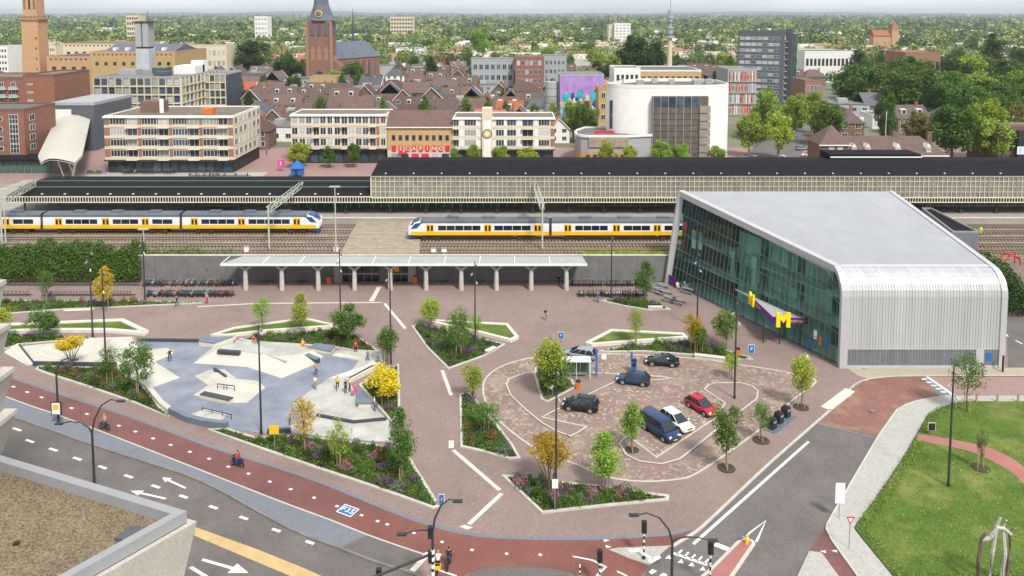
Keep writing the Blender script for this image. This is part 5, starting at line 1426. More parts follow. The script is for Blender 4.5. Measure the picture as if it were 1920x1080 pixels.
for f in range(5): win(lf2, w * .12, -.02, hl2 - 3.4 - f * 2.9, 2.0, .7, 'f', 1, 1, 'render_cream', 'curtain')
DN = P(20, 316).y
ln, w = place('brick_office', 'red brick corner building with a tall white window strip', 'building', -60, 47, DN)
hn = HZ(DN, 207) + .38
shell(ln, w, 16, hn, 'brick_red', 'flat_roof', .5, pm='brick_brown')
for f in range(4):
    win(ln, w - 7.6, -.02, hn - 3.2 - f * 2.9, 1.3, 1.3, 'f', 1, 1, 'white_metal', 'win_glass')
    win(ln, w - 4.3, -.02, hn - 3.9 - f * 2.9, 2.6, 2.7, 'f', 3, 2, 'white_metal', 'win_glass')
    win(ln, w, 2.5, hn - 3.4 - f * 2.9, 2.6, 1.8, 'r', 2, 1, 'white_metal', 'win_glass')
sl = thing('low_shop', 'low dark glazed shop front below the brick corner building', 'shop', (PX(-60, DN - 6, 2), DN - 6, -.38))
w = PX(98, DN - 6, 2) - PX(-60, DN - 6, 2)
MB().box(0, w, .1, 8, 0, 3.8).build('wall', M['kiosk_wall'], sl); MB().box(-.5, w + .5, -1, 8.5, 3.8, 4.4).build('roof', M['black_roof'], sl)
for i in range(12): win(sl, w * i / 12 + .1, .08, .3, w / 12 - .2, 3.2, 'f', 1, 1, 'dark_metal', 'green_glass')
# white rounded bus station canopy
bc = thing('bus_canopy', 'long white rounded membrane canopy pointing at the railway', 'canopy')
mat('membrane', (.47, .45, .39), .6, .05, .3)
dz0 = 8.5
A0, A1 = P(67, 300, dz0), P(152, 300, dz0); B0, B1 = P(108, 216, dz0 + 2), P(172, 211, dz0 + 2)
secs = []; n = 14
for i in range(n + 1):
    t = i / n; L, Rr = A0.lerp(B0, t), A1.lerp(B1, t)
    if i == 0: L, Rr = L.lerp(Rr, .12), L.lerp(Rr, .86)
    row = []
    for j in range(9):
        u = j / 8; p = L.lerp(Rr, u); row.append((p.x, p.y - (0 if i else 0) - math.sin(pi * u) * (2.2 if i == 0 else 1.2 if i == 1 else 0), p.z + 1.5 * math.sin(pi * u) - (.7 if i == 0 else 0)))
    secs.append(row)
m = MB()
m.add([p for r in secs for p in r], [(i * 9 + j, i * 9 + j + 1, (i + 1) * 9 + j + 1, (i + 1) * 9 + j) for i in range(n) for j in range(8)])
m.add([(x, y, z - .5) for r in secs for x, y, z in r], [(i * 9 + j, (i + 1) * 9 + j, (i + 1) * 9 + j + 1, i * 9 + j + 1) for i in range(n) for j in range(8)])
m.build('membrane_roof', M['membrane'], bc, smooth=True)
for t in (.05, .3, .55, .8):
    q = A0.lerp(B0, t).lerp(A1.lerp(B1, t), .6)
    MB().tube([(q.x + 1, q.y, -.35), (q.x - 2, q.y, q.z)], .2, 6).tube([(q.x + 1, q.y, -.35), (q.x + 3, q.y, q.z)], .2, 6).build('forked_mast', M['white_metal'], bc)
dk, w = place('dark_hall', 'dark blue and white hall behind the bus canopy', 'building', 100, 178, 262)
MB().box(0, w, 0, 26, 0, HZ(262, 197) + .3).build('wall', M['slate'], dk)
MB().box(-.2, w, -.2, 26, HZ(262, 197) + .3, HZ(262, 197) + 1.3).build('roof', M['render_grey'], dk); MB().box(0, w * .45, -.3, -.02, 0, HZ(262, 203)).build('white_annex', M['render_white'], dk)
# town hall campanile and halls
DH = 400
cp = thing('bell_tower', 'tall orange brick bell tower with a balcony at the far left', 'tower', (PX(67, DH, 25), DH, -.38))
hb = HZ(DH, 36) + .38; wb = (PX(83, DH, 20) - PX(51, DH, 20)) / 2
MB().loft([[(sx * wb * s, sy * wb * s, z) for sx, sy in ((-1, -1), (1, -1), (1, 1), (-1, 1))] for s, z in ((1.12, 0), (1.05, hb * .25), (.93, hb))]).build('shaft', M['brick_orange'], cp)
MB().loft([[(sx * wb * s, sy * wb * s, z) for sx, sy in ((-1, -1), (1, -1), (1, 1), (-1, 1))] for s, z in ((.93, hb - 1.5), (1.12, hb), (1.12, hb + .6))]).build('corbel', M['brick_orange'], cp)
for i in range(7):
    for s in (-1, 1): MB().cbox((-wb * 1.05 + wb * 2.1 * i / 6, s * wb * 1.1, hb + 1.2), (.35, .3, 1.2)).build('balcony_baluster', M['brick_brown'], cp)
MB().ring([(-wb * 1.14, -wb * 1.14), (wb * 1.14, -wb * 1.14), (wb * 1.14, wb * 1.14), (-wb * 1.14, wb * 1.14)], [(-wb, -wb), (wb, -wb), (wb, wb), (-wb, wb)], hb + 1.8, hb + 2.1).build('balcony_rail', M['render_grey'], cp)
MB().loft([[(sx * wb * .8, sy * wb * .8, z) for sx, sy in ((-1, -1), (1, -1), (1, 1), (-1, 1))] for z in (hb + .5, hb + 22)]).build('belfry', M['brick_orange'], cp)
for s in (-.55, 0, .55):
    MB().box(s * wb - .5, s * wb + .5, -wb * .8 - .12, -wb * .8 + .05, hb + 5, hb + 17).build('belfry_opening', M['dark_metal'] if s == 0 else M['brick_red'], cp)
for k in range(5): MB().cbox((wb * .7, -wb * 1.0, hb * (.3 + .12 * k)), (.5, .4, .9)).build('slit_window', M['dark_metal'], cp)
for (a, b, D, top, dep, wm, lab) in ((90, 172, 392, 107, 30, 'brick_orange', 'low orange brick town hall wing beside the bell tower'), (172, 330, 385, 98, 40, 'brick_yellow', 'pale yellow town hall with rows of small windows'), (120, 260, 470, 82, 30, 'render_cream', 'cream hall roof behind the town hall')):
    o, w = place('town_hall', lab, 'town hall', a, b, D); h = HZ(D, top) + .38
    shell(o, w, dep, h, wm, 'slate', .4, pm='brick_orange')
    n = int(w / 4.5); grid(o, 1, w - 1, -.02, h - 6.5, 3.2, 1, n, 1.9, 'f', 2.6, 2, 1, 'brick_brown', True, 'win_glass')
    grid(o, 1, w - 1, -.02, h - 1.6, 3, 1, n * 2, .9, 'f', 1.2, 1, 1, 'brick_brown', True, 'win_glass')
    if wm == 'brick_yellow':
        MB().add([(4, 4, h), (w - 2, 4, h), (w - 2, 18, h + 3.5), (4, 18, h + 3.5), (w - 2, 34, h), (4, 34, h)], [(0, 1, 2, 3), (3, 2, 4, 5), (0, 3, 5), (1, 4, 2)]).build('slate_roof', M['church_slate'], o)
        for k in range(5): MB().box(8 + k * 6, 9.6 + k * 6, 6, 9, h + .5, h + 2).build('roof_dormer', M['render_white'], o)

# ------------------------------------------------------------ church
DC = 520
ch = thing('church', 'brown brick church with a tall slate spire and clock', 'church', (PX(599, DC, 20), DC, -.38))
mat('church_brick', (.215, .115, .08), .9, .15, .35, fine=.1); mat('church_trim', (.30, .17, .12), .9, .1, .5)
hw_ = (PX(621, DC, 30) - PX(577, DC, 30)) / 2; ht = HZ(DC, 38) + .38
MB().loft([[(sx * hw_ * s, hw_ * (1 + sy * s), z) for sx, sy in ((-1, -1), (1, -1), (1, 1), (-1, 1))] for s, z in ((1.08, 0), (1.04, ht * .5), (1, ht * .52), (.97, ht))]).build('tower', M['church_brick'], ch)
for s in (-1, 1):
    MB().loft([[(s * hw_ * 1.02 + dx, -.4 + dy, z) for dx, dy in ((-.9 * k, -.8 * k), (.9 * k, -.8 * k), (.9 * k, .8 * k), (-.9 * k, .8 * k))] for k, z in ((1.2, 0), (1, ht * .5), (.8, ht * .98))]).build('buttress', M['church_trim'], ch)
def lancet(x, y, z, w, h, par, mm='dark_metal', face='f'):
    pts = [(-w / 2, 0), (w / 2, 0), (w / 2, h * .75), (w * .3, h * .92), (0, h), (-w * .3, h * .92), (-w / 2, h * .75)]
    if face == 'f': m = MB().add([(x + a, y, z + b) for a, b in pts] + [(x + a, y + .4, z + b) for a, b in pts], [tuple(range(7))] + [(i, 7 + i, 7 + (i + 1) % 7, (i + 1) % 7) for i in range(7)])
    else: m = MB().add([(x, y + a, z + b) for a, b in pts] + [(x - .4, y + a, z + b) for a, b in pts], [tuple(range(7))] + [(i, 7 + i, 7 + (i + 1) % 7, (i + 1) % 7) for i in range(7)])
    return m.build('lancet_window', M[mm], par)
for k in (-.55, 0, .55):
    lancet(k * hw_, -.35, ht * .76, 2.4, ht * .2, ch, 'slate'); lancet(k * hw_, -.45, ht * .36, 2.6, ht * .22, ch, 'church_trim')
    lancet(hw_ * 1.02, hw_ * (1 + k), ht * .76, 2.4, ht * .2, ch, 'slate', 'r')
lancet(0, -.7, 0, 5, ht * .19, ch, 'dark_metal')
MB().box(-hw_ * 1.06, hw_ * 1.06, -.5, .2, ht * .5, ht * .52).build('string_course', M['church_trim'], ch)
hs = 42
MB().loft([[(hw_ * s * math.cos(a), hw_ + hw_ * s * math.sin(a), z) for a in [pi / 8 + pi / 4 * k for k in range(8)]] for s, z in ((1.28, ht - .2), (.95, ht + 3.5), (.66, ht + 10), (.08, ht + hs))]).build('spire', M['church_slate'], ch)
for (x, y, ax) in ((0, -.35 * 1.0, 'y'),):
    MB().lathe([(2.3, -1.0), (2.3, .6)], 20, (0, ht + 4.2), 'y').build('clock_face', M['sign_yellow'], ch)
    MB().lathe([(1.8, -1.08), (1.8, .6)], 20, (0, ht + 4.2), 'y').build('clock_dial', M['slate'], ch)
    MB().box(-.12, .12, -1.16, -1.02, ht + 4.2, ht + 5.7).box(.12, 1.1, -1.16, -1.02, ht + 4.1, ht + 4.3).build('clock_hand', M['sign_yellow'], ch)
# porches beside the tower and the nave running back to the right
for s in (-1, 1):
    MB().add([(s * hw_ * 1.0, .5, 0), (s * hw_ * 1.75, .5, 0), (s * hw_ * 1.75, .5, ht * .25), (s * hw_, .5, ht * .42), (s * hw_, 12, 0), (s * hw_ * 1.75, 12, 0), (s * hw_ * 1.75, 12, ht * .25), (s * hw_, 12, ht * .42)],
             [(0, 1, 2, 3), (1, 5, 6, 2), (2, 6, 7, 3), (4, 7, 6, 5)] if s > 0 else [(3, 2, 1, 0), (2, 6, 5, 1), (3, 7, 6, 2), (5, 6, 7, 4)]).build('side_aisle', M['church_brick'], ch)
    lancet(s * hw_ * 1.4, .3, 0, 3, ht * .17, ch)
nav = math.atan2(60, 36)
nv = link('nave', None, ch, (hw_ * 1.0, 6, 0), 0)
ex = Vector((PX(710, DC + 42, 10) - ch.location.x - hw_, 40, 0)); L = ex.length; nv.rotation_euler = (0, 0, math.atan2(ex.y, ex.x))
hn_ = HZ(DC + 20, 108)
MB().box(0, L, 0, 22, 0, hn_).build('nave_wall', M['church_brick'], nv)
MB().add([(0, -.6, hn_), (L, -.6, hn_), (L - 2, 11, hn_ + 11), (0, 11, hn_ + 11), (L, 22.6, hn_), (0, 22.6, hn_)], [(0, 1, 2, 3), (3, 2, 4, 5), (1, 4, 2), (0, 3, 5)]).build('nave_roof', M['church_slate'], nv)
for i in range(7): lancet(L * (.1 + .13 * i), -.25, 3, 1.9, hn_ * .65, nv, 'slate'); MB().box(L * (.035 + .13 * i) - .5, L * (.035 + .13 * i) + .5, -1.2, 0, 0, hn_ * .85).build('buttress', M['church_trim'], nv)
for i in range(3): MB().cbox((L * (.25 + .25 * i), 3, hn_ + 3.4), (1.2, 1.6, 1.2)).build('roof_dormer', M['church_trim'], nv)
MB().tube([(L * .75, 14, hn_ + 9), (L * .75, 14, hn_ + 14), (L * .75, 14, hn_ + 34)], [1.2, 1.0, .1], 8).build('roof_turret', M['slate'], nv)

# ------------------------------------------------------------ right and centre: towers and blocks
DK = P(1430, 192).y
dt, w = place('apartment_tower', 'dark grey apartment tower with pale window bands', 'apartment tower', 1382, 1464, DK, R(-23))
hk = HZ(DK, 60) + .38
mat('tower_dark', (.095, .105, .125), .7, .1, .6, obj_var=.05)
shell(dt, w, 18, hk, 'tower_dark', 'flat_roof', .6, pm='tower_dark')
for f in range(11):
    z = 2.2 + f * (hk - 3) / 11
    for i in range(7): win(dt, w * (.04 + .125 * i), -.03, z, w * .105, 1.5, 'f', 2, 1, 'white_metal', rnd.choice(['curtain', 'win_blue', 'curtain']))
    b_ = MB().box(w + .01, w + 1.6, 1, 8, z - .8, z - .62).build('balcony', M['render_grey'], dt); MB().box(w + 1.55, w + 1.62, 1, 8, z - .6, z + .3).build('railing', M['win_blue'], b_)
    win(dt, w + .01, 1.5, z, 5, 1.7, 'r', 3, 1, 'white_metal', 'win_blue')
MB().box(w + .02, w + 3.0, 9, 17, 0, hk + 1.5).build('lift_core', M['slate'], dt); MB().box(w + .5, w + 5, 17.1, 23, 0, hk - 1).build('glass_side', M['green_glass'], dt)
def slab_block(name, label, px0, px1, D, top, dep, wm, nf, nw, fm='white_metal', pk=None, rm='flat_roof', pm=None, simple=False, side=0, cat='building'):
    if px0 > 1000 and px1 - px0 > 50 and dep < 22: px0 = min(960 + (px0 - 960) * (D + dep) / D, px1 - 8)     # its left flank shows too
    if px1 < 900: px1 = max(960 + (px1 - 960) * (D + dep) / D, px0 + 8)
    o, w = place(name, label, cat, px0, px1, D); h = HZ(D, top) + .38
    shell(o, w, dep, h, wm, rm, .4, pm=pm or wm)
    if nf: grid(o, .6, w - .6, -.02, 1.1, (h - .6) / nf, nf, nw, (h - .6) / nf * .5, 'f', (w - 1) / nw * .3, 2, 1, fm, simple, pk)
    if side: grid(o, 1, dep - 1, w + .01, 1.1, (h - .6) / nf, nf, side, (h - .6) / nf * .5, 'r', 1.0, 2, 1, fm, simple, pk)
    return o, w, h
o, w, h = slab_block('panel_flats', 'flats with red orange and white facade panels below the dark tower', 1342, 1418, 352, 131, 20, 'render_grey', 4, 9, pk='win_glass', side=4, cat='apartment block')
for f in range(4):
    for i in range(14):
        if rnd.random() < .75: MB().box(w * (.05 + .065 * i), w * (.05 + .065 * i) + w * .03, -.15, -.1, .6 + f * (h - .6) / 4, f * (h - .6) / 4 + (h - .6) / 4 - .1).build('facade_panel', M[rnd.choice(['orange_plastic', 'sign_red', 'render_white', 'render_grey'])], o)
    MB().box(-.3, w + .3, -.6, -.16, f * (h - .6) / 4 + .2, f * (h - .6) / 4 + .5).build('floor_edge', M['render_grey'], o)
slab_block('red_brick_block', 'red brick block with white windows beside a grey glass block', 966, 1018, 446, 107, 18, 'brick_red', 4, 6, cat='apartment block')
slab_block('glass_block', 'pale grey balcony block right of the red brick block', 1019, 1062, 450, 106, 18, 'render_grey', 4, 5, pk='win_blue', cat='apartment block')
slab_block('glass_block', 'grey white terrace block left of the red brick block', 884, 964, 455, 112, 18, 'render_grey', 3, 7, pk='win_blue', cat='apartment block')
slab_block('yellow_office', 'yellow brick office behind the theatre with small windows', 1198, 1314, 325, 133, 26, 'brick_yellow', 4, 10, pk='win_glass', simple=True, pm='render_white', side=5, cat='office')
slab_block('white_annex', 'white and grey annex behind the theatre roof', 1142, 1200, 322, 129, 16, 'render_white', 4, 5, pk='win_glass', simple=True)
# mural wall: bold colour shapes in place of the painting
mu, w, h = slab_block('mural_building', 'building with a colourful painted wall left of the theatre', 1046, 1132, 318, 141, 14, 'render_grey', 0, 1)
mat('mural_violet', (.36, .22, .52), .8, .2, .3); mat('mural_teal', (.04, .36, .42), .8, .3, .4); mat('mural_orange', (.55, .16, .08), .8, .3, .4); mat('mural_navy', (.03, .05, .16), .8, .3, .4); mat('mural_skin', (.55, .36, .30), .8, .3, .5)
MB().box(0, w, -.12, -.005, 0, h - .3).build('painted_field', M['mural_violet'], mu)
for i in range(85):
    x, z, r_ = rnd.uniform(.4, w - 1), rnd.uniform(.6, h * .7), rnd.uniform(.7, 2.2); k = rnd.randint(4, 8); a0 = rnd.random() * 6
    pts = [(min(max(x + r_ * rnd.uniform(.6, 1.2) * math.cos(a0 + 2 * pi * j / k), .05), w - .05), max(.1, z + r_ * 1.3 * rnd.uniform(.6, 1.2) * math.sin(a0 + 2 * pi * j / k))) for j in range(k)]
    MB().add([(a, -.13 - i * .0012, b) for a, b in pts], [tuple(range(k))]).build('painted_shape', M[rnd.choice(['mural_teal', 'mural_orange', 'mural_navy', 'mural_skin', 'mural_teal', 'render_white'])], mu)
slab_block('yellow_flats', 'narrow yellow flats between the mural and the theatre', 1122, 1140, 300, 166, 10, 'brick_yellow', 4, 1, pk='win_glass')
sil = thing('silo', 'grey banded round stair drum beside the mural', 'tower', (PX(1034, 322, 8), 322, -.38))
for k in range(6): MB().lathe([(2.6, k * 3 + .1), (2.7, k * 3 + .2), (2.7, k * 3 + 2.8), (2.6, k * 3 + 2.95)], 16).build('drum_ring', M['render_grey'], sil)
# telecom mast
DM = 410
tm = thing('radio_mast', 'pale concrete radio mast with dishes behind the theatre', 'mast', (PX(1256, DM, 30), DM, -.38))
MB().tube([(0, 0, 0), (0, 0, HZ(DM, 70))], [1.6, 1.1], 12).build('shaft', M['render_cream'], tm)
for py, rr, hh in ((70, 2.4, 1.0), (62, 1.5, 2.5), (52, 2.0, .8), (40, 1.3, 3), (33, 1.7, 1.5), (26, 1.2, 2.2)):
    z = HZ(DM, py); MB().lathe([(rr, z), (rr, z + hh)], 12).build('antenna_ring', M['render_grey'], tm)
MB().tube([(0, 0, HZ(DM, 72)), (0, 0, HZ(DM, 20))], [.9, .7], 8).build('upper_shaft', M['render_grey'], tm); MB().tube([(0, 0, HZ(DM, 20)), (0, 0, HZ(DM, -4))], .14, 6).build('antenna', M['grey_metal'], tm)
# villa with steep brown roof behind the hall
DV = P(1600, 304).y - 12
vl = thing('villa', 'brick villa with steep brown hipped roofs and white dormers', 'villa', (PX(1536, DV, 6), DV, -.38))
wv = PX(1768, DV, 6) - PX(1526, DV, 6); wt = PX(1577, DV, 8) - PX(1526, DV, 8)
zv = HZ(DV, 292) + .38
MB().box(wt, wv, 1, 13, 0, zv).build('wall', M['brick_brown'], vl); MB().box(0, wt, -1, 9, 0, HZ(DV, 270) + .38).build('tower_wall', M['brick_brown'], vl)
zr = HZ(DV + 5, 254)
MB().add([(wt, .4, zv), (wv + .5, .4, zv), (wv - 5, 7, zr), (wt - 2, 7, zr), (wv + .5, 13.6, zv), (wt, 13.6, zv)], [(0, 1, 2, 3), (3, 2, 4, 5), (1, 4, 2), (0, 3, 5)]).build('roof', M['tile_brown'], vl)
zq = HZ(DV, 270) + .38
MB().add([(-.5, -1.5, zq), (wt + .5, -1.5, zq), (wt + .5, 9.5, zq), (-.5, 9.5, zq), (wt * .55, 3, HZ(DV + 4, 232)), (wt * .68, 5, HZ(DV + 4, 232))], [(0, 1, 4), (1, 2, 5, 4), (2, 3, 5), (3, 0, 4, 5)]).build('tower_roof', M['tile_brown'], vl)
MB().box(-.6, wt + .6, -1.6, -1.2, zq - .3, zq).build('cornice', M['render_white'], vl); MB().box(wt + .61, wv + .6, .2, .5, zv - .3, zv).build('gutter', M['render_white'], vl)
for f in (.3, .62): 
    win(vl, wt * f, -1.02, zq - 2.6, 1.5, 2.0, 'f', 2, 2, 'white_metal', 'curtain')
    MB().box(wt * f - .6, wt * f - .05, -1.1, -1.02, zq - 2.6, zq - .6).build('shutter', M['green_panel'], vl)
for px in (1598, 1624, 1680, 1737):
    x = PX(px, DV + 3, 8) - vl.location.x
    d_ = MB().add([(x - .65, 1.4, zv + .8), (x + .65, 1.4, zv + .8), (x + .65, 1.4, zv + 2.2), (x, 1.4, zv + 3.3), (x - .65, 1.4, zv + 2.2), (x - .65, 4.5, zv + .8), (x + .65, 4.5, zv + .8), (x + .65, 4.5, zv + 2.2), (x, 4.5, zv + 3.3), (x - .65, 4.5, zv + 2.2)], [(0, 1, 2, 3, 4), (1, 6, 7, 2), (2, 7, 8, 3), (3, 8, 9, 4), (4, 9, 5, 0)]).build('dormer', M['render_white'], vl)
    MB().box(x - .55, x + .55, 1.36, 1.4, zv + 1.1, zv + 2.3).build('dormer_window', M['curtain'], d_)
for px in (1557, 1681, 1746):
    x = PX(px, DV + 6, 12) - vl.location.x; MB().box(x - .7, x + .7, 6.5, 7.6, zv + 2, zr + 1.2).build('chimney', M['brick_brown'], vl)
fp = thing('flagpole', 'white flagpole with a green tip behind the villa', 'flagpole', (PX(1660, DV + 16, 6), DV + 16, -.38))
MB().tube([(0, 0, 0), (0, 0, HZ(DV + 16, 206))], [.14, .08], 6).build('pole', M['white_metal'], fp); MB().box(.05, .5, -.03, .03, HZ(DV + 16, 214), HZ(DV + 16, 207)).build('flag', M['green_panel'], fp)
# brick building with billboard at the right edge
rb, w = place('brick_office', 'brown brick building with a black glass front at the right edge', 'building', 1872, 2010, P(1890, 312).y)
Drb = P(1890, 312).y; h = HZ(Drb, 236) + .38
shell(rb, w, 16, h, 'brick_brown', 'flat_roof', .5, pm='brick_brown')
for f in range(3):
    for i in range(3): win(rb, .8 + i * 1.3, -.02, h - 4 - f * 3.4, .8, 2.3, 'f', 1, 1, 'dark_metal', 'win_glass')
MB().box(5, w, -1.5, -.02, 2.5, h - 1.2).build('glass_box', M['dark_glass'], rb)
bb = thing('billboard', 'pale blue and white billboard on the right edge building', 'billboard', (rb.location.x + 4.6, Drb - 1.8, -.38))
MB().box(0, 12, 0, .15, 4.3, 6.6).build('frame', M['sign_white'], bb); mat('sky_print', (.25, .48, .62), .5, .3, .8, col2=(.75, .82, .85)); MB().box(.15, 11.8, -.02, -.004, 4.4, 6.5).build('poster', M['sky_print'], bb)
# further named blocks
slab_block('red_brick_flats', 'red brick corner flats right of the dark tower', 1482, 1542, 352, 152, 18, 'brick_red', 3, 4, side=4, cat='apartment block')
slab_block('white_school', 'long white flat building beyond the avenue', 1508, 1600, 520, 97, 30, 'render_white', 2, 12, simple=True, pk='win_glass')
slab_block('red_brick_school', 'long dark red brick building between the big trees', 1696, 1762, 460, 99, 25, 'brick_red', 2, 8, simple=True, pk='win_glass', rm='brick_red')
slab_block('white_house', 'white villa with slate roof terrace behind the brown villa', 1592, 1620, 300, 222, 12, 'render_white', 2, 2, rm='slate', cat='house')
slab_block('white_house', 'low white flat roofed house behind the brown villa', 1612, 1672, 312, 216, 12, 'render_white', 1, 6, rm='slate', cat='house')
slab_block('white_block', 'white tower block standing out in the far green', 1152, 1182, 1050, 44, 20, 'render_white', 8, 4, simple=True, pk='curtain', cat='apartment tower')
slab_block('pink_block', 'pinkish face of the far tower block left side', 1141, 1151.5, 1056, 47, 20, 'render_cream', 8, 2, simple=True, pk='curtain', cat='apartment tower')
slab_block('far_flats', 'distant pale flats left of the church tower', 478, 510, 1150, 30, 20, 'render_white', 6, 4, simple=True, pk='curtain', pm='brick_red', cat='apartment block')
slab_block('far_flats', 'distant long flats right of the church', 732, 778, 1300, 32, 20, 'render_cream', 6, 8, simple=True, pk='win_glass', cat='apartment block')
slab_block('far_flats', 'distant pinkish flats behind the slim grey tower', 238, 274, 1100, 28, 20, 'render_cream', 6, 5, simple=True, pk='win_glass', pm='brick_red', cat='apartment block')
slab_block('white_shed', 'long white shed roof in the sun right of the church', 742, 802, 760, 92, 30, 'render_white', 1, 8, simple=True, pk='render_white')
slab_block('white_office', 'white flats at the far left beyond the brick flats', -30, 48, 560, 88, 20, 'render_white', 5, 8, simple=True, pk='win_blue', cat='apartment block')
slab_block('white_office', 'white flats right of the bell tower', 82, 135, 565, 86, 20, 'render_cream', 5, 6, simple=True, pk='win_blue', cat='apartment block')
slab_block('pale_terrace', 'pale terrace of flats left of the dark round tree', 320, 440, 560, 86, 16, 'render_cream', 3, 12, simple=True, pk='curtain', cat='apartment block')
slab_block('yellow_hall', 'low yellow brick hall in front of the church', 580, 640, 440, 145, 14, 'brick_yellow', 1, 5, simple=True)
# far orange roofed church on the right
fc = thing('far_church', 'distant orange brick church with a stepped tower at the right', 'church', (PX(1675, 900, 10), 900, -.38))
MB().box(-4, 4, -4, 4, 0, HZ(900, 55)).build('tower', M['brick_orange'], fc); MB().loft([[(sx * 4.4 * s, sy * 4.4 * s, z) for sx, sy in ((-1, -1), (1, -1), (1, 1), (-1, 1))] for s, z in ((1, HZ(900, 55)), (.05, HZ(900, 40)))]).build('spire', M['tile_orange'], fc)
MB().box(-24, -4, -3, 9, 0, HZ(900, 66)).build('nave_wall', M['brick_orange'], fc); MB().add([(-24, -4, HZ(900, 66)), (-4, -4, HZ(900, 66)), (-4, 3, HZ(900, 56)), (-24, 3, HZ(900, 56)), (-4, 10, HZ(900, 66)), (-24, 10, HZ(900, 66))], [(0, 1, 2, 3), (3, 2, 4, 5), (0, 3, 5)]).build('nave_roof', M['tile_orange'], fc)

# ------------------------------------------------------------ houses
def house_proto(w, d, h, rh, wm, rm, kind, nwin, chim=True):
    r = thing('house', 'house', 'house', (0, 0, -500))
    MB().box(-w / 2, w / 2, -d / 2, d / 2, 0, h).build('wall', M[wm], r)
    e = .35
    if kind == 'x':
        rf = MB().add([(-w / 2 - e, -d / 2 - e, h - .1), (w / 2 + e, -d / 2 - e, h - .1), (w / 2 + e, 0, h + rh), (-w / 2 - e, 0, h + rh), (w / 2 + e, d / 2 + e, h - .1), (-w / 2 - e, d / 2 + e, h - .1)], [(0, 1, 2, 3), (3, 2, 4, 5), (0, 3, 5), (1, 4, 2)]).build('roof', M[rm], r)
        if wm != 'render_white': MB().add([(-w / 2 - .01, -d / 2, h), (-w / 2 - .01, 0, h + rh - .2), (-w / 2 - .01, d / 2, h)], [(0, 1, 2)])
    elif kind == 'y':
        MB().add([(-w / 2, -d / 2 - .02, h), (w / 2, -d / 2 - .02, h), (0, -d / 2 - .02, h + rh)], [(0, 1, 2)]).build('gable', M[wm], r)
        rf = MB().add([(-w / 2 - e, -d / 2 - .5, h - .2), (0, -d / 2 - .5, h + rh), (0, d / 2 + .3, h + rh), (-w / 2 - e, d / 2 + .3, h - .2), (w / 2 + e, -d / 2 - .5, h - .2), (w / 2 + e, d / 2 + .3, h - .2)], [(0, 1, 2, 3)[::-1], (1, 4, 5, 2)[::-1]]).build('roof', M[rm], r)
        MB().tube([(-w / 2 - e, -d / 2 - .52, h - .2), (0, -d / 2 - .52, h + rh), (w / 2 + e, -d / 2 - .52, h - .2)], .16, 4).build('verge_board', M['render_white'], rf)
    elif kind == 'h':
        rf = MB().add([(-w / 2 - e, -d / 2 - e, h - .1), (w / 2 + e, -d / 2 - e, h - .1), (w / 2 + e, d / 2 + e, h - .1), (-w / 2 - e, d / 2 + e, h - .1), (-w * .2, 0, h + rh), (w * .2, 0, h + rh)], [(0, 1, 5, 4), (1, 2, 5), (2, 3, 4, 5), (3, 0, 4)]).build('roof', M[rm], r)
    else:
        rf = MB().box(-w / 2 - .15, w / 2 + .15, -d / 2 - .15, d / 2 + .15, h, h + .35).build('roof', M[rm], r)
        MB().box(-w * .2, w * .05, -d * .1, d * .2, h + .35, h + 1.8).build('roof_hut', M['render_grey'], rf)
    if chim and kind != 'f': MB().box(w * .28, w * .28 + .7, -.4, .4, h + rh * .3, h + rh + .9).build('chimney', M['brick_red'], rf)
    for f in range(2 if h > 4.5 else 1):
        for i in range(nwin):
            ww = w / nwin * .45
            win(r, -w / 2 + w * (i + .5) / nwin - ww / 2, -d / 2 - .02, 1.0 + 2.8 * f, ww, 1.5, 'f', 2, 1, 'white_metal', 'win_glass', False)
    if kind == 'x':
        for i in range(max(1, nwin // 2)):
            x = -w / 2 + w * (i + .5) / max(1, nwin // 2)
            dm = MB().box(x - .8, x + .8, -d * .36, -d * .1, h + rh * .2, h + rh * .72).build('dormer', M['render_white'], rf)
            MB().box(x - .6, x + .6, -d * .36 - .05, -d * .36 + .01, h + rh * .35, h + rh * .66).build('dormer_window', M['win_glass'], dm)
    return r
PROTO = [('brown tiled brick', house_proto(11, 9, 5.6, 3.8, 'brick_brown', 'tile_brown', 'x', 4)), ('brown tiled red brick', house_proto(15, 9, 5.8, 3.6, 'brick_red', 'tile_brown', 'x', 5)),
         ('brown gabled brick', house_proto(8, 12, 5.2, 4.2, 'brick_brown', 'tile_brown', 'y', 2)), ('orange roofed brick', house_proto(10, 9, 5.4, 3.8, 'brick_red', 'tile_orange', 'x', 3)),
         ('orange gabled white', house_proto(8, 10, 5.2, 3.8, 'render_white', 'tile_orange', 'y', 2)), ('slate roofed white', house_proto(11, 9, 5.6, 3.6, 'render_white', 'slate', 'h', 3)),
         ('flat roofed grey', house_proto(14, 11, 6.2, 0, 'render_grey', 'flat_roof', 'f', 4)), ('flat roofed white', house_proto(12, 12, 4.2, 0, 'render_white', 'flat_roof', 'f', 3)),
         ('slate gabled brick', house_proto(9, 11, 5.6, 4.0, 'brick_brown', 'slate', 'y', 2)), ('hipped brown brick', house_proto(12, 10, 5.4, 4, 'brick_brown', 'tile_brown', 'h', 3))]
FAR = [('cream far', house_proto(12, 9, 5, 3.6, 'render_cream', 'tile_brown', 'x', 0, False)), ('white far', house_proto(14, 9, 5, 3.4, 'render_white', 'tile_orange', 'x', 0, False)), ('brick far', house_proto(16, 9, 5, 3.4, 'brick_orange', 'tile_orange', 'x', 0, False)), ('pale flat far', house_proto(18, 10, 6, 0, 'render_white', 'flat_roof', 'f', 0, False))]
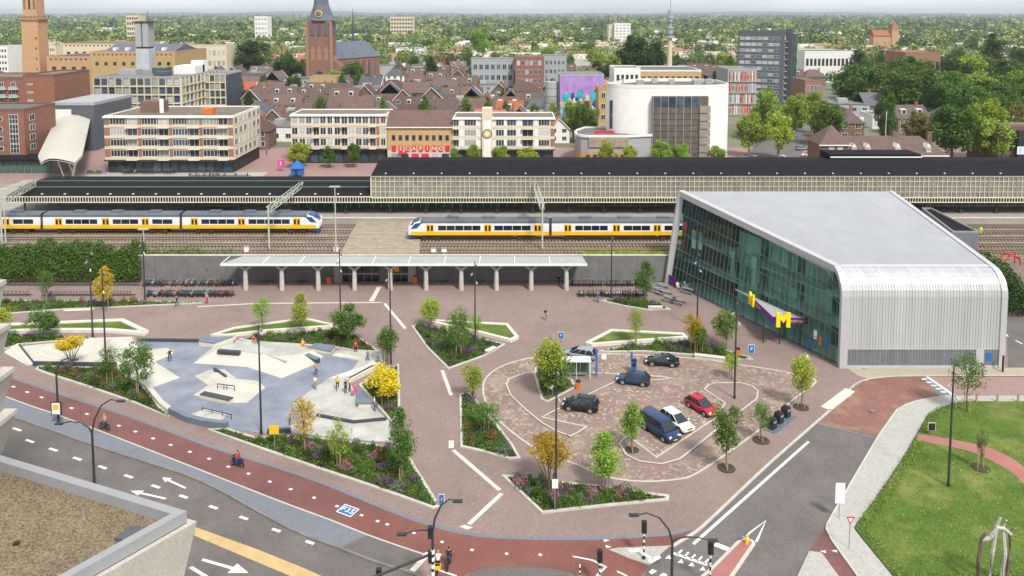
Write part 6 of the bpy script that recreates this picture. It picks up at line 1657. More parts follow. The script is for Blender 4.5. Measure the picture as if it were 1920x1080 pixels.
EXCL = [(170, 445, 215, 360), (-100, 185, 200, 330), (535, 1052, 235, 262), (1070, 1380, 230, 300), (1330, 1490, 340, 372), (1370, 1500, 395, 440), (1035, 1150, 295, 340), (1135, 1320, 318, 360), (960, 1065, 440, 480), (880, 970, 450, 480), (560, 720, 505, 590), (1385, 1560, 190, 480),
        (1515, 1780, 215, 262), (1585, 1680, 290, 330), (1690, 1770, 455, 500), (1500, 1605, 515, 560), (40, 330, 380, 510), (-40, 140, 550, 590), (315, 445, 555, 590), (1865, 2000, 200, 270), (575, 645, 436, 460), (250, 285, 345, 362), (1245, 1268, 400, 420), (1478, 1548, 345, 375), (735, 810, 755, 795)]
def clear(px, D, pad=10):
    return not any(a - pad < px < b + pad and d0 - 8 < D < d1 + 8 for a, b, d0, d1 in EXCL)
HOUSES = []
rows = [268, 284, 301, 320, 340, 362, 386, 412, 440, 472, 506, 545, 590, 640]
def dens(px, D):
    if px > 1550: return .33 if D < 460 else .5
    if px < 60: return .6
    return .93
for ri, D in enumerate(rows):
    px = -40 + rnd.random() * 20; k = 0
    while px < 1960:
        step = (rnd.uniform(10.5, 15.5)) * FPX / D
        c = px + step / 2
        DD = D + rnd.uniform(-4, 4)
        if clear(c, DD) and rnd.random() < dens(c, D):
            wts = [5, 4, 4, 1, 1, 2, 4, 3, 3, 3]
            nm, pr = rnd.choices(PROTO, wts)[0]
            HOUSES.append((ri, c, DD, nm, pr, rnd.choice([0, 0, 0, pi]) + rnd.uniform(-.12, .12) + (pi / 2 if rnd.random() < .12 else 0), rnd.uniform(.9, 1.18)))
        px += step
# the photograph shows about this many roofs; keep the nearest rows complete
HOUSES = HOUSES[:235]
cnt = {}
for ri, c, D, nm, pr, rz, s in sorted(HOUSES, key=lambda t: (t[0], t[1])):
    k = cnt.get(ri, 0); cnt[ri] = k + 1
    copy_tree(pr, None, (PX(c, D, 5), D, -.38), rz, '%s house, %s from left in %s street behind the station' % (nm, nth(k), nth(ri)), 'town houses behind the station', (s, s, s * rnd.uniform(.92, 1.12)))
FH = []
for D in (700, 760, 830, 910, 1000, 1120, 1260, 1450):
    for _ in range(9):
        px = rnd.uniform(0, 1920)
        FH.append((D + rnd.uniform(-20, 20), px))
FH += [(860, 1580 + 22 * i) for i in range(6)] + [(760, 1690 + 26 * i) for i in range(8)] + [(700, 480 + 22 * i) for i in range(4)] + [(800, 290 + 22 * i) for i in range(6)]
FH = [f for f in FH if clear(f[1], f[0])]
for k, (D, px) in enumerate(sorted(FH, key=lambda t: t[1])):
    nm, pr = rnd.choice(FAR)
    copy_tree(pr, None, (PX(px, D, 5), D, -.38), rnd.uniform(-.25, .25), '%s house half hidden among distant trees, %s from left of the far houses' % (nm, nth(k)), 'distant houses among the trees', (1.1, 1.1, 1.1))
for nm, pr in PROTO + FAR:
    for ch_ in list(pr.children_recursive): bpy.data.objects.remove(ch_)
    bpy.data.objects.remove(pr)
KIDS.clear()
# ------------------------------------------------------------ foliage
LEAF = {'green': ((0.051, 0.123, 0.026), (0.123, 0.217, 0.051)), 'light': ((0.123, 0.232, 0.036), (0.261, 0.377, 0.072)), 'ygreen': ((0.189, 0.275, 0.029), (0.435, 0.493, 0.072)), 'yellow': ((0.435, 0.348, 0.014), (0.797, 0.609, 0.043)), 'orange': ((.32, .25, .02), (.62, .46, .05)),
        'dark': ((0.020, 0.052, 0.014), (0.061, 0.109, 0.029)), 'mid': ((0.036, 0.094, 0.020), (0.109, 0.189, 0.043)), 'olive': ((0.145, 0.145, 0.043), (0.275, 0.246, 0.072)), 'purple': ((.10, .05, .11), (.27, .12, .29)), 'pink': ((0.319, 0.102, 0.174), (0.609, 0.275, 0.348)), 'rust': ((0.189, 0.080, 0.029), (0.348, 0.160, 0.058)), 'greyg': ((0.102, 0.123, 0.094), (0.203, 0.217, 0.174))}
for k, (a, b) in LEAF.items():
    f = (1.3, 1.2, .9) if k in ('green', 'mid', 'light', 'dark') else (1, 1, 1)
    leafmat('leaf_' + k, tuple(x * y for x, y in zip(a, f)), tuple(x * y for x, y in zip(b, f)), .16)
def np_mesh(name, verts, nq, mats, mi=None):
    me = bpy.data.meshes.new(name)
    me.vertices.add(len(verts)); me.vertices.foreach_set('co', verts.astype(np.float32).ravel())
    me.loops.add(nq * 4); me.loops.foreach_set('vertex_index', np.arange(nq * 4, dtype=np.int32))
    me.polygons.add(nq); me.polygons.foreach_set('loop_start', np.arange(0, nq * 4, 4, dtype=np.int32))
    for m in mats: me.materials.append(m)
    if mi is not None: me.polygons.foreach_set('material_index', mi.astype(np.int32))
    me.update(calc_edges=True)
    return me
def quads(rg, pts, size, up=.35, asp=.7):
    n = len(pts)
    a = rg.normal(size=(n, 3)); a[:, 2] *= 1 - up; a /= np.linalg.norm(a, axis=1)[:, None]
    b = rg.normal(size=(n, 3)); b -= (b * a).sum(1)[:, None] * a; b /= np.linalg.norm(b, axis=1)[:, None]
    s = np.asarray(size) * rg.uniform(.6, 1.25, n)
    a = a * s[:, None] * .5; b = b * s[:, None] * .5 * asp
    v = np.stack([pts - a, pts - b * .9, pts + a, pts + b * .9], 1)
    return v.reshape(-1, 3)
def crown(seed, n, leaf, shape='round', clumps=26, loose=.30):
    """leaf faces in clumps through a crown of unit height and unit width, base at z=0"""
    rg = np.random.default_rng(seed)
    c = []
    while len(c) < clumps:
        p = rg.uniform(-1, 1, 3)
        r2 = np.linalg.norm(p)
        if r2 > 1 or r2 < .35: continue
        z = (p[2] + 1) / 2
        if shape == 'cone': k = max(.3, 1.0 * (1.12 - z) ** .6)
        elif shape == 'flat': k = .55 + .45 * z
        elif shape == 'oval': k = .9 - .35 * abs(z - .4) ** 1.2
        else: k = 1
        c.append((p[0] * .42 * k, p[1] * .42 * k, .1 + z * .8))
    c = np.array(c)
    w = rg.uniform(.5, 1.5, clumps); w /= w.sum()
    idx = rg.choice(clumps, n, p=w)
    d = rg.normal(size=(n, 3)); d /= np.linalg.norm(d, axis=1)[:, None]
    rad = rg.uniform(.25, 1, n) ** .5
    rr = rg.uniform(.5, 1.1, clumps)[idx] * loose * .5
    pts = c[idx] + d * (rad * rr)[:, None] * np.array([1, 1, .85])
    pts[:, 2] = np.clip(pts[:, 2], 0, 1)
    return quads(rg, pts, leaf)
def scaled_crown(name, seed, n, leaf, hgt, wid, m, shape='round', clumps=26, loose=.3):
    rg = np.random.default_rng(seed + 99)
    v = crown(seed, n, .001, shape, clumps, loose).reshape(-1, 4, 3).mean(1)
    v = v * np.array([wid, wid, hgt])
    return np_mesh(name, quads(rg, v, leaf), len(v), [M['leaf_' + m]])
def set_mat(o, m):
    o.material_slots[0].link = 'OBJECT'; o.material_slots[0].material = m
# crown library; sizes in metres, copies are scaled a little
YC = [scaled_crown('crown', 10 + i, 4000, .165, 4.2, 2.9, 'green', sh, 30, .46) for i, sh in enumerate(['oval', 'oval', 'round', 'cone', 'oval'])]
SC = [scaled_crown('crown', 30 + i, 1900, .15, 4.2, 2.7, 'green', 'oval', 26, .46) for i in range(3)]
FC = [scaled_crown('crown', 40 + i, 5000, .17, 1.9, 4.6, 'yellow', 'flat', 40, .36) for i in range(2)]
BC = [scaled_crown('crown', 60 + i, 7500, .5, 10, 9, 'mid', sh, 54, .34) for i, sh in enumerate(['round', 'round', 'oval', 'round', 'oval'])]
KC = [scaled_crown('crown', 80 + i, 3800, .36, 10, 5.2, 'mid', 'cone', 34, .34) for i in range(3)]
def trunk_mesh(h, r, limbs, seed, spread, top):
    rr = random.Random(seed); m = MB()
    m.tube([(0, 0, 0), (rr.uniform(-.04, .04) * h, 0, h * .5), (0, 0, h)], [r, r * .75, r * .4], 6)
    for i in range(limbs):
        a = rr.uniform(0, 6.28); z = h * rr.uniform(.55, .95)
        m.tube([(0, 0, z), (math.cos(a) * spread * .5, math.sin(a) * spread * .5, z + (top - z) * .45), (math.cos(a) * spread, math.sin(a) * spread, z + (top - z) * .8)], [r * .45, r * .3, r * .12], 4)
    return m
YT = [trunk_mesh(3.2, .085, 6, i, .75, 5.6).mesh('trunk', M['bark']) for i in range(3)]
BT = [trunk_mesh(5, .38, 6, i + 9, 2.4, 10).mesh('trunk', M['bark']) for i in range(3)]
stake = MB().tube([(0, 0, 0), (0, 0, 1.7)], .05, 5).mesh('stake', M['wood_stake'])
def plaza_tree(i, px, yb, yt, wpx, m, label, kind='y'):
    p = P(px, yb); sc_ = (yb - 24) / H; h = HZ(p.y, yt); w = wpx / sc_
    t = thing('young_tree', label, 'tree', p, rnd.uniform(0, 6.28), 'young trees on the square')
    if kind == 'f':
        st = MB(); rr = random.Random(i)
        for k in range(9):
            a = 2 * pi * k / 9 + rr.uniform(-.2, .2); s = w * .36 * rr.uniform(.5, 1)
            st.tube([(math.cos(a) * .12, math.sin(a) * .12, 0), (math.cos(a) * s * .4, math.sin(a) * s * .4, h * .4), (math.cos(a) * s, math.sin(a) * s, h * .75)], [.06, .045, .02], 5)
        st.build('stems', M['birch_bark'] if i % 2 else M['bark'], t)
        c = link('crown', FC[i % 2], t, (0, 0, h * .52)); c.scale = (w / 4.6, w / 4.6, h * .5 / 1.9)
    else:
        lib = SC if kind == 's' else YC
        base = h * .24
        tr_ = link('trunk', YT[i % 3], t); tr_.scale = (1, 1, h / 6.0)
        c = link('crown', lib[i % len(lib)], t, (0, 0, base)); c.scale = (w / 2.9 * 1.3, w / 2.9 * 1.3, (h - base) / 4.2 * 1.02)
        for k in range(2):
            a = k * pi + i; link('stake', stake, t, (.35 * math.cos(a), .35 * math.sin(a), 0))
    set_mat(c, M['leaf_' + m])
    return t
PT = [(134, 690, 630, 62, 'yellow', 'yellow flat topped tree with many white stems beside the skate bowl', 'f'), (206, 722, 646, 42, 'green', 'sparse green tree left of the tall lamp post below the bowl', 's'), (258, 745, 636, 48, 'green', 'leafy green tree in front of the pale skate bank', 'y'),
      (199, 583, 500, 36, 'yellow', 'golden tree among the empty bicycle racks', 'y'), (88, 570, 500, 30, 'mid', 'dark slim tree before the shrubby embankment', 's'), (82, 634, 578, 54, 'green', 'wide green tree on the left grass wedge', 'y'), (0, 640, 575, 44, 'ygreen', 'yellow green tree cut by the left edge', 'y'),
      (491, 622, 551, 36, 'light', 'pale thin tree left of the yellow one above the skate park', 's'), (565, 622, 549, 40, 'ygreen', 'yellow green tree on the wedge above the skate park', 'y'), (652, 645, 565, 58, 'green', 'broad green tree at the corner of the skate park', 'y'), (726, 685, 605, 40, 'green', 'green tree beside the path right of the skate park', 'y'),
      (808, 617, 558, 38, 'ygreen', 'round golden green tree at the tip of the middle bed', 'y'), (860, 672, 574, 36, 'green', 'tall green tree in the middle of the diamond bed', 'y'), (893, 640, 583, 26, 'light', 'small pale tree by the lamp post in the diamond bed', 's'), (886, 752, 675, 38, 'ygreen', 'yellow green tree at the top of the narrow bed', 'y'),
      (722, 762, 678, 56, 'yellow', 'bright yellow tree behind the triangular bench', 'y'), (570, 850, 735, 56, 'orange', 'thin orange leaved tree at the lower skate park edge', 's'), (635, 880, 783, 44, 'light', 'bright green tree in the long bed', 's'), (752, 905, 765, 50, 'green', 'tall green tree near the right tip of the long bed', 'y'),
      (912, 815, 748, 54, 'green', 'green spreading tree in the narrow bed', 's'), (1030, 738, 625, 60, 'ygreen', 'big yellow topped tree beside the white shelter', 'y'), (1040, 742, 668, 66, 'green', 'dense green tree against the white shelter', 'y'), (1192, 648, 572, 34, 'light', 'pale thin tree on the wedge behind the black coupe', 's'),
      (1211, 568, 490, 40, 'green', 'bright green tree among the bicycle racks', 'y'), (1299, 662, 580, 34, 'orange', 'orange and green tree by the lamp post near the hall', 'y'), (1312, 664, 606, 30, 'green', 'small green tree touching the orange tree near the hall', 'y'), (1360, 655, 580, 46, 'green', 'round green tree in front of the hall canopy', 'y'),
      (1372, 712, 657, 36, 'ygreen', 'thin yellowish tree at the top right of the parking lot', 's'), (1185, 848, 756, 48, 'light', 'light green tree at the tip of the parking island', 'y'), (1362, 880, 745, 50, 'green', 'tall green tree between the parking lot and the road', 'y'), (1427, 828, 744, 40, 'green', 'green tree next to the waste containers', 's'),
      (1502, 766, 662, 42, 'ygreen', 'yellowish tree at the right corner of the parking lot', 'y'), (1030, 925, 820, 108, 'orange', 'orange umbrella shaped tree with many stems below the lot', 'f'), (1135, 915, 811, 66, 'light', 'pale green tree left of the parking island tip', 'y'), (1813, 772, 652, 56, 'green', 'sparse green tree at the corner of the lawn', 's'),
      (1838, 880, 795, 18, 'olive', 'bare little tree staked in the lawn', 's')]
for i, a in enumerate(PT): plaza_tree(i, *a)
# earth rings at trees set in paving
for px, py in ((1185, 845), (1362, 878), (1427, 826), (1502, 764), (1838, 878)):
    struct(MB().lathe([(.9, .0), (.9, .06), (.6, .12)], 14).build('tree_pit', M['soil'], None, P(px, py)))
def town_tree(label, px, D, h, w, m, group, kind='b', k=0):
    t = thing('broadleaf_tree' if kind == 'b' else 'street_tree', label, 'tree', (PX(px, D, 5), D, -.38), rnd.uniform(0, 6.28), group)
    tr_ = link('trunk', BT[k % 3], t); tr_.scale = (h / 13, h / 13, h / 13)
    lib = BC if kind == 'b' else KC
    c = link('crown', lib[k % len(lib)], t, (0, 0, h * .14)); sw = w / (9 if kind == 'b' else 5.2)
    c.scale = (sw, sw, h * .86 / 10)
    set_mat(c, M['leaf_' + m])
EXPL = [(562, 303, 268, 42, 'ygreen', 'yellow green tree before the cream flats', 'b'), (617, 303, 273, 22, 'mid', 'small dark tree before the cream flats', 'k'), (663, 303, 269, 28, 'green', 'green tree before the cream flats', 'b'), (851, 303, 275, 20, 'light', 'narrow tree between store and white flats', 'k'), (888, 303, 272, 30, 'light', 'light tree before the emblem pillar', 'b'), (938, 303, 275, 34, 'light', 'light tree before the white flats', 'b'), (988, 303, 276, 36, 'light', 'wider light tree before the white flats', 'b'),
        (1138, 302, 264, 32, 'ygreen', 'tree before the yellow theatre wing', 'b'), (1180, 302, 274, 28, 'ygreen', 'small tree before the ramp wall of the wing', 'b'), (1240, 303, 264, 42, 'light', 'light tree before the theatre louvres', 'b'), (1277, 303, 270, 34, 'light', 'smaller tree before the theatre louvres', 'b'), (1345, 302, 274, 32, 'light', 'tree at the right foot of the theatre', 'b'),
        (1405, 292, 205, 56, 'light', 'bright tree at the start of the avenue', 'b'), (1437, 262, 160, 48, 'light', 'tall bright tree on the avenue by the dark tower', 'b'), (1460, 296, 206, 54, 'ygreen', 'big bright tree in the middle of the avenue', 'b'), (1490, 256, 172, 46, 'light', 'bright avenue tree before the brick corner flats', 'b'), (1523, 248, 165, 40, 'light', 'bright avenue tree right of the brick corner flats', 'b'), (1555, 272, 184, 66, 'green', 'round green tree left of the brown villa', 'b'),
        (601, 255, 178, 27, 'mid', 'conical tree behind the left part of the cream flats', 'k'), (720, 255, 181, 20, 'green', 'conical tree behind the right end of the cream flats', 'k'), (797, 255, 180, 30, 'green', 'conical tree behind the store roof', 'k'), (874, 255, 180, 26, 'green', 'conical tree behind the left end of the white flats', 'k'), (950, 256, 187, 22, 'mid', 'conical tree right of the emblem pillar', 'k'), (915, 256, 184, 22, 'mid', 'conical tree behind the emblem pillar', 'k'), (1037, 250, 188, 20, 'light', 'conical light tree behind the brick corner house', 'k'),
        (1075, 262, 185, 40, 'light', 'bright tree below the mural', 'b'), (1098, 268, 182, 42, 'green', 'green tree below the mural next to the theatre', 'b'), (447, 212, 140, 24, 'dark', 'dark cone behind the grid office right end', 'k'), (467, 222, 170, 22, 'dark', 'dark small cone right of the flats', 'k'), (437, 215, 172, 22, 'light', 'light shrub tree right of the grid office', 'b'), (556, 178, 138, 20, 'mid', 'conical tree in front of the church porch', 'k'), (491, 180, 140, 20, 'mid', 'conical tree left of the church porch', 'k'), (642, 180, 137, 16, 'mid', 'conical tree under the nave', 'k'), (672, 178, 134, 18, 'mid', 'second conical tree under the nave', 'k'), (690, 178, 136, 18, 'green', 'third conical tree under the nave', 'k'),
        (473, 140, 72, 62, 'dark', 'big dark round tree left of the church', 'b'), (540, 156, 104, 56, 'dark', 'dark tree beside the church porch', 'b'), (663, 158, 113, 44, 'mid', 'round tree before the nave', 'b'), (1190, 158, 62, 70, 'dark', 'huge dark tree behind the theatre', 'b'), (1228, 150, 72, 46, 'dark', 'dark tree left of the radio mast', 'b'), (900, 112, 48, 40, 'light', 'tall light poplar clump right of the church', 'b'), (808, 165, 108, 26, 'dark', 'dark cone tree among the roofs', 'k'), (967, 168, 130, 24, 'dark', 'dark tree left of the red brick block', 'b'), (1612, 172, 92, 44, 'dark', 'dark conifer by the white school', 'k'), (1858, 150, 65, 36, 'dark', 'tall dark conifer over the park', 'k'),
        (1850, 300, 180, 74, 'ygreen', 'huge yellow green tree near the right edge', 'b'), (1865, 308, 215, 76, 'light', 'bright green tree next to the brick office', 'b'), (1785, 305, 188, 92, 'mid', 'large dark tree right of the brown villa', 'b'), (1720, 290, 205, 56, 'olive', 'brownish tree behind the villa roof', 'b'), (1905, 300, 185, 50, 'olive', 'olive tree at the right edge', 'b'), (1660, 275, 170, 40, 'mid', 'green tree behind the flagpole', 'b')]
for i, (px, yb, yt, w, m, lab, kd) in enumerate(EXPL):
    D = P(px, 312 if 300 < yb < 305 and px < 1400 else yb).y
    town_tree(lab, px, D, (HZ(D, yt) + .38) * (1.06 if kd == 'k' else 1.1 if yt > 260 else 1), w * D / FPX * (1.5 if kd == 'k' else 1.15), m, 'trees standing in the town', kd, i)
ZONES = [('in the park at the right', 1590, 1735, 318, 450, 24, (16, 24), ['dark', 'mid', 'mid', 'mid', 'green']), ('in the wood at the far right', 1735, 1960, 285, 480, 36, (16, 25), ['dark', 'mid', 'mid', 'dark', 'green', 'light']),
         ('behind the theatre', 1060, 1372, 430, 640, 26, (9, 17), ['dark', 'mid', 'mid', 'green', 'light']), ('between the centre roofs', 430, 1130, 300, 640, 30, (6, 11), ['mid', 'green', 'dark', 'light']),
         ('beyond the church', 640, 1130, 640, 920, 34, (9, 18), ['light', 'green', 'ygreen', 'mid', 'light']), ('beyond the town hall', 0, 560, 590, 960, 34, (9, 17), ['green', 'mid', 'light', 'dark', 'light']), ('beyond the dark tower', 1480, 1930, 490, 960, 44, (10, 19), ['mid', 'green', 'light', 'dark', 'ygreen', 'mid'])]
HP = [(PX(c, D, 5), D) for _, c, D, *_ in HOUSES]
for zn, a, b, d0, d1, n, hr, ms in ZONES:
    L = []; tries = 0
    while len(L) < n and tries < 2000:
        tries += 1; px = rnd.uniform(a, b); D = 1 / rnd.uniform(1 / d1, 1 / d0)
        X = PX(px, D, 5)
        if not clear(px, D, 4) or any(abs(X - x) < 8.5 and abs(D - y) < 7.5 for x, y in HP) or any((X - x) ** 2 + (D - y) ** 2 < 30 for x, y, _ in L): continue
        L.append((X, D, px))
    for k, (X, D, px) in enumerate(sorted(L, key=lambda t: t[2])):
        h = rnd.uniform(*hr); m = rnd.choice(ms)
        town_tree('%s tree %s, %s of them from left' % ({'dark': 'dark green', 'mid': 'deep green', 'green': 'fresh green', 'light': 'light green', 'ygreen': 'yellow green'}[m], zn, nth(k)), px, D, h, h * rnd.uniform(.72, 1.05), m, 'trees ' + zn, 'b' if rnd.random() < .85 else 'k', k + int(D))
# far forest: one mass to the horizon
rg = np.random.default_rng(5)
fm = bpy.data.materials.new('leaf_forest'); fm.use_nodes = True
n_, l_ = fm.node_tree.nodes, fm.node_tree.links
b_ = n_['Principled BSDF']; b_.inputs['Roughness'].default_value = .85; b_.inputs['Specular IOR Level'].default_value = .1
tc_ = n_.new('ShaderNodeTexCoord'); nz_ = n_.new('ShaderNodeTexNoise'); nz_.inputs['Scale'].default_value = .0085; nz_.inputs['Detail'].default_value = 5
rp_ = n_.new('ShaderNodeValToRGB'); e_ = rp_.color_ramp.elements
e_[0].position = .34; e_[0].color = (.030, .065, .026, 1); e_[1].position = .66; e_[1].color = (.33, .37, .10, 1)
rp_.color_ramp.elements.new(.5).color = (.125, .19, .055, 1)
g_ = n_.new('ShaderNodeNewGeometry'); hs_ = n_.new('ShaderNodeHueSaturation'); mr_ = n_.new('ShaderNodeMapRange'); mr_.inputs['To Min'].default_value = .65; mr_.inputs['To Max'].default_value = 1.35
l_.new(tc_.outputs['Object'], nz_.inputs['Vector']); l_.new(nz_.outputs['Fac'], rp_.inputs['Fac']); l_.new(rp_.outputs['Color'], hs_.inputs['Color']); l_.new(g_.outputs['Random Per Island'], mr_.inputs['Value']); l_.new(mr_.outputs['Result'], hs_.inputs['Value']); l_.new(hs_.outputs['Color'], b_.inputs['Base Color'])
V = []
for (na, d0, d1, nq, sz) in ((1250, 660, 1000, 90, 2.2), (2600, 1000, 2200, 46, 4.2), (5200, 2200, 14000, 20, 9.0)):
    D = 1 / rg.uniform(1 / d1, 1 / d0, na); px = rg.uniform(-60, 1980, na)
    for i in range(na):
        if D[i] < 1400 and not clear(px[i], D[i], 3): continue
        w = (9 + D[i] / 260) * rg.uniform(.6, 1.3); h = rg.uniform(8, 16) * (1 + D[i] / 20000)
        p = rg.normal(size=(nq, 3)); p /= np.linalg.norm(p, axis=1)[:, None]; p *= rg.uniform(.5, 1, nq)[:, None]
        c = np.array([PX(px[i], D[i], 8), D[i], h * .5])
        V.append(quads(rg, c + p * np.array([w * .5, w * .5, h * .52]), sz * w / 14, .2, .9))
V = np.concatenate(V)
stuff(link('forest', np_mesh('forest', V, len(V) // 4, [fm])), 'hazy mass of green treetops reaching to the horizon')
# roofs too far and too many to tell apart
mat('far_white', (.52, .50, .46), .9, .15, .02); mat('far_tile', (.30, .17, .11), .9, .25, .02); mat('far_wall', (.40, .33, .26), .9, .2, .02)
ft = [MB() for _ in range(3)]
for k in range(420):
    D = 1 / rg.uniform(1 / 2000, 1 / 690); px = rg.uniform(0, 1920)
    if not clear(px, D): continue
    x, w, d, h = PX(px, D, 5), rg.uniform(9, 30), 11, rg.uniform(7, 11); a = rg.choice([0, 0, 1, 2]); rz = rg.uniform(-.3, .3)
    ft[a].cbox((x, D, h * .32), (w, d, h * .64 + .8), rz)
    ca, sa = math.cos(rz), math.sin(rz)
    q = [(x + u * ca - v * sa, D + u * sa + v * ca, z) for u, v, z in ((-w / 2, -5, h * .64), (w / 2, -5, h * .64), (w / 2, 0, h), (-w / 2, 0, h), (w / 2, 5, h * .64), (-w / 2, 5, h * .64))]
    ft[int(rg.choice([0, 1, 2, 2]))].add(q, [(0, 1, 2, 3), (3, 2, 4, 5)])
for f3, mm in zip(ft, ('far_white', 'far_tile', 'far_wall')): stuff(f3.build('far_town', M[mm]), 'pale roofs and walls scattered through the far trees')
# low rises at the horizon
mat('hill_green', (.05, .085, .045), .95, .2, .002)
hm = MB(); pts = []
rr = random.Random(4)
xs_ = [-16000 + 32000 * i / 60 for i in range(61)]
zs = [26 + 34 * rr.random() + 18 * math.sin(i * .35) for i in range(61)]
hm.add([(x, 14500, -1) for x in xs_] + [(x, 15500, z) for x, z in zip(xs_, zs)] + [(x, 18000, -1) for x in xs_], [(i + k * 61, i + 1 + k * 61, i + 62 + k * 61, i + 61 + k * 61) for k in range(2) for i in range(60)])
struct(hm.build('hills', M['hill_green'], smooth=True))
# hedge on the embankment slope at the left, dark hedge on the right, weeds above the wall
def hedge(name, label, x0, x1, y0, y1, h0, h1, n, leaf, m, seed):
    rg = np.random.default_rng(seed)
    t = thing(name, label, 'hedge')
    x = rg.uniform(x0, x1, n); u = rg.uniform(0, 1, n)
    lump = 1 + .13 * np.sin(x * .55 + 1) * np.sin(x * .21) + .05 * np.sin(x * 1.3 + u * 5) + .04 * np.sin(x * 3.1)
    y = y0 + (y1 - y0) * u
    top = (h0 + (h1 - h0) * np.minimum(1, u * 1.6)) * lump
    z = top * rg.uniform(.06, 1, n) ** .55
    pts = np.stack([x, y + rg.normal(0, .25, n), z], 1)
    k = rg.integers(0, 2, n)
    link('foliage', np_mesh('foliage', quads(rg, pts, leaf), n, [M['leaf_' + m], M['leaf_' + ('dark' if m == 'dark' else 'mid')]], k), t)
    MB().add([(x0, y0 + .3, 0), (x1, y0 + .3, 0), (x1, y0 + .5, h0 * .5), (x0, y0 + .5, h0 * .5), (x1, y1, h1 * .75), (x0, y1, h1 * .75)], [(0, 1, 2, 3), (3, 2, 4, 5)]).build('bank', M['soil'], t)
hedge('hedge', 'dense green shrub hedge on the bank below the left train', PX(-60, WALL_D, 3), PX(266, WALL_D, 3), WALL_D - .9, WALL_D + 1.9, 2.2, 6.4, 40000, .32, 'green', 3)
hedge('hedge', 'low green bushes on top of the left retaining wall', PX(262, WALL_D, 4), PX(430, WALL_D, 4), WALL_D + .7, WALL_D + 2.2, 4.7, 5.3, 3500, .3, 'green', 4)
hedge('hedge', 'dark hedge right of the silver hall', fx1 + 3.5, fx1 + 18, FD + 17, BD, 2.0, 5.5, 18000, .45, 'dark', 6)
rg = np.random.default_rng(8); n = 5000
x = rg.uniform(PX(1090, WALL_D, 4), PX(1262, WALL_D, 4), n); y = rg.uniform(WALL_D + .5, WALL_D + 2.2, n)
stuff(link('grass', np_mesh('grass', quads(rg, np.stack([x, y, ZT + rg.uniform(0, .5, n)], 1), .3, 0), n, [M['leaf_light']])), 'weedy grass strip above the retaining wall')
# ------------------------------------------------------------ shrubs in the beds
def shrub_mesh(seed, m, m2=None, spike=False, n=560):
    rg = np.random.default_rng(seed)
    d = rg.normal(size=(n, 3)); d /= np.linalg.norm(d, axis=1)[:, None]; d[:, 2] = abs(d[:, 2])
    r = rg.uniform(.45, 1, n)[:, None] * (1 + .25 * np.sin(d[:, :1] * 5 + seed))
    p = d * r * np.array([.62, .62, .85]); mi = np.zeros(n)
    if m2: mi[(p[:, 2] > .3) & (rg.random(n) < .8)] = 1
    return np_mesh('shrub', quads(rg, p, .14), n, [M['leaf_' + m]] + ([M['leaf_' + m2]] if m2 else []), mi)
SH = {'g': [shrub_mesh(1, 'mid'), shrub_mesh(2, 'green'), shrub_mesh(3, 'dark'), shrub_mesh(9, 'green')], 'p': [shrub_mesh(4, 'mid', 'purple'), shrub_mesh(5, 'green', 'purple')], 'w': [shrub_mesh(6, 'greyg'), shrub_mesh(10, 'mid', 'greyg')], 'k': [shrub_mesh(7, 'mid', 'pink'), shrub_mesh(11, 'greyg', 'pink')], 'o': [shrub_mesh(8, 'mid', 'rust')]}
SHN = {'g': 'green leafy', 'p': 'purple flowering', 'w': 'grey green', 'k': 'pink flowering', 'o': 'rusty brown'}
SHORT = {'west': 'bed below the skate bowl', 'south': 'long bed under the skate park', 'bench': 'bed behind the triangular bench', 'north': 'bed above the skate park', 'middle': 'diamond bed left of the parking lot', 'cinema': 'bed behind the black coupe', 'racks': 'bed by the bicycle racks', 'farwest': 'bed along the empty racks', 'bowl': 'bed above the skate bowl', 'lotwest': 'narrow bed left of the lot', 'lotsouth': 'bed below the orange tree', 'shelter': 'bed beside the white shelter'}
rs = random.Random(21)
for key, (where, inn, n, kinds, root) in BEDS.items():
    xs_ = [p[0] for p in inn]; ys_ = [p[1] for p in inn]
    L = []; tries = 0; md = 1.25
    nn = int(n * 1.5)
    while len(L) < nn and tries < 4000:
        tries += 1
        if tries % 700 == 0: md *= .85
        q = (rs.uniform(min(xs_), max(xs_)), rs.uniform(min(ys_), max(ys_)))
        if not inside(q, inn) or edge_dist(q, inn) < .45 or any((q[0] - a) ** 2 + (q[1] - b) ** 2 < md * md for a, b in L): continue
        L.append(q)
    cn = {}
    for q in sorted(L):
        k = rs.choice(kinds); i = cn.get(k, 0); cn[k] = i + 1
        s = rs.uniform(.75, 1.35)
        o = link('shrub', rs.choice(SH[k]), None, (q[0], q[1], .06), rs.uniform(0, 6.28)); o.scale = (s, s, s * rs.uniform(.7, 1.15))
        tag(o, '%s shrub, %s such from left, %s' % (SHN[k], nth(i), SHORT[key]), 'shrub', 'shrubs in the ' + SHORT[key])
    rg = np.random.default_rng(len(key) + n)
    A = abs(_area(inn)); m = int(A * 26); pts = np.stack([rg.uniform(min(xs_), max(xs_), m * 3), rg.uniform(min(ys_), max(ys_), m * 3)], 1)
    pts = pts[inside_np(pts, inn)][:m]
    if len(pts):
        z = rg.uniform(.08, .30, len(pts)); mi = (rg.random(len(pts)) < .28).astype(int) + (rg.random(len(pts)) < .12)
        stuff(link('ground_cover', np_mesh('ground_cover', quads(rg, np.column_stack([pts, z]), .34, 0), len(pts), [M['leaf_green'], M['leaf_mid'], M['leaf_olive']], np.clip(mi, 0, 2)), root))
